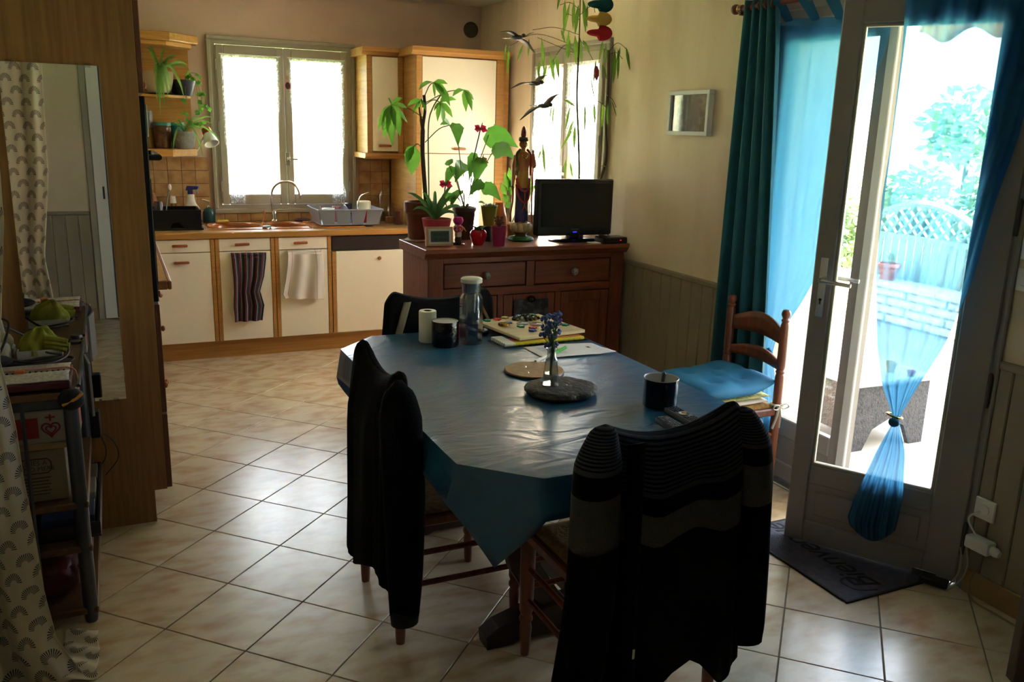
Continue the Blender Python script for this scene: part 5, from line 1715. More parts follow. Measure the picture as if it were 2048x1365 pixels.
BL = [(1018, 92, 1014, 150, 4), (1012, 90, 1008, 128, 3), (1046, 90, 1034, 122, 4), (1058, 78, 1056, 116, 4), (1083, 75, 1088, 145, 6), (1080, 120, 1076, 152, 5), (1098, 105, 1110, 168, 6), (1075, 130, 1080, 170, 4), (1093, 130, 1085, 165, 5), (1112, 108, 1118, 160, 7), (1108, 115, 1104, 150, 6), (1122, 60, 1130, 85, 4), (1130, 0, 1127, 60, 6), (1140, 5, 1124, 78, 6), (1120, -10, 1114, 20, 4), (1148, 0, 1146, 60, 6), (1157, 10, 1150, 70, 7), (1166, 5, 1172, 66, 6), (1165, -5, 1175, 55, 5), (1175, 10, 1170, 64, 6), (1138, 60, 1132, 120, 5), (1150, 70, 1152, 130, 8), (1160, 75, 1164, 128, 5), (1140, 80, 1136, 118, 6), (1165, 80, 1180, 108, 5), (1206, 80, 1198, 122, 4), (1212, 85, 1210, 132, 4), (1192, 120, 1186, 170, 4), (1230, 100, 1227, 168, 7), (1236, 98, 1236, 158, 5), (1240, 95, 1234, 130, 4), (1252, 95, 1260, 140, 5), (1222, 200, 1233, 232, 2), (1207, 205, 1202, 260, 6), (1215, 205, 1216, 255, 6), (1188, 205, 1190, 250, 4), (1170, 205, 1169, 268, 4), (1128, 200, 1150, 212, 4), (1140, 215, 1130, 262, 4), (1148, 240, 1132, 280, 4), (1145, 260, 1122, 298, 4), (1150, 250, 1148, 300, 5), (1105, 205, 1098, 246, 2), (1108, 210, 1104, 255, 3), (1085, 285, 1090, 350, 5), (1083, 300, 1076, 320, 4), (1100, 300, 1106, 330, 2), (1132, 320, 1128, 355, 4), (1140, 325, 1146, 358, 4), (1200, 333, 1216, 334, 2), (1205, 130, 1214, 160, 4), (1068, 65, 1040, 78, 2), (1180, 150, 1190, 205, 2)]
for x0, y0, x1, y1, w in BL:
    Yv = YBm + random.uniform(-0.08, 0.06)
    a_, e_ = bpt(x0, y0, Yv), bpt(x1, y1, Yv + random.uniform(-0.03, 0.03))
    s_ = mpp(a_)
    d = e_ - a_
    leafob(t, [a_, a_ + d * 0.35 + Vector((0, 0, 0.004)), a_ + d * 0.7, e_], [0.001, w * s_ * 0.62, w * s_ * 0.5, 0.0006], d.cross(FV + RV * random.uniform(-0.6, 0.6)), M_l5, 0.2)
# red paper leaf hung in the bamboo
a_ = py(1193, 132, YBm - 0.03)
s_ = mpp(a_)
MB().blade([a_, a_ - UV * 8 * s_, a_ - UV * 20 * s_, a_ - UV * 29 * s_], [2 * s_, 5 * s_, 5 * s_, 1 * s_], RV, 0.2).done('red_tag', mat('dull_red_paper', '#8d3038', 0.8), smooth=True, solid=0.001, label='dull red paper tag dangling among the bamboo leaves', cat='tag')
# ------------------------------------------------------------------ rainbow paper spinner
YS_ = 4.3
t = thing('paper_spinner', py(1203, 40, YS_), 'rainbow paper spinner hanging from the ceiling above the television', 'mobile')
cpt = py(1201, 40, YS_)
s_ = mpp(cpt)
MB().tube([py(1203, 75, YS_), Vector((py(1203, 75, YS_).x, YS_, ZC))], 0.0012, 5).done('thread', M_white, t)
SP = [((1205, -15), 24, 11, '#3f6e8c'), ((1201, 9), 26, 16, '#2f5f63'), ((1198, 38), 26, 14, '#c9a95c'), ((1199, 66), 26, 15, '#a8313a')]
for k, ((x, y), w, h_, col) in enumerate(SP):
    c = py(x, y, YS_)
    m_ = cloth_mat('paper_%d' % k, col, 0.0, 0.35)

    def fn(u, v, c=c, w=w, h_=h_):
        a = u * math.pi * 2
        b_ = (v - 0.5) * math.pi
        r_ = math.cos(b_) ** 0.8 if math.cos(b_) > 0 else 0
        pinch = 1.0 - 0.65 * max(0, -math.cos(a)) * (1 - abs(v - 0.5) * 2) * 0.0
        xx = math.cos(a) * w * r_
        yy = math.sin(a) * w * r_ * 0.8
        zz = math.sin(b_) * h_ * (1.0 if math.cos(a) > -0.2 else 0.45) - 0.15 * xx * 0.3
        return c + RV * (xx * s_) + Vector((FV.x, FV.y, 0)) * (yy * s_) + Vector((0, 0, 1)) * (zz * s_)
    MB().grid(fn, 28, 10, closeu=True).done('paper_fan', m_, t, True)
# ------------------------------------------------------------------ hanging birds
M_bird = mat('grey_bird_wood', '#4a423e', 0.6, col2='#2f2a29', scale=(30, 30, 30))


def bird(body_px, wl, wrr, Yb, lb):
    c = py(*body_px, Yb)
    s = mpp(c)
    t = thing('hanging_bird', c, lb, 'mobile', 'hanging bird mobile')
    a, e = py(*wl, Yb - 0.04), py(*wrr, Yb + 0.04)
    ax = (e - a).normalized()
    fw = ax.cross(Vector((0, 0, 1))).normalized()
    Mb = frame(c, fw, Vector((0, 0, 1)).cross(fw))
    MB().ball((0, 0, 0), 1, 12, (0.05, 0.013, 0.013), M=Mb).ball((0.052, 0, 0.006), 0.012, 8, M=Mb).done('body', M_bird, t, True)
    MB().tube([Mb @ Vector((0.06, 0, 0.006)), Mb @ Vector((0.078, 0, 0.003))], [0.004, 0.001], 6).done('beak', M_black, t)
    for wtip in (a, e):
        d = wtip - c
        mid = c + d * 0.5 + Vector((0, 0, 0.014))
        MB().blade(smoothc([c, mid, wtip], 5), [0.022, 0.024, 0.025, 0.025, 0.024, 0.022, 0.018, 0.014, 0.009, 0.005, 0.001], fw, 0.12).done('wing', M_bird, t, True, solid=0.003, ang=0)
    MB().blade([Mb @ Vector((-0.045, 0, 0)), Mb @ Vector((-0.075, 0, 0.002)), Mb @ Vector((-0.095, 0, 0.0))], [0.008, 0.018, 0.022], Vector((0, 0, 1)).cross(fw)).done('tail', M_bird, t, solid=0.002)
    MB().tube([c, Vector((c.x, c.y, ZC))], 0.0007, 4).done('thread', M_white, t)


bird((1034, 75), (1000, 64), (1070, 106), 4.45, 'dark bird mobile gliding above the tall cabinet corner')
bird((1070, 167), (1022, 177), (1094, 150), 4.4, 'middle dark bird mobile in front of the lace curtain')
bird((1088, 212), (1040, 240), (1120, 187), 4.35, 'lowest bird mobile with broad raised wing by the bamboo')
# ------------------------------------------------------------------ framed picture on the wall
a, b = px(1339.5, 182.3, XR - 0.03), px(1414, 272.6, XR - 0.03)
y0, y1, z0, z1 = b.y, a.y, b.z, a.z
t = thing('framed_picture', (XR - 0.02, (y0 + y1) / 2, z0), 'square white framed black and white picture on the cream wall', 'picture')
fw_ = 0.022
mb = MB()
for q in ((y0, y1, z0, z0 + fw_), (y0, y1, z1 - fw_, z1), (y0, y0 + fw_, z0 + fw_, z1 - fw_), (y1 - fw_, y1, z0 + fw_, z1 - fw_)):
    mb.box(XR - 0.036, XR - 0.001, q[0], q[1], q[2], q[3], bev=0.002)
mb.done('frame', mat('white_frame', '#d8d6d2', 0.5), t)
MB().box(XR - 0.016, XR - 0.002, y0 + fw_ - 0.003, y1 - fw_ + 0.003, z0 + fw_ - 0.003, z1 - fw_ + 0.003).done('print', mat('grey_print', '#3c3a3c', 0.5, col2='#8d8b8c', scale=(8, 12, 12), fac=(0.48, 0.7)), t)
MB().box(XR - 0.022, XR - 0.02, y0 + fw_ - 0.002, y1 - fw_ + 0.002, z0 + fw_ - 0.002, z1 - fw_ + 0.002).done('glazing', M_glass, t)
# ------------------------------------------------------------------ dining table
M_twood = mat('dark_table_wood', '#3c2418', 0.4, col2='#291710', scale=(8, 8, 40))
TX0, TX1, TY0, TY1, TZ = 0.815, 1.87, 1.9, 3.57, 0.75
CH = 0.175
t = thing('dining_table', (1.34, 2.73, 0), 'dark wooden octagonal dining table on carved trestle feet', 'table')


def octo(o=0.0, ch=CH):
    return [(TX0 + ch - o * 0.4, TY0 - o), (TX1 - ch + o * 0.4, TY0 - o), (TX1 + o, TY0 + ch - o * 0.4), (TX1 + o, TY1 - ch + o * 0.4), (TX1 - ch + o * 0.4, TY1 + o), (TX0 + ch - o * 0.4, TY1 + o), (TX0 - o, TY1 - ch + o * 0.4), (TX0 - o, TY0 + ch - o * 0.4)]


MB().prism(octo(-0.004), TZ - 0.032, TZ - 0.003, bev=0.004).done('table_top', M_twood, t)
MB().box(TX0 + 0.2, TX1 - 0.2, TY0 + 0.24, TY0 + 0.262, TZ - 0.11, TZ - 0.03).box(TX0 + 0.2, TX1 - 0.2, TY1 - 0.262, TY1 - 0.24, TZ - 0.11, TZ - 0.03).box(TX0 + 0.18, TX0 + 0.2, TY0 + 0.24, TY1 - 0.24, TZ - 0.11, TZ - 0.03).box(TX1 - 0.2, TX1 - 0.18, TY0 + 0.24, TY1 - 0.24, TZ - 0.11, TZ - 0.03).done('apron', M_twood, t)
xm = 1.345
for yy in (2.29, 3.13):
    foot = [(-0.35, 0.0), (-0.26, 0.0), (-0.24, 0.022), (0.24, 0.022), (0.26, 0.0), (0.35, 0.0), (0.355, 0.045), (0.31, 0.075), (0.2, 0.10), (0.12, 0.12), (-0.12, 0.12), (-0.2, 0.10), (-0.31, 0.075), (-0.355, 0.045)]
    MB().prism([(xm + a, b) for a, b in foot], yy - 0.04, yy + 0.04, axis='y', bev=0.006).done('trestle_foot', M_twood, t)
    for sx in (-1, 1):
        cl = [(0.10, 0.11), (0.15, 0.16), (0.215, 0.26), (0.25, 0.37), (0.245, 0.5), (0.22, 0.6), (0.21, 0.66)]
        wd = [0.05, 0.055, 0.05, 0.045, 0.045, 0.05, 0.055]
        L = [(xm + sx * (a + w), b) for (a, b), w in zip(cl, wd)]
        Rr = [(xm + sx * (a - w), b) for (a, b), w in zip(cl, wd)]
        MB().prism(L + Rr[::-1], yy - 0.025, yy + 0.025, axis='y', bev=0.005).done('lyre_leg', M_twood, t)
MB().box(xm - 0.03, xm + 0.03, 2.33, 3.09, 0.09, 0.16, bev=0.008).done('stretcher', M_twood, t)
# ------------------------------------------------------------------ glossy blue tablecloth
mc = mat('blue_oilcloth', '#1d567c', 0.3, col2='#184a6c', scale=(5, 5, 5), spec=0.7)
nt = mc.node_tree
tc = nt.nodes.new('ShaderNodeTexCoord')
mp = nt.nodes.new('ShaderNodeMapping')
mp.inputs['Scale'].default_value = (4, 8, 4)
mp.inputs['Rotation'].default_value = (0, 0, 0.5)
nt.links.new(tc.outputs['Object'], mp.inputs[0])
n1 = nt.nodes.new('ShaderNodeTexNoise')
n1.inputs['Scale'].default_value = 1.2
n1.inputs['Detail'].default_value = 2.5
n1.inputs['Distortion'].default_value = 1.6
nt.links.new(mp.outputs[0], n1.inputs['Vector'])
bp = nt.nodes.new('ShaderNodeBump')
bp.inputs['Strength'].default_value = 0.28
bp.inputs['Distance'].default_value = 0.02
nt.links.new(n1.outputs['Fac'], bp.inputs['Height'])
nt.links.new(bp.outputs[0], nt.nodes['Principled BSDF'].inputs['Normal'])
OC = octo(0.004)
per = []
drop = []
for i in range(8):
    a, b = Vector(OC[i]), Vector(OC[(i + 1) % 8])
    n = 14 if i % 2 == 0 else 8
    for k in range(n):
        f = k / n
        per.append((a.lerp(b, f), i, f))
        if i % 2 == 1:
            drop.append(0.115 + 0.165 * (1 - abs(2 * f - 1)))
        else:
            drop.append(0.105 + 0.012 * (2 * f - 1) ** 2)
mb = MB()
N = len(per)
cen = Vector(((TX0 + TX1) / 2, (TY0 + TY1) / 2))
rings = []
for v in (0.0, 0.25, 0.5, 0.75, 0.97):     # top, from the centre outwards
    ring = []
    for (p, i, f) in per:
        q = cen.lerp(p, v)
        w = 0.0022 * noise.noise(Vector((q.x * 6, q.y * 9, 0))) + 0.0012 * noise.noise(Vector((q.x * 17, q.y * 21, 3)))
        ring.append(mb.bm.verts.new((q.x, q.y, TZ + 0.0015 + (w if v < 0.97 else 0))))
    rings.append(ring)
nsk = 6
for j in range(nsk + 1):
    v = j / nsk
    ring = []
    for idx, ((p, i, f), d) in enumerate(zip(per, drop)):
        if i % 2 == 1:
            nn = (Vector((1, 1)) if i == 3 else Vector((1, -1)) if i == 1 else Vector((-1, 1)) if i == 5 else Vector((-1, -1))).normalized()
            tg = (Vector(OC[(i + 1) % 8]) - Vector(OC[i])).normalized()
            lat = (f - 0.5) * 0.05 * v
        else:
            nn = {0: Vector((0, -1)), 2: Vector((1, 0)), 4: Vector((0, 1)), 6: Vector((-1, 0))}[i]
            tg = (Vector(OC[(i + 1) % 8]) - Vector(OC[i])).normalized()
            lat = 0
        out = 0.006 + 0.018 * v + 0.006 * v * math.sin(idx * 0.9)
        q = p + nn * out + tg * lat
        ring.append(mb.bm.verts.new((q.x, q.y, TZ - 0.003 - d * v)))
    rings.append(ring)
for A, B in zip(rings[:-1], rings[1:]):
    for k in range(N):
        try:
            mb.bm.faces.new((A[k], A[(k + 1) % N], B[(k + 1) % N], B[k]))
        except ValueError:
            pass
bmesh.ops.remove_doubles(mb.bm, verts=mb.bm.verts, dist=1e-6)
mb.done('tablecloth', mc, smooth=True, solid=0.0012, ang=50, label='shiny blue oilcloth covering the octagonal dining table', cat='tablecloth')

# ------------------------------------------------------------------ ladder-back chairs
M_chair = mat('red_brown_chair', '#7d4226', 0.35, col2='#5a2b17', scale=(30, 30, 5))
M_rush = mat('woven_rush', '#a8834a', 0.85, col2='#8a6534', scale=(60, 60, 60), bump=0.6, bscale=90)


def chair(cx, cy, a, hw, lb, hgt=0.9):
    Mx = tr(cx, cy, 0) @ rz(a)
    t = thing('dining_chair', (cx, cy, 0), lb, 'chair', 'ladder-back dining chairs')
    post = [(0.015, 0), (0.017, 0.03), (0.02, 0.12), (0.017, 0.13), (0.021, 0.14), (0.021, 0.15), (0.017, 0.16), (0.021, 0.17), (0.021, 0.4), (0.021, hgt - 0.31), (0.017, hgt - 0.3), (0.022, hgt - 0.29), (0.017, hgt - 0.28), (0.021, hgt - 0.265), (0.02, hgt - 0.075), (0.015, hgt - 0.06), (0.02, hgt - 0.05), (0.013, hgt - 0.042), (0.021, hgt - 0.026), (0.021, hgt - 0.014), (0.013, hgt - 0.003), (0.001, hgt)]
    for sx in (-1, 1):
        MB().lathe(post, 12, c=(sx * hw, -0.205, 0), M=Mx).done('back_post', M_chair, t, True)
        fr = [(0.014, 0), (0.016, 0.02), (0.02, 0.1), (0.017, 0.115), (0.022, 0.125), (0.022, 0.135), (0.017, 0.145), (0.021, 0.155), (0.022, 0.16), (0.024, 0.3), (0.024, 0.42), (0.02, 0.435), (0.001, 0.44)]
        MB().lathe(fr, 12, c=(sx * hw, 0.205, 0), M=Mx).done('front_leg', M_chair, t, True)
        for z in (0.2, 0.31):
            MB().tube([(sx * hw, -0.2, z), (sx * hw, 0.2, z)], 0.010, 8, M=Mx).done('stretcher', M_chair, t, True)
        MB().box(sx * hw - 0.016, sx * hw + 0.016, -0.19, 0.19, 0.405, 0.44, bev=0.006, M=Mx).done('seat_rail', M_chair, t)
    for z in (0.24, 0.33):
        MB().tube([(-hw, 0.205, z), (hw, 0.205, z)], 0.010, 8, M=Mx).done('stretcher', M_chair, t, True)
    MB().tube([(-hw, -0.205, 0.27), (hw, -0.205, 0.27)], 0.010, 8, M=Mx).done('stretcher', M_chair, t, True)
    for sy in (-1, 1):
        MB().box(-hw + 0.015, hw - 0.015, sy * 0.205 - 0.016, sy * 0.205 + 0.016, 0.405, 0.44, bev=0.006, M=Mx).done('seat_rail', M_chair, t)

    def seat(u, v):
        x, y = (u * 2 - 1), (v * 2 - 1)
        e = max(abs(x), abs(y))
        return Mx @ Vector((x * (hw - 0.004), y * 0.2, 0.452 - 0.012 * (1 - e) - (0.012 if e > 0.95 else 0)))
    MB().grid(seat, 16, 16).done('rush_seat', M_rush, t, True, solid=0.012, ang=0)
    for z0, hh, ar in ((hgt - 0.165, 0.085, 0.028), (hgt - 0.285, 0.05, 0.02)):
        def sl(u, v, z0=z0, hh=hh, ar=ar):
            x = (u * 2 - 1)
            up = ar * math.cos(x * math.pi / 2) ** 1.3
            return Mx @ Vector((x * (hw - 0.008), -0.205 - 0.022 * (1 - x * x), z0 + v * hh * (0.62 + 0.38 * math.cos(x * 1.2)) + up * (0.4 + 0.6 * v)))
        MB().grid(sl, 14, 3).done('back_slat', M_chair, t, True, solid=0.014, ang=0)
    return t, Mx


chair(0.953, 2.62, R(-90), 0.215, 'ladder-back chair under the plain black hoodie')
chair(1.305, 1.99, 0.0, 0.205, 'ladder-back chair under the striped cardigan')
chair(1.335, 3.465, R(180), 0.215, 'ladder-back chair under the charcoal jacket facing the sideboard')
_, MD = chair(2.495, 3.085, R(90), 0.188, 'ladder-back chair with blue cushion beside the glass door')

# ------------------------------------------------------------------ garments over chair backs
M_blk = mat('black_fleece', '#060608', 0.95, bump=0.4, bscale=160, spec=0.1)
M_char = mat('charcoal_cotton', '#1b1c22', 0.9, bump=0.3, bscale=200, spec=0.15)


def knit_mat():
    m = bpy.data.materials.new('striped_knit')
    m.use_nodes = True
    nt = m.node_tree
    b = nt.nodes['Principled BSDF']
    b.inputs['Roughness'].default_value = 0.95
    b.inputs['Specular IOR Level'].default_value = 0.1
    uv = nt.nodes.new('ShaderNodeUVMap')
    sp = nt.nodes.new('ShaderNodeSeparateXYZ')
    nt.links.new(uv.outputs[0], sp.inputs[0])
    rp = nt.nodes.new('ShaderNodeValToRGB')
    rp.color_ramp.interpolation = 'CONSTANT'
    e = rp.color_ramp.elements
    e[0].color = lin('#40404b')
    e[0].position = 0
    e[1].position = 0.215
    e[1].color = lin('#050506')
    for p, c in ((0.285, '#4f4b46'), (0.40, '#050506')):
        k = e.new(p)
        k.color = lin(c)
    nt.links.new(sp.outputs['Y'], rp.inputs[0])
    wv = nt.nodes.new('ShaderNodeMath')
    wv.operation = 'SINE'
    ml = nt.nodes.new('ShaderNodeMath')
    ml.operation = 'MULTIPLY'
    ml.inputs[1].default_value = 2 * math.pi * 62
    nt.links.new(sp.outputs['Y'], ml.inputs[0])
    nt.links.new(ml.outputs[0], wv.inputs[0])
    lt = nt.nodes.new('ShaderNodeMath')
    lt.operation = 'LESS_THAN'
    lt.inputs[1].default_value = 0.2
    nt.links.new(sp.outputs['Y'], lt.inputs[0])
    gt = nt.nodes.new('ShaderNodeMath')
    gt.operation = 'GREATER_THAN'
    gt.inputs[1].default_value = 0.1
    nt.links.new(wv.outputs[0], gt.inputs[0])
    an = nt.nodes.new('ShaderNodeMath')
    an.operation = 'MULTIPLY'
    nt.links.new(lt.outputs[0], an.inputs[0])
    nt.links.new(gt.outputs[0], an.inputs[1])
    mx = nt.nodes.new('ShaderNodeMix')
    mx.data_type = 'RGBA'
    mx.inputs[7].default_value = lin('#0b0b0d')
    nt.links.new(an.outputs[0], mx.inputs[0])
    nt.links.new(rp.outputs[0], mx.inputs[6])
    nz = nt.nodes.new('ShaderNodeTexNoise')
    nz.inputs['Scale'].default_value = 260
    tc = nt.nodes.new('ShaderNodeTexCoord')
    nt.links.new(tc.outputs['Object'], nz.inputs['Vector'])
    m2 = nt.nodes.new('ShaderNodeMix')
    m2.data_type = 'RGBA'
    m2.blend_type = 'MULTIPLY'
    m2.inputs[0].default_value = 0.7
    nt.links.new(mx.outputs[2], m2.inputs[6])
    nt.links.new(nz.outputs['Fac'], m2.inputs[7])
    nt.links.new(m2.outputs[2], b.inputs['Base Color'])
    bp = nt.nodes.new('ShaderNodeBump')
    bp.inputs['Strength'].default_value = 0.4
    nt.links.new(nz.outputs['Fac'], bp.inputs['Height'])
    nt.links.new(bp.outputs[0], b.inputs['Normal'])
    m.diffuse_color = lin('#15151a')
    return m


M_knit = knit_mat()


def hump(x, z, sag):
    a = abs(x)
    return z - sag * (1 - (a / 0.82) ** 2) if a < 0.82 else z - 0.05 * ((a - 0.82) / 0.18) ** 2


def drape(name, Mx, hw, ztop, zhem, tin, tout, m, parent, folds=9, amp=0.012, seed=0, wspread=0.03, vs=1.0):
    """cloth hung over a chair back. local x along the back, -y outside. ztop(x), zhem(x, side)
    tout/tin: outside and inside half thickness as function of v"""
    nu = 72

    def fn(u, v):
        a = u * 2 * math.pi
        cx_, sy_ = math.cos(a), math.sin(a)
        k = 2 / 3.2
        x = math.copysign(abs(cx_) ** k, cx_)
        y = math.copysign(abs(sy_) ** k, sy_)
        side = -1 if y < 0 else 1
        zt, zh = ztop(x), zhem(x, side)
        vv = v ** 1.0
        th = (tout if side < 0 else tin)(vv) * math.sqrt(max(0.0005, 1 - (1 - min(1, vv / 0.06)) ** 2))
        w = hw + wspread * vv
        fo = amp * min(1, vv * 3) * math.sin(folds * a + seed + 2 * vv) + 0.5 * amp * math.sin(2.3 * folds * a + seed * 2)* min(1, vv * 3)
        z = zt - (zt - zh) * vv
        return Mx @ Vector((x * w + fo * 0.6 * abs(cx_), y * th + fo * side * abs(sy_), z))
    return MB().grid(fn, nu, 60, closeu=True, uvs=(1, vs)).done(name, m, parent, True, solid=0.006, ang=0)


# black hoodie (outside of the chair back faces away from the table)
MA = tr(0.748, 2.62, 0) @ rz(R(-90))
t = thing('black_hoodie', (0.757, 2.62, 0.2), 'plain black hoodie draped over the chair at the table side', 'garment')
drape('body', MA, 0.252, lambda x: hump(x, 0.925, 0.055), lambda x, s: (0.19 + 0.05 * math.sin(x * 3)) if s < 0 else 0.5, lambda v: 0.026, lambda v: 0.03 + 0.03 * min(1, v * 4) + 0.012 * v, M_blk, t, 9, 0.008, 1)
sl = smoothc([MA @ Vector(q) for q in ((0.235, -0.01, 0.905), (0.285, -0.02, 0.8), (0.305, -0.015, 0.55), (0.303, -0.012, 0.3), (0.292, -0.01, 0.15))], 6)
MB().tube(sl, [(0.035 + 0.03 * min(1, i / 6) - 0.018 * max(0, (i - 12) / 12)) * min(1, 0.35 + i * 0.3) for i in range(len(sl))], 14, flat=0.75).done('sleeve', M_blk, t, True, ang=0)
e = sl[-1]
MB().lathe([(0.044, -0.03), (0.047, 0.0), (0.046, 0.03), (0.04, 0.035)], 16, c=e, sy=0.8).done('cuff', mat('grey_cuff', '#1c1c20', 0.9), t, True)
# striped cardigan
MBx = tr(1.305, 1.785, 0) @ rz(R(0))
t = thing('striped_cardigan', (1.305, 1.785, 0.2), 'black and grey striped knit cardigan hung over the end chair', 'garment')
drape('body', MBx, 0.242, lambda x: hump(x, 0.928, 0.05) + 0.012 * x, lambda x, s: (0.2 - 0.06 * x - 0.1 * max(0, -x) + 0.04 * math.sin(x * 7)) if s < 0 else 0.55, lambda v: 0.03 + 0.01 * min(1, v * 6), lambda v: 0.03 + 0.035 * min(1, v * 4) + 0.03 * v, M_knit, t, 6, 0.008, 0.5, 0.025)


def sleeve(pts, rs, m, name='sleeve'):
    C = smoothc(pts, 14)
    n = len(C)

    def fn(u, v):
        i = min(n - 1, int(round(v * (n - 1))))
        c = C[i]
        r = (rs[0] + (rs[1] - rs[0]) * min(1, v * 5) + (rs[2] - rs[1]) * max(0, v - 0.2) / 0.8) * math.sqrt(max(0.002, 1 - (1 - min(1, v / 0.05)) ** 2))
        a = u * 2 * math.pi
        wob = 1 + 0.07 * math.sin(3 * a + v * 5)
        return c + Vector((math.cos(a) * r * wob, math.sin(a) * r * 0.75 * wob, 0))
    return MB().grid(fn, 20, n - 1, closeu=True).done(name, m, t, True, solid=0.004, ang=0)


sleeve([MBx @ Vector(q) for q in ((-0.215, -0.02, 0.928), (-0.255, -0.06, 0.8), (-0.27, -0.075, 0.5), (-0.305, -0.085, 0.2), (-0.31, -0.09, 0.09))], (0.03, 0.062, 0.075), M_knit)
sleeve([MBx @ Vector(q) for q in ((0.225, -0.015, 0.925), (0.262, -0.04, 0.8), (0.272, -0.05, 0.55), (0.278, -0.055, 0.3), (0.278, -0.055, 0.22))], (0.03, 0.05, 0.055), M_knit)
MB().grid(lambda u, v: MBx @ Vector((-0.155 - 0.01 * v + (u - 0.5) * 0.05, -0.075 - 0.045 * v - 0.004 * math.sin(u * 3.1), 0.89 - v * 0.84)), 4, 20).done('placket', M_blk, t, True, solid=0.006)
zp = MBx @ Vector((-0.15, -0.118, 0.33))
MB().box(-0.004, 0.004, -0.003, 0.003, -0.03, 0.0, bev=0.001, M=tr(*zp)).done('zip_pull', M_steel, t)
# charcoal jacket on the far chair
MCx = tr(1.335, 3.67, 0) @ rz(R(180))
t = thing('charcoal_jacket', (1.335, 3.67, 0.3), 'charcoal jacket with beige strap draped over the chair by the sideboard', 'garment')
drape('body', MCx, 0.26, lambda x: hump(x, 0.92, 0.04), lambda x, s: 0.3 if s < 0 else 0.52, lambda v: 0.03 + 0.004 * min(1, v * 6), lambda v: 0.03 + 0.05 * v, M_char, t, 8, 0.008, 2)
for sx, dx_, m_ in ((1, 0.06, mat('beige_strap', '#9a8a78', 0.8)), (-1, 0.05, mat('brown_strap', '#7d5c4c', 0.7))):
    MB().grid(lambda u, v, sx=sx, dx_=dx_: MCx @ Vector((sx * (0.17 - 0.0 * v + (0.05 * v if sx > 0 else 0.09 * v)) + (u - 0.5) * (0.034 if sx > 0 else 0.016), 0.046 + 0.005 * v, 0.88 - 0.17 * v)), 3, 10).done('shoulder_strap', m_, t, True, solid=0.004)

# ------------------------------------------------------------------ cushions on the chair by the door
M_cush = mat('bright_blue_cushion', '#2478a8', 0.75, col2='#1b6a98', scale=(6, 6, 6), bump=0.15, bscale=30)
M_pad = mat('white_pad', '#cdc6c0', 0.8)
M_pat = mat('green_patterned_pad', '#8d9a62', 0.85, col2='#c9b878', scale=(50, 50, 50), fac=(0.45, 0.55))


def cushion(Mx, wx, wy, h, z, m, nm, lb, tuft=0.0, cat='cushion', dx=0.0, dy=0.0, rot=0.0, lift=0.0):
    def fn(u, v):
        a, b = u * 2 - 1, v * 2 - 1
        return a, b
    mb = MB()

    def side(sg):
        def f2(u, v):
            a, b = u * 2 - 1, v * 2 - 1
            pr = (1 - a ** 4) ** 0.5 * (1 - b ** 4) ** 0.5 if abs(a) < 1 and abs(b) < 1 else 0
            tf = 0
            if tuft:
                for qx in (-0.4, 0.4):
                    for qy in (-0.4, 0.4):
                        tf += tuft * math.exp(-((a - qx) ** 2 + (b - qy) ** 2) * 28)
                tf += 0.35 * tuft * math.exp(-(a ** 2) * 60) + 0.35 * tuft * math.exp(-(b ** 2) * 60)
            p = rz(rot) @ Vector((a * wx * (1 - 0.04 * b * b), b * wy * (1 - 0.04 * a * a), 0))
            zz = z + h / 2 + sg * (h / 2) * max(0, pr - (tf if sg > 0 else 0)) + lift * max(0, -b - 0.35)
            return Mx @ Vector((p.x + dx, p.y + dy, zz))
        return f2
    mb.grid(side(1), 24, 24).grid(side(-1), 24, 24)
    bmesh.ops.remove_doubles(mb.bm, verts=mb.bm.verts, dist=1e-5)
    return mb.done(nm, m, smooth=True, ang=0, label=lb, cat=cat)


cushion(MD, 0.178, 0.19, 0.035, 0.452, M_pad, 'seat_pad', 'white seat pad lowest on the chair by the door', dy=0.01)
cushion(MD, 0.182, 0.195, 0.022, 0.482, M_pat, 'patterned_pad', 'green patterned pad between the blue cushion and white pad', dy=0.01)
cushion(MD, 0.205, 0.215, 0.08, 0.495, M_cush, 'blue_cushion', 'bright blue tufted cushion on the chair by the glass door', tuft=0.5, dy=0.015, rot=R(4), lift=0.04)
# tie bow at the post
bw = MD @ Vector((-0.188, -0.205, 0.455))
t = thing('cushion_tie', bw, 'cream ribbon bow tied round the back post of the chair by the door', 'ribbon')
M_rib = mat('cream_ribbon', '#c9c4b4', 0.8)
MB().tube([bw + Vector((0.026 * math.cos(a), 0.026 * math.sin(a), 0.0)) for a in [i * math.pi / 6 for i in range(12)]], 0.006, 6, closed=True).done('loop_round_post', M_rib, t, True)
kn = bw + Vector((-0.01, -0.03, 0))
for sx in (-1, 1):
    MB().tube(smoothc([kn, kn + Vector((sx * 0.03, -0.01, 0.012)), kn + Vector((sx * 0.045, -0.01, -0.004)), kn + Vector((sx * 0.02, -0.008, -0.012)), kn], 4), 0.005, 6, flat=0.5).done('bow_loop', M_rib, t, True)
    MB().tube(smoothc([kn, kn + Vector((sx * 0.012 - 0.01, -0.01, -0.05)), kn + Vector((sx * 0.02 - 0.02, -0.01, -0.1))], 4), 0.006, 6, flat=0.4).done('tail', M_rib, t, True)

# ------------------------------------------------------------------ things on the table
ZT = TZ + 0.0025


def tat(x, y, z=ZT):
    p = pz(x, y, z)
    return p, mpp(p)


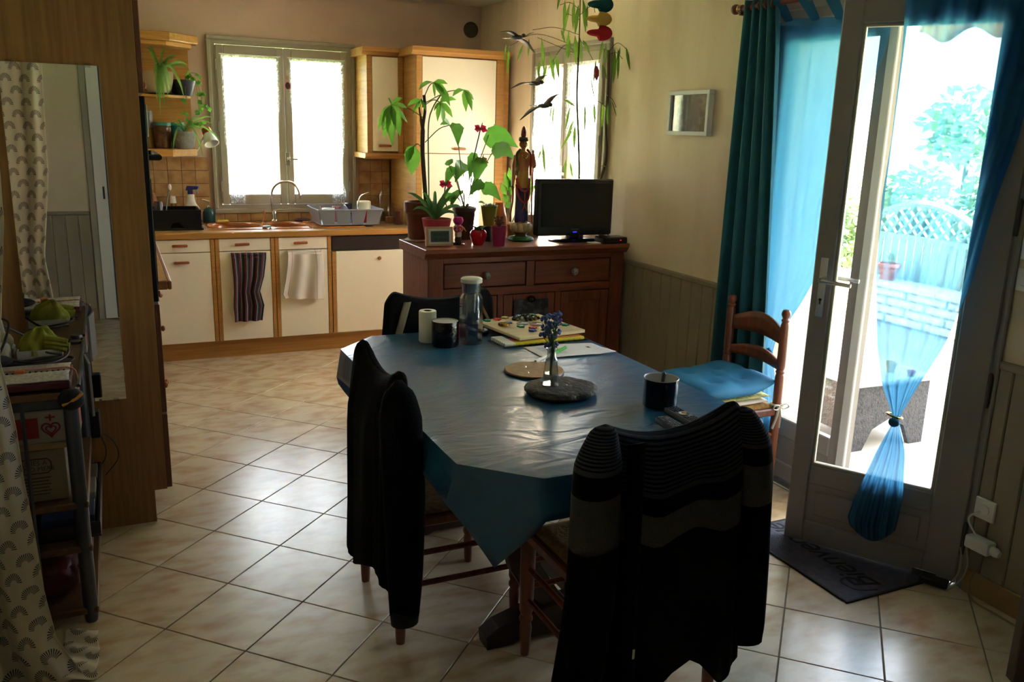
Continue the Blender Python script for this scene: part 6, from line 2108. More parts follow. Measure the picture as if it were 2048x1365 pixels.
p, s = tat(855, 683)
t = thing('paper_roll', p, 'white label paper roll standing on the table beside the black tin', 'paper roll')
MB().lathe([(16 * s, 0), (17.5 * s, 2 * s), (17.5 * s, 61 * s), (16.5 * s, 63 * s), (8.5 * s, 63 * s), (8.5 * s, 4 * s)], 24, c=p, capt=False).done('paper', mat('roll_white', '#ece7dc', 0.8), t, True)
MB().lathe([(8.6 * s, 5 * s), (8.6 * s, 62.5 * s), (7.6 * s, 62.5 * s), (7.6 * s, 5 * s)], 18, c=p, capt=False, capb=False).done('core', mat('brown_core', '#5b3a28', 0.8), t, True)
p, s = tat(890, 691)
t = thing('black_tin', p, 'black tape-wrapped tin open at the top between roll and carafe', 'tin')
MB().lathe([(26 * s, 0), (27 * s, 2 * s), (27 * s, 50 * s), (26.5 * s, 51 * s)], 28, c=p, capt=False, fn=lambda a, z: 1 + 0.008 * math.sin(a * 23)).done('wrap', mat('black_foil', '#08080a', 0.22, bump=0.6, bscale=35), t, True)
MB().lathe([(26 * s, 50.5 * s), (25 * s, 50.5 * s), (25 * s, 48 * s), (0.001, 48 * s)], 28, c=p, capb=False).done('inside', mat('grey_inside', '#d2d0d2', 0.4), t, True)
p, s = tat(941, 686)
t = thing('water_carafe', p, 'ribbed glass carafe with white stopper and a little water', 'carafe')
M_cg = glass_mat('carafe_glass', (0.86, 0.89, 0.92), 0.03, 1.5, 0.13)
MB().lathe([(22 * s, 0), (23.5 * s, 3 * s), (24 * s, 40 * s), (23.5 * s, 92 * s), (18 * s, 102 * s), (19.5 * s, 112 * s), (20.5 * s, 124 * s), (19 * s, 124 * s), (17.5 * s, 112 * s), (16.5 * s, 102 * s), (21.5 * s, 91 * s), (22 * s, 40 * s), (21 * s, 5 * s)], 24, c=p, capt=False, fn=lambda a, z: 1 + 0.018 * math.cos(a * 10)).done('glass', M_cg, t, True, ang=25)
MB().lathe([(20.5 * s, 5.5 * s), (21 * s, 30 * s), (0.001, 30 * s)], 24, c=p).done('water', glass_mat('water', (0.86, 0.86, 0.82), 0.0, 1.0, 0.05), t, True)
MB().lathe([(16 * s, 104 * s), (17.5 * s, 122 * s), (21.5 * s, 123 * s), (21.5 * s, 130 * s), (19 * s, 132 * s), (0.001, 132 * s)], 24, c=p).done('stopper', mat('white_stopper', '#c8c4bd', 0.4), t, True)
hb = p + RV * (12 * s) - FV * (24 * s)
hb.z = p.z
MB().tube(smoothc([hb + Vector((0, 0, 105 * s)), hb - Vector((FV.x, FV.y, 0)) * (8 * s) + Vector((0, 0, 100 * s)), hb - Vector((FV.x, FV.y, 0)) * (10 * s) + Vector((0, 0, 85 * s)), hb - Vector((FV.x, FV.y, 0)) * (8 * s) + Vector((0, 0, 68 * s)), hb + Vector((0, 0, 66 * s))], 5), 4.5 * s, 10).done('handle', M_cg, t, True)
# craft board lying on a pack of pens
t = thing('pen_pack', (1.64, 3.22, ZT), 'clear tray of felt pens under the craft board', 'pen set')
Mp = tr(1.645, 3.255, ZT) @ rz(R(2.5))
MB().box(-0.215, 0.215, -0.075, 0.075, 0.0, 0.003, M=Mp).done('tray', glass_mat('clear_plastic', (0.85, 0.88, 0.92), 0.1, 1.2, 0.12), t)
for k in range(14):
    x = -0.16 + k * 0.027
    MB().box(x, x + 0.0015, -0.076, 0.075, 0.003, 0.014, M=Mp).done('divider', MATS['clear_plastic'], t)
for k, col in enumerate(('#d8c62e', '#c99a1e', '#d2701e', '#b83226', '#b85a86', '#6a4a9a', '#3b4fa0', '#3f86a8')):
    y = -0.062 + k * 0.0175
    pn = MB().tube([Mp @ Vector((-0.15, y, 0.012)), Mp @ Vector((0.19, y, 0.012))], 0.0075, 10).done('pen', mat('pen_%d' % k, col, 0.35), t, True)
    MB().tube([Mp @ Vector((-0.2, y, 0.012)), Mp @ Vector((-0.15, y, 0.012))], 0.0082, 10).done('cap', M_white, pn, True)
t = thing('craft_board', (1.67, 3.41, ZT + 0.022), 'pale wooden craft board strewn with bright pieces on the far side of the table', 'board')
Mb_ = tr(1.672, 3.405, ZT + 0.0215) @ rz(R(8))
MB().box(-0.175, 0.175, -0.185, 0.185, 0, 0.014, bev=0.002, M=Mb_).done('panel', mat('pale_plywood', '#e6d6b6', 0.7, col2='#d6c29c', scale=(6, 40, 40)), t)
# pieces on the board
PC = {'g': '#2f8a68', 'y': '#c9b65a', 'r': '#c23a38', 'b': '#3f62a8'}
NM = {'g': 'green', 'y': 'yellow', 'r': 'red', 'b': 'blue'}
LAY = [('g', -0.135, 0.15, 'at the board corner by the glasses case'), ('r', -0.08, 0.15, 'between a green and a yellow piece at the board edge'), ('y', -0.03, 0.165, 'beside the bead cluster'), ('g', 0.12, 0.16, 'at the board corner facing the sideboard and wall'), ('b', -0.07, 0.07, 'next to the brass ring'), ('g', -0.06, -0.02, 'between the grey pebble and the red piece'), ('r', -0.03, -0.07, 'in front of the rose pebble'), ('b', -0.06, -0.11, 'in front of the green and red pieces'), ('y', 0.0, -0.12, 'at the front edge of the board'), ('g', 0.06, -0.09, 'beside the yellow piece at the front edge'), ('r', 0.09, -0.02, 'touching the rose pebble'), ('r', 0.125, -0.05, 'between blue and green pieces at the board side'), ('g', 0.14, -0.08, 'at the board corner above the printed sheet'), ('b', 0.152, -0.003, 'at the board edge towards the wall'), ('g', 0.128, 0.072, 'tucked against the bead cluster'), ('b', 0.05, 0.165, 'behind the bead cluster')]
for i, (k, x, y, wh) in enumerate(LAY):
    col = PC[k]
    lb = NM[k] + ' star-shaped clay piece ' + wh
    st_ = []
    for j in range(10):
        a = j * math.pi / 5 + i
        r_ = 0.02 if j % 2 == 0 else 0.011
        st_.append((x + r_ * math.cos(a), y + r_ * math.sin(a)))
    MB().prism(st_, 0.0135, 0.022, bev=0.002, M=Mb_).done('clay_piece', mat('clay_' + k, col, 0.5), label=lb, cat='craft piece', group='clay pieces on the craft board')
for (x, y, r_, col, nm, lb) in ((-0.12, 0.03, 0.024, None, 'brass_ring', 'brass ring dish on the craft board'), (-0.02, 0.03, 0.028, '#93a4a8', 'glass_pebble', 'grey glass pebble on the craft board'), (0.03, -0.01, 0.034, '#8a6a68', 'rose_pebble', 'rose flat pebble on the craft board')):
    q = Mb_ @ Vector((x, y, 0.0135))
    if col is None:
        MB().lathe([(0.02, 0.0), (0.027, 0.006), (0.026, 0.014), (0.02, 0.014), (0.014, 0.006)], 22, c=q, capt=False).done(nm, M_gold, smooth=True, label=lb, cat='ring')
    else:
        MB().lathe([(r_ * 0.9, 0), (r_, 0.004), (r_ * 0.6, 0.009), (0.001, 0.01)], 18, c=q).done(nm, mat(nm, col, 0.15), smooth=True, label=lb, cat='pebble')
q = Mb_ @ Vector((0.045, 0.10, 0.0135))
t = thing('beaded_brooch', q, 'dark cluster of beads heaped on the craft board', 'jewellery')
random.seed(3)
M_beads = [mat('bead_%d' % i, c, 0.2) for i, c in enumerate(('#1c1a16', '#3a332a', '#c9c7c2', '#7a6234'))]
for k in range(46):
    a, r_ = random.uniform(0, 6.28), 0.055 * math.sqrt(random.random())
    MB().ball(q + Vector((r_ * math.cos(a) * 1.2, r_ * math.sin(a) * 0.7, 0.008 + 0.02 * (1 - r_ / 0.055) * random.random())), random.uniform(0.006, 0.01), 8).done('bead', M_beads[random.choice((0, 0, 0, 1, 1, 2, 3))], t, True)
# black case poking out behind the carafe
p, s = tat(985, 657)
t = thing('glasses_case', p, 'black glasses case beside the craft board', 'case')
Mg = tr(1.430, 3.44, ZT) @ rz(R(12))
MB().box(-0.04, 0.04, -0.04, 0.06, 0, 0.03, bev=0.012, seg=2, M=Mg).done('shell', M_black, t, True)
MB().box(-0.0405, 0.0405, -0.0405, 0.0605, 0.0155, 0.0175, M=Mg).done('clasp_rim', M_steel, t)
# red box behind the tin
p, s = tat(920, 668)
MB().box(-0.05, 0.05, -0.02, 0.03, 0, 0.05, bev=0.004, M=tr(1.33, 3.44, ZT) @ rz(R(10))).done('red_box', mat('red_card_box', '#a83236', 0.5, col2='#c9bdb0', scale=(3, 3, 30), fac=(0.5, 0.55)), label='small red and cream box standing behind the carafe', cat='box')
# sheet of paper
cs = [pz(x, y, ZT + 0.001) for x, y in ((1047, 696), (1183, 687), (1233, 708), (1090, 718))]
t = thing('printed_sheet', (cs[0] + cs[2]) / 2, 'white printed sheet of paper with a green pen on it', 'paper')


def sheet(u, v):
    p = cs[0].lerp(cs[1], u).lerp(cs[3].lerp(cs[2], u), v)
    return p + Vector((0, 0, 0.0015 + 0.014 * max(0, u - 0.75) * 4 * max(0, v - 0.4) + 0.004 * math.sin(u * 3)))


MB().grid(sheet, 20, 10).done('page', mat('paper_white', '#f2f0fa', 0.7), t, True, solid=0.0006)
for k in range(7):
    v0 = 0.2 + k * 0.09
    MB().grid(lambda u, v, v0=v0: sheet(0.12 + 0.28 * u, v0 + 0.018 * v) + Vector((0, 0, 0.0009)), 6, 1).done('printed_line', mat('print_grey', '#8f8d98', 0.8), t)
MB().grid(lambda u, v: sheet(0.78 + 0.05 * u, 0.34 + 0.12 * v) + Vector((0, 0, 0.0011)), 3, 2).done('letterhead', mat('print_dark', '#4a4a5c', 0.8), t)
a_, b_ = pz(1108, 706, ZT + 0.0125), pz(1131, 695, ZT + 0.0125)
t = thing('green_pen', a_, 'bright green felt pen lying on the printed sheet', 'pen')
d_ = (b_ - a_)
MB().tube([a_ - d_ * 1.5, a_], 0.006, 10).done('barrel', M_white, t, True)
MB().tube([a_, b_], 0.0068, 10).done('cap', mat('green_cap', '#4cb83a', 0.35), t, True)
# cork trivet
c = Vector((1.408, 2.815, ZT))
t = thing('cork_trivet', c, 'round cork trivet half under the slate stone', 'trivet')
MB().lathe([(0.112, 0), (0.115, 0.004), (0.114, 0.007), (0.001, 0.007)], 36, c=c).done('rim', M_black, t, True)
MB().lathe([(0.112, 0.007), (0.113, 0.0075), (0.111, 0.011), (0.001, 0.011)], 36, c=c).done('face', mat('cork', '#a5824e', 0.6, col2='#8d6a3c', scale=(40, 40, 40)), t, True)
for (x, y) in ((-0.045, -0.04), (-0.02, 0.035), (0.02, -0.045)):
    MB().lathe([(0.004, 0), (0.003, 0.003), (0.001, 0.0035)], 8, c=c + Vector((x, y, 0.011))).done('pin', M_steel, t, True)
# slate stone
c = Vector((1.372, 2.535, ZT))
random.seed(9)
M_st = mat('rough_slate', '#5c5650', 0.8, col2='#3d3834', scale=(25, 25, 25), bump=0.9, bscale=70)


def stone(u, v):
    a = u * 2 * math.pi
    r_ = 0.128 * (1 + 0.09 * noise.noise(Vector((math.cos(a) * 1.6, math.sin(a) * 1.6, 4))) + 0.05 * noise.noise(Vector((math.cos(a) * 5, math.sin(a) * 5, 9))))
    prof = [(0.0, 0.0), (0.8, 0.0), (0.93, 0.006), (1.0, 0.016), (0.97, 0.026), (0.9, 0.031), (0.5, 0.033), (0.0, 0.033)]
    i = min(len(prof) - 2, int(v * (len(prof) - 1)))
    f = v * (len(prof) - 1) - i
    k, z = lerp(prof[i][0], prof[i + 1][0], f), lerp(prof[i][1], prof[i + 1][1], f)
    z += 0.003 * noise.noise(Vector((math.cos(a) * k * 6, math.sin(a) * k * 6, z * 90))) * (1 if z > 0.004 else 0)
    return c + Vector((r_ * k * math.cos(a), r_ * k * math.sin(a) * 0.97, max(0, z)))


MB().grid(stone, 48, 21, closeu=True).done('slate_stone', M_st, smooth=True, ang=0, label='flat grey slate stone under the little flower vase', cat='stone')
# bud vase with blue flowers
p, s = tat(1101, 768, ZT + 0.034)
t = thing('bud_vase', p, 'small square glass vase of blue flowers on the slate stone', 'vase')
sq = lambda a, z: 1 / max(abs(math.cos(a + 0.5)), abs(math.sin(a + 0.5))) if z < 50 * s else 1
M_vg = glass_mat('vase_glass', (0.68, 0.72, 0.67), 0.04, 1.5, 0.16)
MB().lathe([(15 * s, 0), (16 * s, 2 * s), (14.5 * s, 25 * s), (12 * s, 49 * s)], 32, c=p, capt=False, fn=sq).done('body', M_vg, t, True, ang=30)
MB().lathe([(14 * s, 50 * s), (9 * s, 56 * s), (8.5 * s, 68 * s), (11 * s, 71 * s), (11 * s, 74 * s), (8 * s, 74 * s)], 24, c=p, capb=False, capt=False).done('neck', M_vg, t, True)
MB().lathe([(13 * s, 3 * s), (12.5 * s, 22 * s), (0.001, 22 * s)], 20, c=p).done('water', MATS['water'], t, True)
t2 = thing('flower_sprig', p + Vector((0, 0, 20 * s)), 'bunch of tiny lavender blue flowers in the glass vase', 'flower')
M_fl = mat('lavender_bloom', '#5f6fb0', 0.7, col2='#4a5796', scale=(90, 90, 90))
M_flst = mat('flower_stem', '#4a6a34', 0.7)
random.seed(21)
FB = [(1088, 640), (1097, 632), (1108, 634), (1116, 640), (1112, 650), (1100, 648), (1090, 655), (1103, 660), (1096, 668), (1108, 672), (1115, 664), (1085, 672), (1110, 690), (1094, 690), (1118, 628), (1104, 680)]
for (x, y) in FB:
    d = (Vector((p.x, p.y, 0)) - CAM).length
    q = pz(x, y, 0)
    dirv = ray(x, y)
    tt = (p - CAM).dot(FV) / dirv.dot(FV)
    q = CAM + dirv * tt + FV * random.uniform(-0.02, 0.02)
    b0 = p + Vector((random.uniform(-0.006, 0.006), random.uniform(-0.006, 0.006), 0.03))
    mid = p + Vector((random.uniform(-0.006, 0.006), random.uniform(-0.006, 0.006), 72 * s))
    st_ = MB().tube(smoothc([b0, mid, mid.lerp(q, 0.5), q], 4), 0.0012, 5).done('stem', M_flst, t2, True)
    for k in range(9):
        v_ = Vector((random.gauss(0, 1), random.gauss(0, 1), random.gauss(0, 1))).normalized() * 0.0095
        MB().ball(q + v_, 0.0058, 7).done('floret', M_fl, st_, True)
    for k in range(2):
        m_ = mid.lerp(q, 0.3 + 0.3 * k)
        a = random.uniform(0, 6.28)
        leafob(st_, [m_, m_ + Vector((math.cos(a) * 0.01, math.sin(a) * 0.01, 0.008)), m_ + Vector((math.cos(a) * 0.02, math.sin(a) * 0.02, 0.01))], [0.001, 0.003, 0.0006], (-math.sin(a), math.cos(a), 0), M_l4)
# black mug by the remotes
p, s = tat(1319, 811)
t = thing('black_mug', p, 'black glazed mug with white inside near the remotes', 'mug')
MB().lathe([(33 * s, 0), (34 * s, 1.5 * s), (34.5 * s, 55 * s), (35 * s, 57 * s)], 30, c=p, capt=False).done('outside', mat('black_glaze', '#06070a', 0.15), t, True)
MB().lathe([(35 * s, 57 * s), (34.5 * s, 58.5 * s), (33 * s, 57 * s), (32 * s, 8 * s), (0.001, 7 * s)], 30, c=p, capb=False).done('inside', mat('white_glaze', '#c7c4c6', 0.25), t, True)
MB().tube(smoothc([p + Vector((0.03, 0.05, 48 * s)), p + Vector((0.045, 0.085, 44 * s)), p + Vector((0.047, 0.09, 28 * s)), p + Vector((0.03, 0.055, 12 * s))], 5), 0.006, 8).done('handle', MATS['black_glaze'], t, True)
t = thing('dark_pen', p + Vector((0, 0, 8 * s)), 'dark pen leaning inside the black mug', 'pen')
MB().tube([p + Vector((-0.01, -0.01, 11 * s)), p + Vector((0.02, 0.016, 60 * s))], 0.006, 8).done('barrel', M_black, t, True)
MB().ball(p + Vector((0.02, 0.016, 61 * s)), 0.008, 8).done('end_cap', mat('dark_blue_cap', '#1c2236', 0.3), t, True)
# remote controls


def remote(a, b, w, nm, mcase, mkey, lb, rows):
    A, B = pz(*a, ZT + 0.012), pz(*b, ZT + 0.012)
    d = (B - A)
    L = d.length
    Mr = frame((A.x, A.y, ZT), d, Vector((-d.y, d.x, 0)))
    t = thing(nm, (A + B) / 2 - Vector((0, 0, 0.012)), lb, 'remote', 'remote controls')
    MB().box(0, L, -w / 2, w / 2, 0.0, 0.018, bev=0.005, seg=2, M=Mr).done('case', mcase, t, True)
    nk = int(L / 0.0125)
    for i in range(1, nk):
        for j in range(rows):
            y = (j - (rows - 1) / 2) * (w / (rows + 0.6))
            if nm == 'tv_remote' and 5 <= i <= 8:
                continue
            MB().box(i * 0.0125 - 0.0035, i * 0.0125 + 0.0035, y - 0.0035, y + 0.0035, 0.0175, 0.0205, bev=0.001, M=Mr).done('key', mkey, t)
    if nm == 'tv_remote':
        MB().lathe([(0.018, 0.0175), (0.018, 0.021), (0.012, 0.0215), (0.011, 0.0195), (0.001, 0.0195)], 20, c=(6.5 * 0.0125, 0, 0), M=Mr).done('ring_key', M_steel, t, True)


remote((1340, 817), (1448, 876), 0.05, 'tv_remote', mat('grey_remote', '#55555c', 0.4), mat('dark_key', '#26262b', 0.5), 'grey remote control with a ring key beside the mug', 4)
remote((1322, 836), (1408, 890), 0.045, 'box_remote', M_black, mat('pale_key', '#8d8d94', 0.5), 'black remote control with pale keys beside the mug', 4)
# ------------------------------------------------------------------ curtain rod and curtains at the door
M_rod = mat('mahogany_rod', '#6a2c1a', 0.35)
ZR, XRo = 2.226, 2.742
t = thing('curtain_rod', (XRo, 2.6, ZR), 'mahogany curtain rod with ball finials above the french door', 'curtain rod')
MB().tube([(XRo, 1.72, ZR), (XRo, 3.47, ZR)], 0.014, 10).done('pole', M_rod, t, True)
for y, sg in ((3.47, 1), (1.72, -1)):
    MB().ball((XRo, y + sg * 0.02, ZR), 0.024, 14).done('finial', M_rod, t, True)
    MB().lathe([(0.018, 0), (0.018, 0.008)], 12, M=tr(XRo, y - 0.004, ZR) @ Matrix.Rotation(R(90), 4, 'X')).done('collar', M_gold, t, True)
for y in (3.45, 1.78):
    MB().box(XRo - 0.008, XR + 0.0, y - 0.008, y + 0.008, ZR - 0.03, ZR - 0.014, bev=0.002).lathe([(0.017, -0.012), (0.017, 0.012)], 12, M=tr(XRo, y, ZR) @ Matrix.Rotation(R(90), 4, 'X')).done('bracket', M_rod, t)
M_teal = mat('teal_drape', '#0d5c66', 0.75, col2='#0a4c57', scale=(5, 5, 1), sheen=0.2, bump=0.1, bscale=200)
M_sheer = cloth_mat('blue_sheer', '#4a90bc', 0.38, 0.6, tint=(0.22, 0.38, 0.53))
t = thing('teal_drape', (2.77, 3.27, 0.02), 'heavy teal drape gathered beside the french door', 'curtain')


def teal(u, v):
    z = lerp(ZR + 0.03, 0.025, v)
    y0 = lerp(3.205, 3.02, v ** 0.8)
    y1 = lerp(3.435, 3.50, v ** 0.8)
    y = lerp(y1, y0, u)
    am = lerp(0.022, 0.027, v)
    x = lerp(2.744, 2.758, v) + am * math.sin(u * 2 * math.pi * 4.5 + 0.5 + 0.5 * v) + 0.004 * math.sin(u * 23 + v * 4)
    return Vector((min(x, XR - 0.004), y, z))


MB().grid(teal, 110, 30).done('cloth', M_teal, t, True, solid=0.003, ang=0)
for k in range(5):
    y = 3.40 - k * 0.044
    MB().tube([(XRo + 0.02 * math.cos(a), y, ZR + 0.02 * math.sin(a)) for a in [i * math.pi / 8 for i in range(16)]], 0.0035, 6, closed=True).done('ring', M_rod, t, True)
# left sheer: hangs by tabs, knotted low
t = thing('blue_sheer', (2.785, 3.1, 0.3), 'blue sheer curtain knotted behind the chair, in front of the fixed door leaf', 'curtain', 'blue sheer curtains')
XS = 2.812
LT_ = [(0.0, 1545, 40, 1790, 28), (0.12, 1545, 120, 1770, 110), (0.3, 1545, 260, 1700, 250), (0.5, 1540, 420, 1655, 420), (0.65, 1537, 540, 1640, 540), (0.76, 1530, 615, 1600, 610), (0.85, 1527, 675, 1556, 672), (0.875, 1528, 700, 1545, 698), (0.9, 1526, 718, 1545, 716), (0.95, 1528, 770, 1550, 770), (1.0, 1522, 880, 1556, 885)]


def shl(u, v):
    xl, yl, xr, yr = interp(LT_, v)
    p = px(lerp(xl, xr, u), lerp(yl, yr, u), XS)
    kk = 1 - 0.85 * max(0, 1 - abs(v - 0.89) / 0.5)
    p.x = XS + 0.008 * kk * math.sin(u * 24 + 2 * math.sin(v * 3)) + 0.004 * math.sin(u * 9 + v * 5)
    return p


MB().grid(shl, 80, 60).done('cloth', M_sheer, t, True, ang=0)
q = px(1537, 708, XS)
MB().ball(q, 0.03, 12, (0.45, 0.8, 1.0)).done('knot', mat('sheer_knot', '#14607f', 0.8), t, True)
for k in range(5):
    a_ = shl(k / 4 * 0.84 + 0.14, 0.0)
    lp = [Vector((a_.x, 0, a_.z - 0.01)), Vector((XRo + 0.0165, 0, ZR - 0.004)), Vector((XRo + 0.012, 0, ZR + 0.012)), Vector((XRo, 0, ZR + 0.0165)), Vector((XRo - 0.012, 0, ZR + 0.012)), Vector((XRo - 0.0165, 0, ZR - 0.004)), Vector((a_.x - 0.003, 0, a_.z - 0.01))]
    MB().grid(lambda u, v, a_=a_, lp=lp: Vector((lp[round(v * 6)].x, a_.y + (u - 0.5) * 0.05, lp[round(v * 6)].z)), 3, 6).done('tab', M_sheer, t, True, ang=0)
# right sheer: over the open leaf, tied with a ring
t = thing('blue_sheer', onleaf(1790, 830, 0.06), 'blue sheer curtain tied with a bead ring, hanging over the open door leaf', 'curtain', 'blue sheer curtains')
RT_ = [(0.0, 1815, -75, 2140, -90), (0.1, 1812, 0, 2110, 0), (0.2, 1803, 110, 2080, 120), (0.35, 1783, 280, 2035, 280), (0.45, 1763, 400, 1992, 400), (0.58, 1752, 560, 1945, 560), (0.68, 1754, 690, 1890, 690), (0.74, 1764, 770, 1835, 775), (0.775, 1782, 822, 1806, 822), (0.79, 1785, 838, 1799, 838), (0.81, 1780, 855, 1800, 855), (0.86, 1752, 905, 1810, 905), (0.93, 1712, 990, 1806, 990), (0.965, 1695, 1033, 1795, 1045), (1.0, 1700, 1052, 1790, 1062)]


def shr(u, v):
    xl, yl, xr, yr = interp(RT_, v)
    dip = 26 * math.sin(math.pi * u) * max(0, v - 0.93) / 0.07
    kk = 0.12 + 0.88 * min(1, abs(v - 0.79) / 0.25)
    off = 0.05 + kk * (0.016 * math.sin(u * 21 + 1.5 * math.sin(v * 4)) + 0.01 * math.sin(u * 47 + v * 3))
    base = onleaf(lerp(xl, xr, u), lerp(yl, yr, u) + dip, off)
    return base


MB().grid(shr, 96, 90).done('cloth', M_sheer, t, True, ang=0)
q = onleaf(1789, 832, 0.055)
s = mpp(q)
MB().ball(onleaf(1788, 845, 0.055), 11 * s, 12, (1, 1, 0.9)).done('knot', mat('sheer_knot', '#14607f', 0.8), t, True)
MB().tube([q + (RV * math.cos(a) + Vector((FV.x, FV.y, 0)) * math.sin(a)) * (14 * s) + UV * (-4 * s * math.cos(a)) for a in [i * math.pi / 10 for i in range(20)]], 2.2 * s, 8, closed=True).done('bead_ring', M_gold, t, True)
# ------------------------------------------------------------------ door mat
t = thing('door_mat', (2.55, 2.35, 0), 'dark grey welcome mat lying under the open door leaf', 'mat')
M_mat = mat('charcoal_mat', '#4e4d5c', 0.9, col2='#3e3d4b', scale=(30, 30, 30), bump=0.5, bscale=220)
MX0, MX1, MY0, MY1 = 2.32, 2.775, 2.025, 2.66
MB().box(MX0, MX1, MY0, MY1, 0.0, 0.007, bev=0.003).done('pile', M_mat, t)
mb = MB()
for q in ((MX0, MX1, MY0, MY0 + 0.012), (MX0, MX1, MY1 - 0.012, MY1), (MX0, MX0 + 0.012, MY0 + 0.012, MY1 - 0.012), (MX1 - 0.012, MX1, MY0 + 0.012, MY1 - 0.012)):
    mb.box(q[0], q[1], q[2], q[3], 0.0, 0.0085, bev=0.002)
mb.done('rubber_edge', mat('black_rubber', '#15151a', 0.7), t)
M_ink = mat('mat_lettering', '#0f0f14', 0.9)
Mt = frame((2.50, 2.35, 0.0075), (0, 1, 0), (-1, 0, 0))
text_obj('lettering', 'Bienvenue', 0.15, Mt, M_ink, t, 0.35, 0.0004, 0.92)
MB().tube(smoothc([Mt @ Vector(q) for q in ((-0.3, 0.0, 0), (-0.27, 0.075, 0), (-0.2, 0.085, 0), (-0.19, 0.03, 0), (-0.235, 0.02, 0))], 6), 0.005, 5, flat=0.1).done('flourish', M_ink, t)
# ------------------------------------------------------------------ socket, plugs, cords, switches
t = thing('power_socket', (XR - 0.015, 1.899, 0.3), 'white wall socket plate on the panelling by the door', 'socket')
c = px(1967, 1018, XR - 0.015)
ys, zs = 1.899, c.z
MB().box(XR - 0.024, XR - 0.012, ys - 0.04, ys + 0.04, zs - 0.04, zs + 0.04, bev=0.003).done('plate', M_white, t)
MB().lathe([(0.02, 0), (0.021, 0.004), (0.018, 0.005), (0.001, 0.001)], 20, M=tr(XR - 0.024, ys, zs) @ Matrix.Rotation(R(-90), 4, 'Y')).done('recess', M_white, t, True)
t = thing('plug_adapter', (XR - 0.05, ys - 0.01, 0.15), 'white multi-plug adapter hanging below the wall socket', 'adapter')
c2 = px(1945, 1085, XR - 0.045)
c2.y -= 0.03
MB().box(c2.x - 0.025, c2.x + 0.025, c2.y - 0.048, c2.y + 0.048, c2.z - 0.02, c2.z + 0.03, bev=0.008, seg=2).done('block', M_white, t, True)
MB().tube(smoothc([(XR - 0.026, ys + 0.01, zs - 0.01), (XR - 0.05, ys + 0.03, zs - 0.03), (XR - 0.05, ys + 0.03, zs - 0.06), (c2.x, c2.y + 0.02, c2.z + 0.03)], 5), 0.004, 6).done('lead', M_white, t, True)
MB().lathe([(0.016, 0), (0.018, 0.02), (0.012, 0.035)], 12, M=tr(c2.x, c2.y - 0.045, c2.z + 0.005) @ Matrix.Rotation(R(100), 4, 'X')).done('plug', M_white, t, True)
M_cord = mat('cream_cord', '#b9b09c', 0.6)
for pts, lb in (([(1921, 1095), (1922, 1120), (1915, 1150), (1890, 1178)], 'white cord running from the adapter to the black power brick'), ([(1933, 1095), (1935, 1130), (1922, 1160), (1895, 1182)], 'second white cord looping to the floor beside the door')):
    P3 = [px(x, y, XR - 0.04) for x, y in pts[:-1]] + [pz(*pts[-1], 0.012)]
    MB().tube(smoothc(P3, 6), 0.0035, 6).done('white_cord', M_cord, smooth=True, label=lb, cat='cord', group='cords by the door')
P3 = [px(1967, 1095, XR - 0.045), px(1962, 1125, XR - 0.05), px(1940, 1160, XR - 0.045), pz(1945, 1200, 0.008), pz(1990, 1228, 0.006), pz(2046, 1262, 0.006)]
MB().tube(smoothc(P3, 6), 0.0042, 6).done('beige_cord', mat('beige_cord_mat', '#93825f', 0.6), smooth=True, label='beige extension cord along the skirting from the adapter', cat='cord', group='cords by the door')
q = pz(1868, 1172, 0)
t = thing('power_brick', q, 'black power brick with steel bracket at the foot of the open leaf', 'adapter')
Mq = tr(q.x - 0.005, q.y - 0.0, 0) @ rz(R(118))
MB().box(-0.05, 0.05, -0.022, 0.022, 0.007, 0.035, bev=0.006, M=Mq).done('case', M_black, t)
MB().box(0.0, 0.085, -0.03, -0.024, 0.0075, 0.04, bev=0.001, M=Mq).done('bracket', M_steel, t)
for z0, lb in ((1.19, 'white rocker light switch lower on the wall by the door'), (1.30, 'white rocker light switch upper on the wall by the door')):
    c = px(2046, {1.19: 560, 1.30: 495}[z0], XR - 0.005)
    t = thing('light_switch', (XR - 0.005, c.y, c.z), lb, 'switch')
    c.y = 1.897
    MB().box(XR - 0.012, XR + 0.0005, c.y - 0.04, c.y + 0.04, c.z - 0.04, c.z + 0.04, bev=0.003).done('plate', M_white, t)
    MB().box(XR - 0.018, XR - 0.011, c.y - 0.02, c.y + 0.02, c.z - 0.02, c.z + 0.02, bev=0.003).done('rocker', M_white, t)
# ------------------------------------------------------------------ shelf cart beside the tower
CX0, CX1, CY0, CY1, CZ = -0.5, -0.172, 2.92, 3.56, 0.82
M_tube = mat('grey_tube', '#4b4b50', 0.35, metal=0.5)
M_shelfw = mat('walnut_shelf', '#6d4a30', 0.5, col2='#59391f', scale=(40, 4, 40))
t = thing('shelf_cart', (-0.33, 3.24, 0), 'narrow tube-legged wooden shelf cart crammed with papers beside the tower', 'shelf')
for x in (CX0, CX1):
    for y in (CY0, CY1):
        MB().lathe([(0.019, 0), (0.021, 0.01), (0.023, 0.03), (0.023, CZ - 0.01), (0.02, CZ)], 14, c=(x, y, 0)).done('tube_leg', M_tube, t, True)
for z in (0.045, 0.27, 0.425, CZ - 0.022):
    MB().box(CX0 - 0.02, CX1 + 0.025, CY0 - 0.02, CY1 + 0.02, z - 0.012, z + (0.022 if z > 0.8 else 0.012), bev=0.004).done('shelf', M_shelfw, t)
MB().box(CX0, CX1 - 0.02, CY0 + 0.0, CY1 - 0.2, 0.622, 0.634, bev=0.002).done('half_shelf', mat('pale_shelf', '#a9895c', 0.6), t)
MB().tube([(-0.305, CY0 - 0.024, 0.05), (-0.305, CY0 - 0.024, CZ - 0.03)], 0.006, 8).done('front_rod', M_tube, t, True)
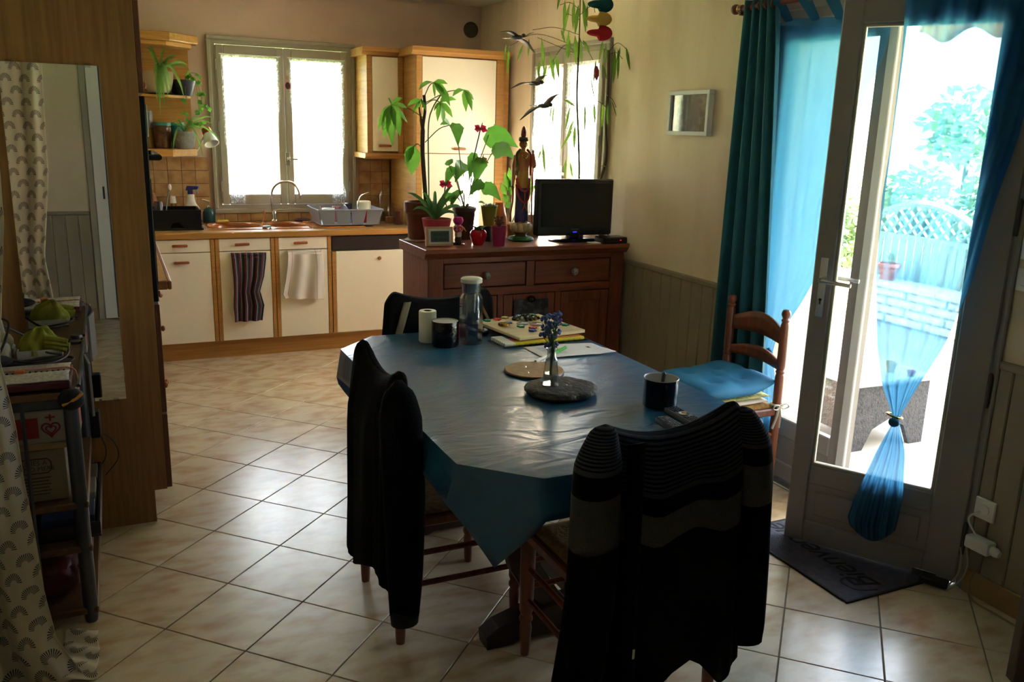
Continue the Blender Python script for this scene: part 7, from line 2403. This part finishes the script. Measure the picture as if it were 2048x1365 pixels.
MB().tube([(CX1 + 0.026, CY0 + 0.03, CZ - 0.005), (CX1 + 0.026, CY1, CZ - 0.005)], 0.006, 6).done('side_rod', M_tube, t, True)
MB().ball((CX1 + 0.004, CY0 - 0.012, CZ - 0.035), 0.042, 14, (0.95, 0.9, 0.85)).done('post_cap', mat('matt_black', '#050506', 0.7), t, True)
MB().tube([(CX1 - 0.02, CY0 - 0.042, CZ - 0.045), (CX1 + 0.02, CY0 - 0.047, CZ - 0.025), (CX1 + 0.037, CY0 - 0.03, CZ - 0.015)], 0.005, 6).done('orange_band', mat('orange_tape', '#b9791e', 0.6), t, True)
ZQ = CZ + 0.0005
# binder and open notebook
MB().box(-0.46, -0.165, 2.905, 3.12, ZQ, ZQ + 0.024, bev=0.004).done('red_binder', mat('dark_red_binder', '#4a1216', 0.5), label='dark red binder under the open notebook on the cart', cat='binder')
t = thing('open_notebook', (-0.3, 3.02, ZQ + 0.024), 'open squared notebook with red ribbon on the dark binder', 'notebook')
M_page = mat('squared_page', '#b9b1a6', 0.8, col2='#a59c92', scale=(90, 90, 2), fac=(0.45, 0.55))


def page(sg):
    def fn(u, v):
        x = lerp(-0.44, -0.17, u)
        y = 3.02 + sg * v * 0.105
        return Vector((x, y, ZQ + 0.0265 + 0.012 * math.sin(math.pi * min(1, v * 1.1)) * (0.6 + 0.4 * u)))
    return fn


for sg in (-1, 1):
    MB().grid(page(sg), 14, 10).done('page_block', M_page, t, True, solid=0.004)
for k in range(16):
    MB().box(-0.43 + k * 0.016, -0.424 + k * 0.016, 3.015, 3.025, ZQ + 0.026, ZQ + 0.034, bev=0.001).done('ring', M_black, t)
MB().tube(smoothc([(-0.4, 3.03, ZQ + 0.036), (-0.25, 3.032, ZQ + 0.037), (-0.165, 3.03, ZQ + 0.034), (-0.15, 3.025, ZQ - 0.005), (-0.148, 3.02, ZQ - 0.05)], 5), 0.004, 6, flat=0.4).done('ribbon', mat('red_ribbon', '#a84636', 0.7), t, True)
for k in range(7):
    MB().grid(lambda u, v, k=k: page(1)(0.25 + 0.5 * u, 0.25 + k * 0.09 + 0.022 * v) + Vector((0, 0, 0.003)), 8, 1).done('handwriting', mat('pen_ink', '#4b475a', 0.9), t)
MB().box(-0.015, 0.015, -0.01, 0.01, 0, 0.012, bev=0.002, M=tr(-0.31, 3.0, ZQ + 0.034)).done('eraser', mat('orange_eraser', '#b8642a', 0.7), label='small orange eraser on the open notebook', cat='eraser')
# loose letters over the notebook
for (x, y, a, col, lb) in ((-0.43, 2.99, 0.2, '#8f8c8c', 'grey folded letter lying across the notebook'), (-0.455, 2.95, -0.15, '#a9a294', 'cream folded letter hanging over the binder edge')):
    Ml = tr(x, y, ZQ + (0.041 if a > 0 else 0.049)) @ rz(a)
    MB().grid(lambda u, v, Ml=Ml: Ml @ Vector(((u - 0.5) * 0.16, (v - 0.5) * 0.1, 0.006 * math.sin(u * 4))), 8, 4).done('loose_letter', mat('letter_' + col[1:], col, 0.8), smooth=True, solid=0.001, label=lb, cat='paper')
MB().ball((-0.40, 3.115, ZQ + 0.052), 0.05, 12, (1.3, 0.8, 0.4)).done('spectacle_pouch', mat('soft_black', '#141216', 0.9), smooth=True, label='soft black pouch beside the open notebook', cat='pouch')
# white tray with yellow gloves
p = pz(101, 682, ZQ)
p = Vector((-0.275, 3.36, ZQ))
t = thing('soap_tray', p, 'small white tray holding yellow-green gloves on the cart', 'tray')
MB().box(-0.07, 0.07, -0.045, 0.045, 0.0, 0.006, bev=0.002, M=tr(*p)).box(-0.07, 0.07, -0.045, -0.04, 0.006, 0.03, M=tr(*p)).box(-0.07, 0.07, 0.04, 0.045, 0.006, 0.03, M=tr(*p)).box(-0.07, -0.065, -0.04, 0.04, 0.006, 0.03, M=tr(*p)).box(0.065, 0.07, -0.04, 0.04, 0.006, 0.03, M=tr(*p)).done('shell', mat('tray_white', '#a8a49a', 0.5), t)
M_glove = mat('lime_fabric', '#868a24', 0.9, col2='#6c7018', scale=(20, 20, 20), bump=0.6, bscale=45)
t = thing('work_gloves', p + Vector((0, 0, 0.006)), 'crumpled lime yellow gloves heaped in the white tray', 'gloves')


def glove(u, v):
    a = u * 2 * math.pi
    b = v * math.pi / 2
    r_ = 1 + 0.16 * noise.noise(Vector((math.cos(a) * 2.2, math.sin(a) * 2.2, v * 3))) + 0.08 * math.sin(a * 6 + v * 5)
    return p + Vector((0.068 * r_ * math.cos(a) * math.cos(b) + 0.012 * v, 0.042 * r_ * math.sin(a) * math.cos(b), 0.012 + 0.085 * r_ * math.sin(b)))


MB().grid(glove, 40, 14, closeu=True).done('heap', M_glove, t, True, ang=0)
for k, (dx, dz) in enumerate(((0.075, 0.055), (0.08, 0.04), (0.07, 0.025))):
    MB().tube(smoothc([p + Vector((0.02, -0.03, dz + 0.015)), p + Vector((0.055, -0.04, dz + 0.01)), p + Vector((dx + 0.015, -0.045, dz))], 4), 0.011, 8).done('finger', M_glove, t, True)
# white router with aerial
q = Vector((-0.40, 3.42, ZQ))
t = thing('aerial_router', q, 'white router with upright aerial at the back of the cart', 'router')
MB().box(-0.05, 0.04, -0.04, 0.04, 0, 0.03, bev=0.006, M=tr(*q)).done('case', mat('old_white', '#a8a190', 0.5), t)
MB().ball(q + Vector((0.01, -0.01, 0.05)), 0.032, 12).done('base_ball', MATS['old_white'], t, True)
MB().tube([q + Vector((0.01, -0.01, 0.07)), q + Vector((0.0, -0.01, 0.17)), q + Vector((-0.004, -0.01, 0.235))], [0.009, 0.007, 0.008], 8).done('aerial', MATS['old_white'], t, True)
MB().tube([q + Vector((-0.02, 0.02, 0.03)), q + Vector((-0.06, 0.0, 0.16)), q + Vector((-0.085, 0.0, 0.22))], 0.005, 8).done('aerial', MATS['old_white'], t, True)
MB().box(-0.55, -0.44, 3.46, 3.58, ZQ, ZQ + 0.26, bev=0.01).done('black_speaker', M_black, label='black loudspeaker at the wall end of the cart', cat='speaker')
MB().lathe([(0.018, 0), (0.022, 0.01), (0.022, 0.05), (0.015, 0.06)], 12, c=(-0.385, 3.335, ZQ)).done('cream_pot', mat('cream_plastic', '#9a9482', 0.5), smooth=True, label='small cream pot beside the lime gloves', cat='pot')
# tangle of cables
random.seed(31)
M_cab = mat('black_cable', '#121214', 0.5)
CABS = [[(-0.44, 3.3), (-0.33, 3.2), (-0.2, 3.22), (-0.175, 3.29), (-0.28, 3.27), (-0.42, 3.2)], [(-0.46, 3.22), (-0.34, 3.17), (-0.24, 3.2), (-0.19, 3.28), (-0.2, 3.42), (-0.3, 3.45)], [(-0.47, 3.35), (-0.4, 3.25), (-0.36, 3.33), (-0.42, 3.4), (-0.3, 3.5), (-0.2, 3.48)], [(-0.45, 3.18), (-0.38, 3.22), (-0.3, 3.16), (-0.2, 3.2), (-0.25, 3.25)]]
LBC = ['thick black cable looping round the white tray', 'black cable coiling along the cart edge', 'black cable arching up over the lime gloves', 'black cable lying behind the notebook']
for k, (c, lb) in enumerate(zip(CABS, LBC)):
    P3 = [Vector((x, y, ZQ + 0.006 + k * 0.009 + (0.11 if k == 2 and i in (2, 3) else 0) + 0.006 * math.sin(i * 2))) for i, (x, y) in enumerate(c)]
    MB().tube(smoothc(P3, 8), 0.0042, 6).done('black_cable', M_cab, smooth=True, label=lb, cat='cable', group='cables on the cart')
# contents of the shelves
t = thing('heart_box', (-0.28, 3.0, 0.634), 'white and red carton with a heart emblem on the half shelf', 'box')
bx0, bx1, by0, by1, bz0, bz1 = -0.40, -0.155, 2.945, 3.12, 0.6345, 0.742
MB().box(bx0, bx1, by0, by1, bz0, bz1, bev=0.003).done('carton', mat('carton_white', '#a59a90', 0.6), t)
MB().box(bx0 + 0.002, bx0 + 0.13, by0 - 0.0008, by0 + 0.001, bz0 + 0.02, bz1 - 0.02).box(bx1 - 0.001, bx1 + 0.0008, by0 + 0.05, by1 - 0.03, bz0 + 0.02, bz1 - 0.02).done('red_panel', mat('carton_red', '#8d1c1c', 0.6), t)
hc = Vector((bx0 + 0.165, by0 - 0.0012, (bz0 + bz1) / 2))


def heart(sc_, dz=0.0, dx=0.0):
    return [hc + Vector((dx + sc_ * 16 * math.sin(a) ** 3, 0, dz + sc_ * (13 * math.cos(a) - 5 * math.cos(2 * a) - 2 * math.cos(3 * a) - math.cos(4 * a)))) for a in [2 * math.pi * i / 28 for i in range(28)]]


MB().tube(heart(0.0016, -0.006), 0.0028, 5, closed=True).done('heart_emblem', MATS['carton_red'], t)
MB().tube(heart(0.0009, -0.008), 0.0022, 5, closed=True).done('heart_emblem', MATS['carton_red'], t)
MB().box(-0.003, 0.003, -0.0008, 0.0008, 0.02, 0.042, M=tr(*hc)).box(-0.014, 0.014, -0.0008, 0.0008, 0.03, 0.035, M=tr(*hc)).done('cross_emblem', MATS['carton_red'], t)
MB().box(-0.46, -0.185, 2.95, 3.2, 0.7435, 0.785, bev=0.003).done('slate_blue_box', mat('slate_blue_card', '#3c4652', 0.6, col2='#6a6f72', scale=(8, 8, 8)), label='slate blue flat box on top of the heart carton', cat='box')
for k, (col, h_, w_) in enumerate((('#4a4640', 0.13, 0.018), ('#6a5a48', 0.12, 0.014), ('#7d2a26', 0.1, 0.012), ('#8d8a84', 0.09, 0.012))):
    x = -0.485 + k * 0.02
    MB().box(x, x + w_, 2.95, 3.08, 0.6345, 0.6345 + h_ * 0.82, bev=0.001).done('thin_book', mat('spine_' + col[1:], col, 0.7), label=['dark grey thin book', 'tan thin book', 'red thin book', 'pale grey thin book'][k] + ' standing beside the heart carton', cat='book', group='books on the half shelf')
# paper sack with printed label
t = thing('paper_sack', (-0.3, 3.0, 0.437), 'cream paper sack with a printed label on the middle shelf', 'bag')
sx0, sx1, sz0, sz1 = -0.40, -0.20, 0.4375, 0.615
MB().box(sx0, sx1, 2.94, 3.06, sz0, sz1, bev=0.012, seg=2).done('sack', mat('sack_paper', '#8d7f6a', 0.8, bump=0.3, bscale=25), t, True)
lc = Vector(((sx0 + sx1) / 2, 2.9392, sz0 + 0.125))
fr_ = [lc + Vector((x, 0, z)) for x, z in ((-0.055, -0.012), (-0.045, -0.024), (0.045, -0.024), (0.055, -0.012), (0.055, 0.012), (0.045, 0.024), (-0.045, 0.024), (-0.055, 0.012))]
M_ptx = mat('sack_print', '#4a4138', 0.9)
MB().tube(fr_, 0.002, 4, closed=True).done('label_outline', M_ptx, t)
Mtx = frame(lc + Vector((0, -0.0002, 0)), (1, 0, 0), (0, 0, 1))
text_obj('print_line', 'CURIES A', 0.021, Mtx @ tr(0, 0.01, 0), M_ptx, t, 0, 0.0003)
text_obj('print_line', 'GRAND MERE', 0.021, Mtx @ tr(0, -0.01, 0), M_ptx, t, 0, 0.0003)
for k in range(6):
    MB().box(-0.05 + 0.004 * (k % 3), 0.05 - 0.006 * (k % 2), -0.0004, 0.0004, -0.042 - k * 0.011, -0.038 - k * 0.011, M=tr(*lc)).done('small_print', M_ptx, t)
# magazine and adapter hanging at the cart side
t = thing('holiday_magazine', (-0.14, 3.25, 0.66), 'seaside holiday magazine slotted at the cart end', 'magazine')
Mm = frame((-0.135, 3.30, 0.64), (0.12, -0.99, 0), (0, 0, 1))
MB().box(0, 0.14, 0, 0.19, -0.004, 0.004, bev=0.001, M=Mm).done('pages', mat('mag_paper', '#77726e', 0.6), t)
MB().box(0.01, 0.13, 0.10, 0.17, 0.0042, 0.0048, M=Mm).done('sea_photo', mat('sea_blue', '#2a5a86', 0.5, col2='#7a6a4a', scale=(10, 10, 20)), t)
MB().box(0.01, 0.13, 0.085, 0.092, 0.0042, 0.0048, M=Mm).done('red_strip', mat('mag_red', '#7d2430', 0.6), t)
t = thing('charger_block', (-0.125, 3.3, 0.53), 'black charger block with looping wires against the tower side', 'adapter')
MB().box(-0.14, -0.105, 3.33, 3.38, 0.50, 0.60, bev=0.004).done('block', M_black, t)
for k, pts in enumerate(([(-0.115, 3.4, 0.5), (-0.1, 3.5, 0.4), (-0.11, 3.55, 0.33), (-0.15, 3.57, 0.28)], [(-0.11, 3.4, 0.5), (-0.07, 3.5, 0.42), (-0.06, 3.56, 0.33), (-0.11, 3.57, 0.26)])):
    MB().tube(smoothc(pts, 6), 0.0022, 5).done('wire', M_cab, t, True)
# lower shelf: black crate of books, red bag
t = thing('book_crate', (-0.3, 3.2, 0.282), 'black plastic crate of books on the lower shelf of the cart', 'crate')
cx0, cx1 = -0.47, -0.12
for q in ((cx0, cx1, 2.96, 3.53, 0.2815, 0.29), (cx0, cx1, 2.96, 2.97, 0.29, 0.335), (cx0, cx1, 3.52, 3.53, 0.29, 0.335), (cx0, cx0 + 0.01, 2.97, 3.52, 0.29, 0.335), (cx1 - 0.01, cx1, 2.97, 3.52, 0.29, 0.335)):
    MB().box(*q, bev=0.002).done('crate_side', M_black, t)
for k, (col, lb) in enumerate((('#2c3f66', 'blue covered book lying in the black crate'), ('#8a8478', 'pale paperback lying in the black crate'), ('#6a5a4a', 'brown paperback lying in the black crate'))):
    MB().box(-0.30 + 0.01 * k, -0.139 + 0.003 * k, 3.0 + k * 0.17, 3.15 + k * 0.17, 0.2905, 0.345 + 0.012 * (k == 1), bev=0.002).done('crate_book', mat('cb_' + col[1:], col, 0.6), label=lb, cat='book', group='books in the black crate')
t = thing('red_bag', (-0.3, 3.05, 0.058), 'glossy red carrier bag on the bottom shelf of the cart', 'bag')


def rbag(u, v):
    a = u * 2 * math.pi
    b = (v - 0.5) * math.pi
    cs_ = max(0.02, math.cos(b)) ** 0.5
    k = 1 + 0.1 * noise.noise(Vector((math.cos(a) * 2, math.sin(a) * 2, v * 4))) + 0.05 * noise.noise(Vector((math.cos(a) * 6, math.sin(a) * 6, v * 9)))
    return Vector((-0.3 + 0.125 * cs_ * k * math.cos(a), 3.08 + 0.14 * cs_ * k * math.sin(a), 0.148 + 0.088 * math.sin(b)))


MB().grid(rbag, 36, 14, closeu=True).done('sack', mat('red_plastic_film', '#641418', 0.3, col2='#3a0c10', scale=(12, 12, 12), bump=0.5, bscale=30), t, True, ang=0)
MB().tube(smoothc([(-0.2, 2.98, 0.18), (-0.165, 2.98, 0.13), (-0.175, 2.975, 0.075)], 4), [0.012] * 9, 8, flat=0.4).done('pink_handle', mat('pink_film', '#8d4a52', 0.5), t, True)
# ------------------------------------------------------------------ fan-print curtain


def fan_mat():
    m = bpy.data.materials.new('fan_print_cotton')
    m.use_nodes = True
    nt = m.node_tree
    b = nt.nodes['Principled BSDF']
    b.inputs['Roughness'].default_value = 0.9

    def mth(op, a, c=None):
        n = nt.nodes.new('ShaderNodeMath')
        n.operation = op
        for i, v in enumerate((a, c)):
            if v is None:
                continue
            if isinstance(v, (int, float)):
                n.inputs[i].default_value = v
            else:
                nt.links.new(v, n.inputs[i])
        return n.outputs[0]
    uv = nt.nodes.new('ShaderNodeUVMap')
    sp = nt.nodes.new('ShaderNodeSeparateXYZ')
    nt.links.new(uv.outputs[0], sp.inputs[0])
    u, v = sp.outputs['X'], sp.outputs['Y']
    rw, cw = 0.052, 0.105
    vr = mth('DIVIDE', mth('MULTIPLY', v, -1.0), rw)
    row = mth('FLOOR', vr)
    off = mth('MULTIPLY', mth('MODULO', mth('ABSOLUTE', row), 2.0), 0.5)
    uc = mth('ADD', mth('DIVIDE', u, cw), off)
    fx = mth('MULTIPLY', mth('SUBTRACT', mth('FRACT', uc), 0.5), cw)
    fy = mth('SUBTRACT', mth('MULTIPLY', mth('FRACT', vr), rw), 0.008)
    r_ = mth('SQRT', mth('ADD', mth('MULTIPLY', fx, fx), mth('MULTIPLY', fy, fy)))
    an = mth('ARCTAN2', fy, fx)
    rays = mth('GREATER_THAN', mth('SINE', mth('MULTIPLY', an, 26.0)), 0.0)
    k = mth('MULTIPLY', mth('MULTIPLY', rays, mth('LESS_THAN', r_, 0.033)), mth('MULTIPLY', mth('GREATER_THAN', r_, 0.012), mth('GREATER_THAN', fy, -0.002)))
    mx = nt.nodes.new('ShaderNodeMix')
    mx.data_type = 'RGBA'
    mx.inputs[6].default_value = lin('#bdb09c')
    mx.inputs[7].default_value = lin('#34323c')
    nt.links.new(k, mx.inputs[0])
    nt.links.new(mx.outputs[2], b.inputs['Base Color'])
    m.diffuse_color = lin('#bdb09c')
    return m


M_fan = fan_mat()
YC = 2.62
t = thing('fan_print_curtain', (-0.42, YC, 0), 'cream curtain printed with dark fans hanging beside the cart', 'curtain')
ED = [(0.0, -0.245), (0.2, -0.25), (0.42, -0.268), (0.58, -0.316), (0.66, -0.297), (0.73, -0.293), (0.81, -0.281), (0.89, -0.273), (0.95, -0.255), (1.0, -0.19)]


def fanc(u, v):
    xe = interp(ED, v)[0]
    x = lerp(XL + 0.012, xe, u)
    z = lerp(2.36, 0.006, v)
    y = YC + 0.02 * math.sin(u * 15 + 0.6 * math.sin(v * 5)) + 0.01 * math.sin(u * 31 + v * 3)
    if v > 0.93:
        y -= (v - 0.93) * 0.7 * u
    return Vector((x, y, z))


MB().grid(fanc, 70, 60, uvs=(0.42, 2.35)).done('cloth', M_fan, t, True, solid=0.0015, ang=0)
MB().grid(lambda u, v: Vector((lerp(-0.25, -0.15 - 0.004 * math.sin(v * 9), u), lerp(2.56, 2.84, v), 0.008 + 0.02 * (1 - u) * (0.5 + 0.5 * math.sin(v * 7)) + 0.006 * math.sin(v * 19 + u * 5))), 16, 24, uvs=(0.12, 0.3)).done('pooled_hem', M_fan, t, True, solid=0.0015, ang=0)
MB().tube([(XL + 0.001, YC, 2.37), (-0.22, YC, 2.37)], 0.01, 8).done('rail', M_white, t, True)
# ------------------------------------------------------------------ plants and jars on the open shelves


def spider(t, hub, tips, m, w=0.007, yf=6.5):
    for (x, y) in tips:
        e = py(x, y, hub.y + random.uniform(-0.16, 0.02))
        d = e - hub
        hgt = 0.06 + 0.25 * max(0, -d.z)
        a1 = hub + Vector((d.x * 0.3, d.y * 0.4, max(0.02, d.z * 0.5) + hgt * 0.5))
        a2 = hub + Vector((d.x * 0.75, d.y * 0.8, d.z * 0.35 + hgt * 0.45))
        if e.z < hub.z - 0.1:   # trails forward over the shelf edge before it drops
            e.y = yf - random.uniform(0.0, 0.02)
            d = e - hub
            a1 = Vector((lerp(hub.x, e.x, 0.45), lerp(hub.y, yf, 0.75), hub.z + 0.035))
            a2 = Vector((lerp(hub.x, e.x, 0.85), yf - 0.006, lerp(hub.z, e.z, 0.4)))
        if d.z > 0:
            a1 = hub + d * 0.35 + Vector((0, 0, 0.03))
            a2 = hub + d * 0.75 + Vector((0, 0, 0.03))
        leafob(t, [hub, a1, a2, e], [w * 0.6, w, w * 0.9, 0.001], d.cross(FV) if d.length > 0 else RV, m, 0.4)


def shp_thing(x, y, Y, z, nm, lb, cat):
    p = py(x, y, Y)
    p.z = z
    return thing(nm, p, lb, cat), p, mpp(p)


random.seed(17)
t, p, s = shp_thing(318, 185, 6.66, 1.8105, 'spider_plant', 'spider plant trailing from a cream pot on the upper open shelf', 'plant')
pot(t, p, s, [(16, 0), (24, 10), (28, 28), (29, 44), (27, 44), (26, 40)], mat('cream_stone_pot', '#b7a68c', 0.7))
MB().lathe([(26 * s, 0), (30 * s, 1.5 * s), (27 * s, 3 * s)], 20, c=p).done('saucer', M_black, t, True)
hub = p + Vector((0.01, -0.02, 44 * s))
spider(t, hub, [(293, 95), (298, 92), (330, 98), (308, 150), (320, 233), (323, 205), (330, 215), (335, 200), (316, 192), (355, 112), (378, 138), (375, 130), (312, 205), (345, 120), (340, 185), (357, 165), (366, 195), (332, 160)], M_l3, 0.009, 6.515)
t, p, s = shp_thing(371, 183, 6.70, 1.8105, 'ivy_pot', 'trailing ivy in a slate blue pot at the shelf end', 'plant')
pot(t, p, s, [(13, 0), (19, 22), (22, 30), (20, 30), (19, 27)], mat('slate_pot', '#34384c', 0.4))
hub = p + Vector((0, -0.02, 30 * s))
for pts in ([(372, 150), (390, 160), (402, 190), (400, 225), (396, 225)], [(375, 148), (398, 150), (405, 185), (408, 210), (418, 215)], [(372, 200), (370, 225), (378, 242), (392, 246), (402, 244)], [(380, 150), (392, 165), (396, 200), (398, 218)]):
    P3 = [hub] + [py(x, y, 6.56) for x, y in pts]
    vn = MB().tube(smoothc(P3, 5), 0.0022, 5).done('vine', mat('pale_vine', '#8d8a4a', 0.7), t, True)
    for q in P3[1:]:
        for k in range(2):
            d = Vector((random.uniform(-1, 1), -0.4, random.uniform(-1, 0.2))).normalized() * 0.04
            leafob(vn, [q, q + d * 0.5, q + d], [0.004, 0.016, 0.001], d.cross(FV), M_l1)
MB().box(-0.035, 0.035, -0.01, 0.01, 0, 0.11, bev=0.002, M=tr(py(352, 150, 6.79).x, 6.80, 1.811) @ rz(0.2)).done('dark_photo_card', mat('dark_card', '#191a20', 0.5), label='dark card leaning behind the ivy on the upper shelf', cat='card')
t, p, s = shp_thing(370, 291, 6.62, 1.4455, 'concrete_pot_plant', 'small spider plant in a grey concrete pot on the lower open shelf', 'plant')
pot(t, p, s, [(15, 0), (18, 4), (20, 20), (20.5, 34), (18.5, 34), (18, 30)], mat('concrete', '#8d8a86', 0.9, col2='#777470', scale=(40, 40, 40), bump=0.4, bscale=90))
hub = p + Vector((0, 0, 32 * s))
spider(t, hub, [(345, 250), (400, 236), (424, 235), (440, 283), (403, 310), (346, 300), (425, 248), (388, 245), (405, 262), (352, 242)], M_l3, 0.007, 6.49)
for (x, y, Y, r_, h_, mj, ml, nm, lb) in ((327, 291, 6.68, 17, 50, '#4a2a20', '#3f9a98', 'spice_jar', 'dark jar with teal lid on the lower open shelf'), (358, 291, 6.76, 13, 50, '#3f8a8e', '#4aa8a4', 'teal_jar', 'teal canister behind the concrete pot'), (300, 291, 6.72, 9, 45, '#9a7a3a', '#8d8a86', 'grinder_bottle', 'oil bottle with grey grinder top on the lower open shelf')):
    t, p, s = shp_thing(x, y, Y, 1.4455, nm, lb, 'jar')
    MB().lathe([(r_ * s, 0), (r_ * s, h_ * 0.86 * s), (r_ * 0.85 * s, h_ * 0.9 * s)], 18, c=p).done('jar', mat(nm + '_body', mj, 0.25, col2='#6d4a26' if nm == 'spice_jar' else None, scale=(25, 25, 25)), t, True)
    MB().lathe([(r_ * 0.95 * s, h_ * 0.88 * s), (r_ * 0.95 * s, (h_ if nm != 'grinder_bottle' else h_ * 1.6) * s), (0.001, (h_ + 0.5 if nm != 'grinder_bottle' else h_ * 1.65) * s)], 18, c=p).done('lid', mat(nm + '_lid', ml, 0.4), t, True)
# clip lamp at the shelf end
q = py(413, 262, 6.68)
s = mpp(q)
t = thing('spot_lamp', q, 'small white spot lamp with copper joint under the open shelf end', 'lamp')
MB().tube([(0.572, 6.75, 1.42), (0.6, 6.72, 1.47), q], [0.006, 0.006, 0.008], 8).done('arm', M_white, t, True)
dv = (py(424, 290, 6.62) - q).normalized()
Ms = frame(q, dv.orthogonal(), dv.cross(dv.orthogonal()))
MB().lathe([(4 * s, -8 * s), (9 * s, -4 * s), (9.5 * s, 6 * s), (8 * s, 8 * s)], 16, M=Ms).done('joint', mat('copper', '#a8653a', 0.3, metal=0.8), t, True)
MB().lathe([(8 * s, 7 * s), (11 * s, 12 * s), (15 * s, 30 * s), (13.5 * s, 30 * s), (9 * s, 12 * s)], 18, M=Ms, capt=False).done('shade', M_white, t, True)
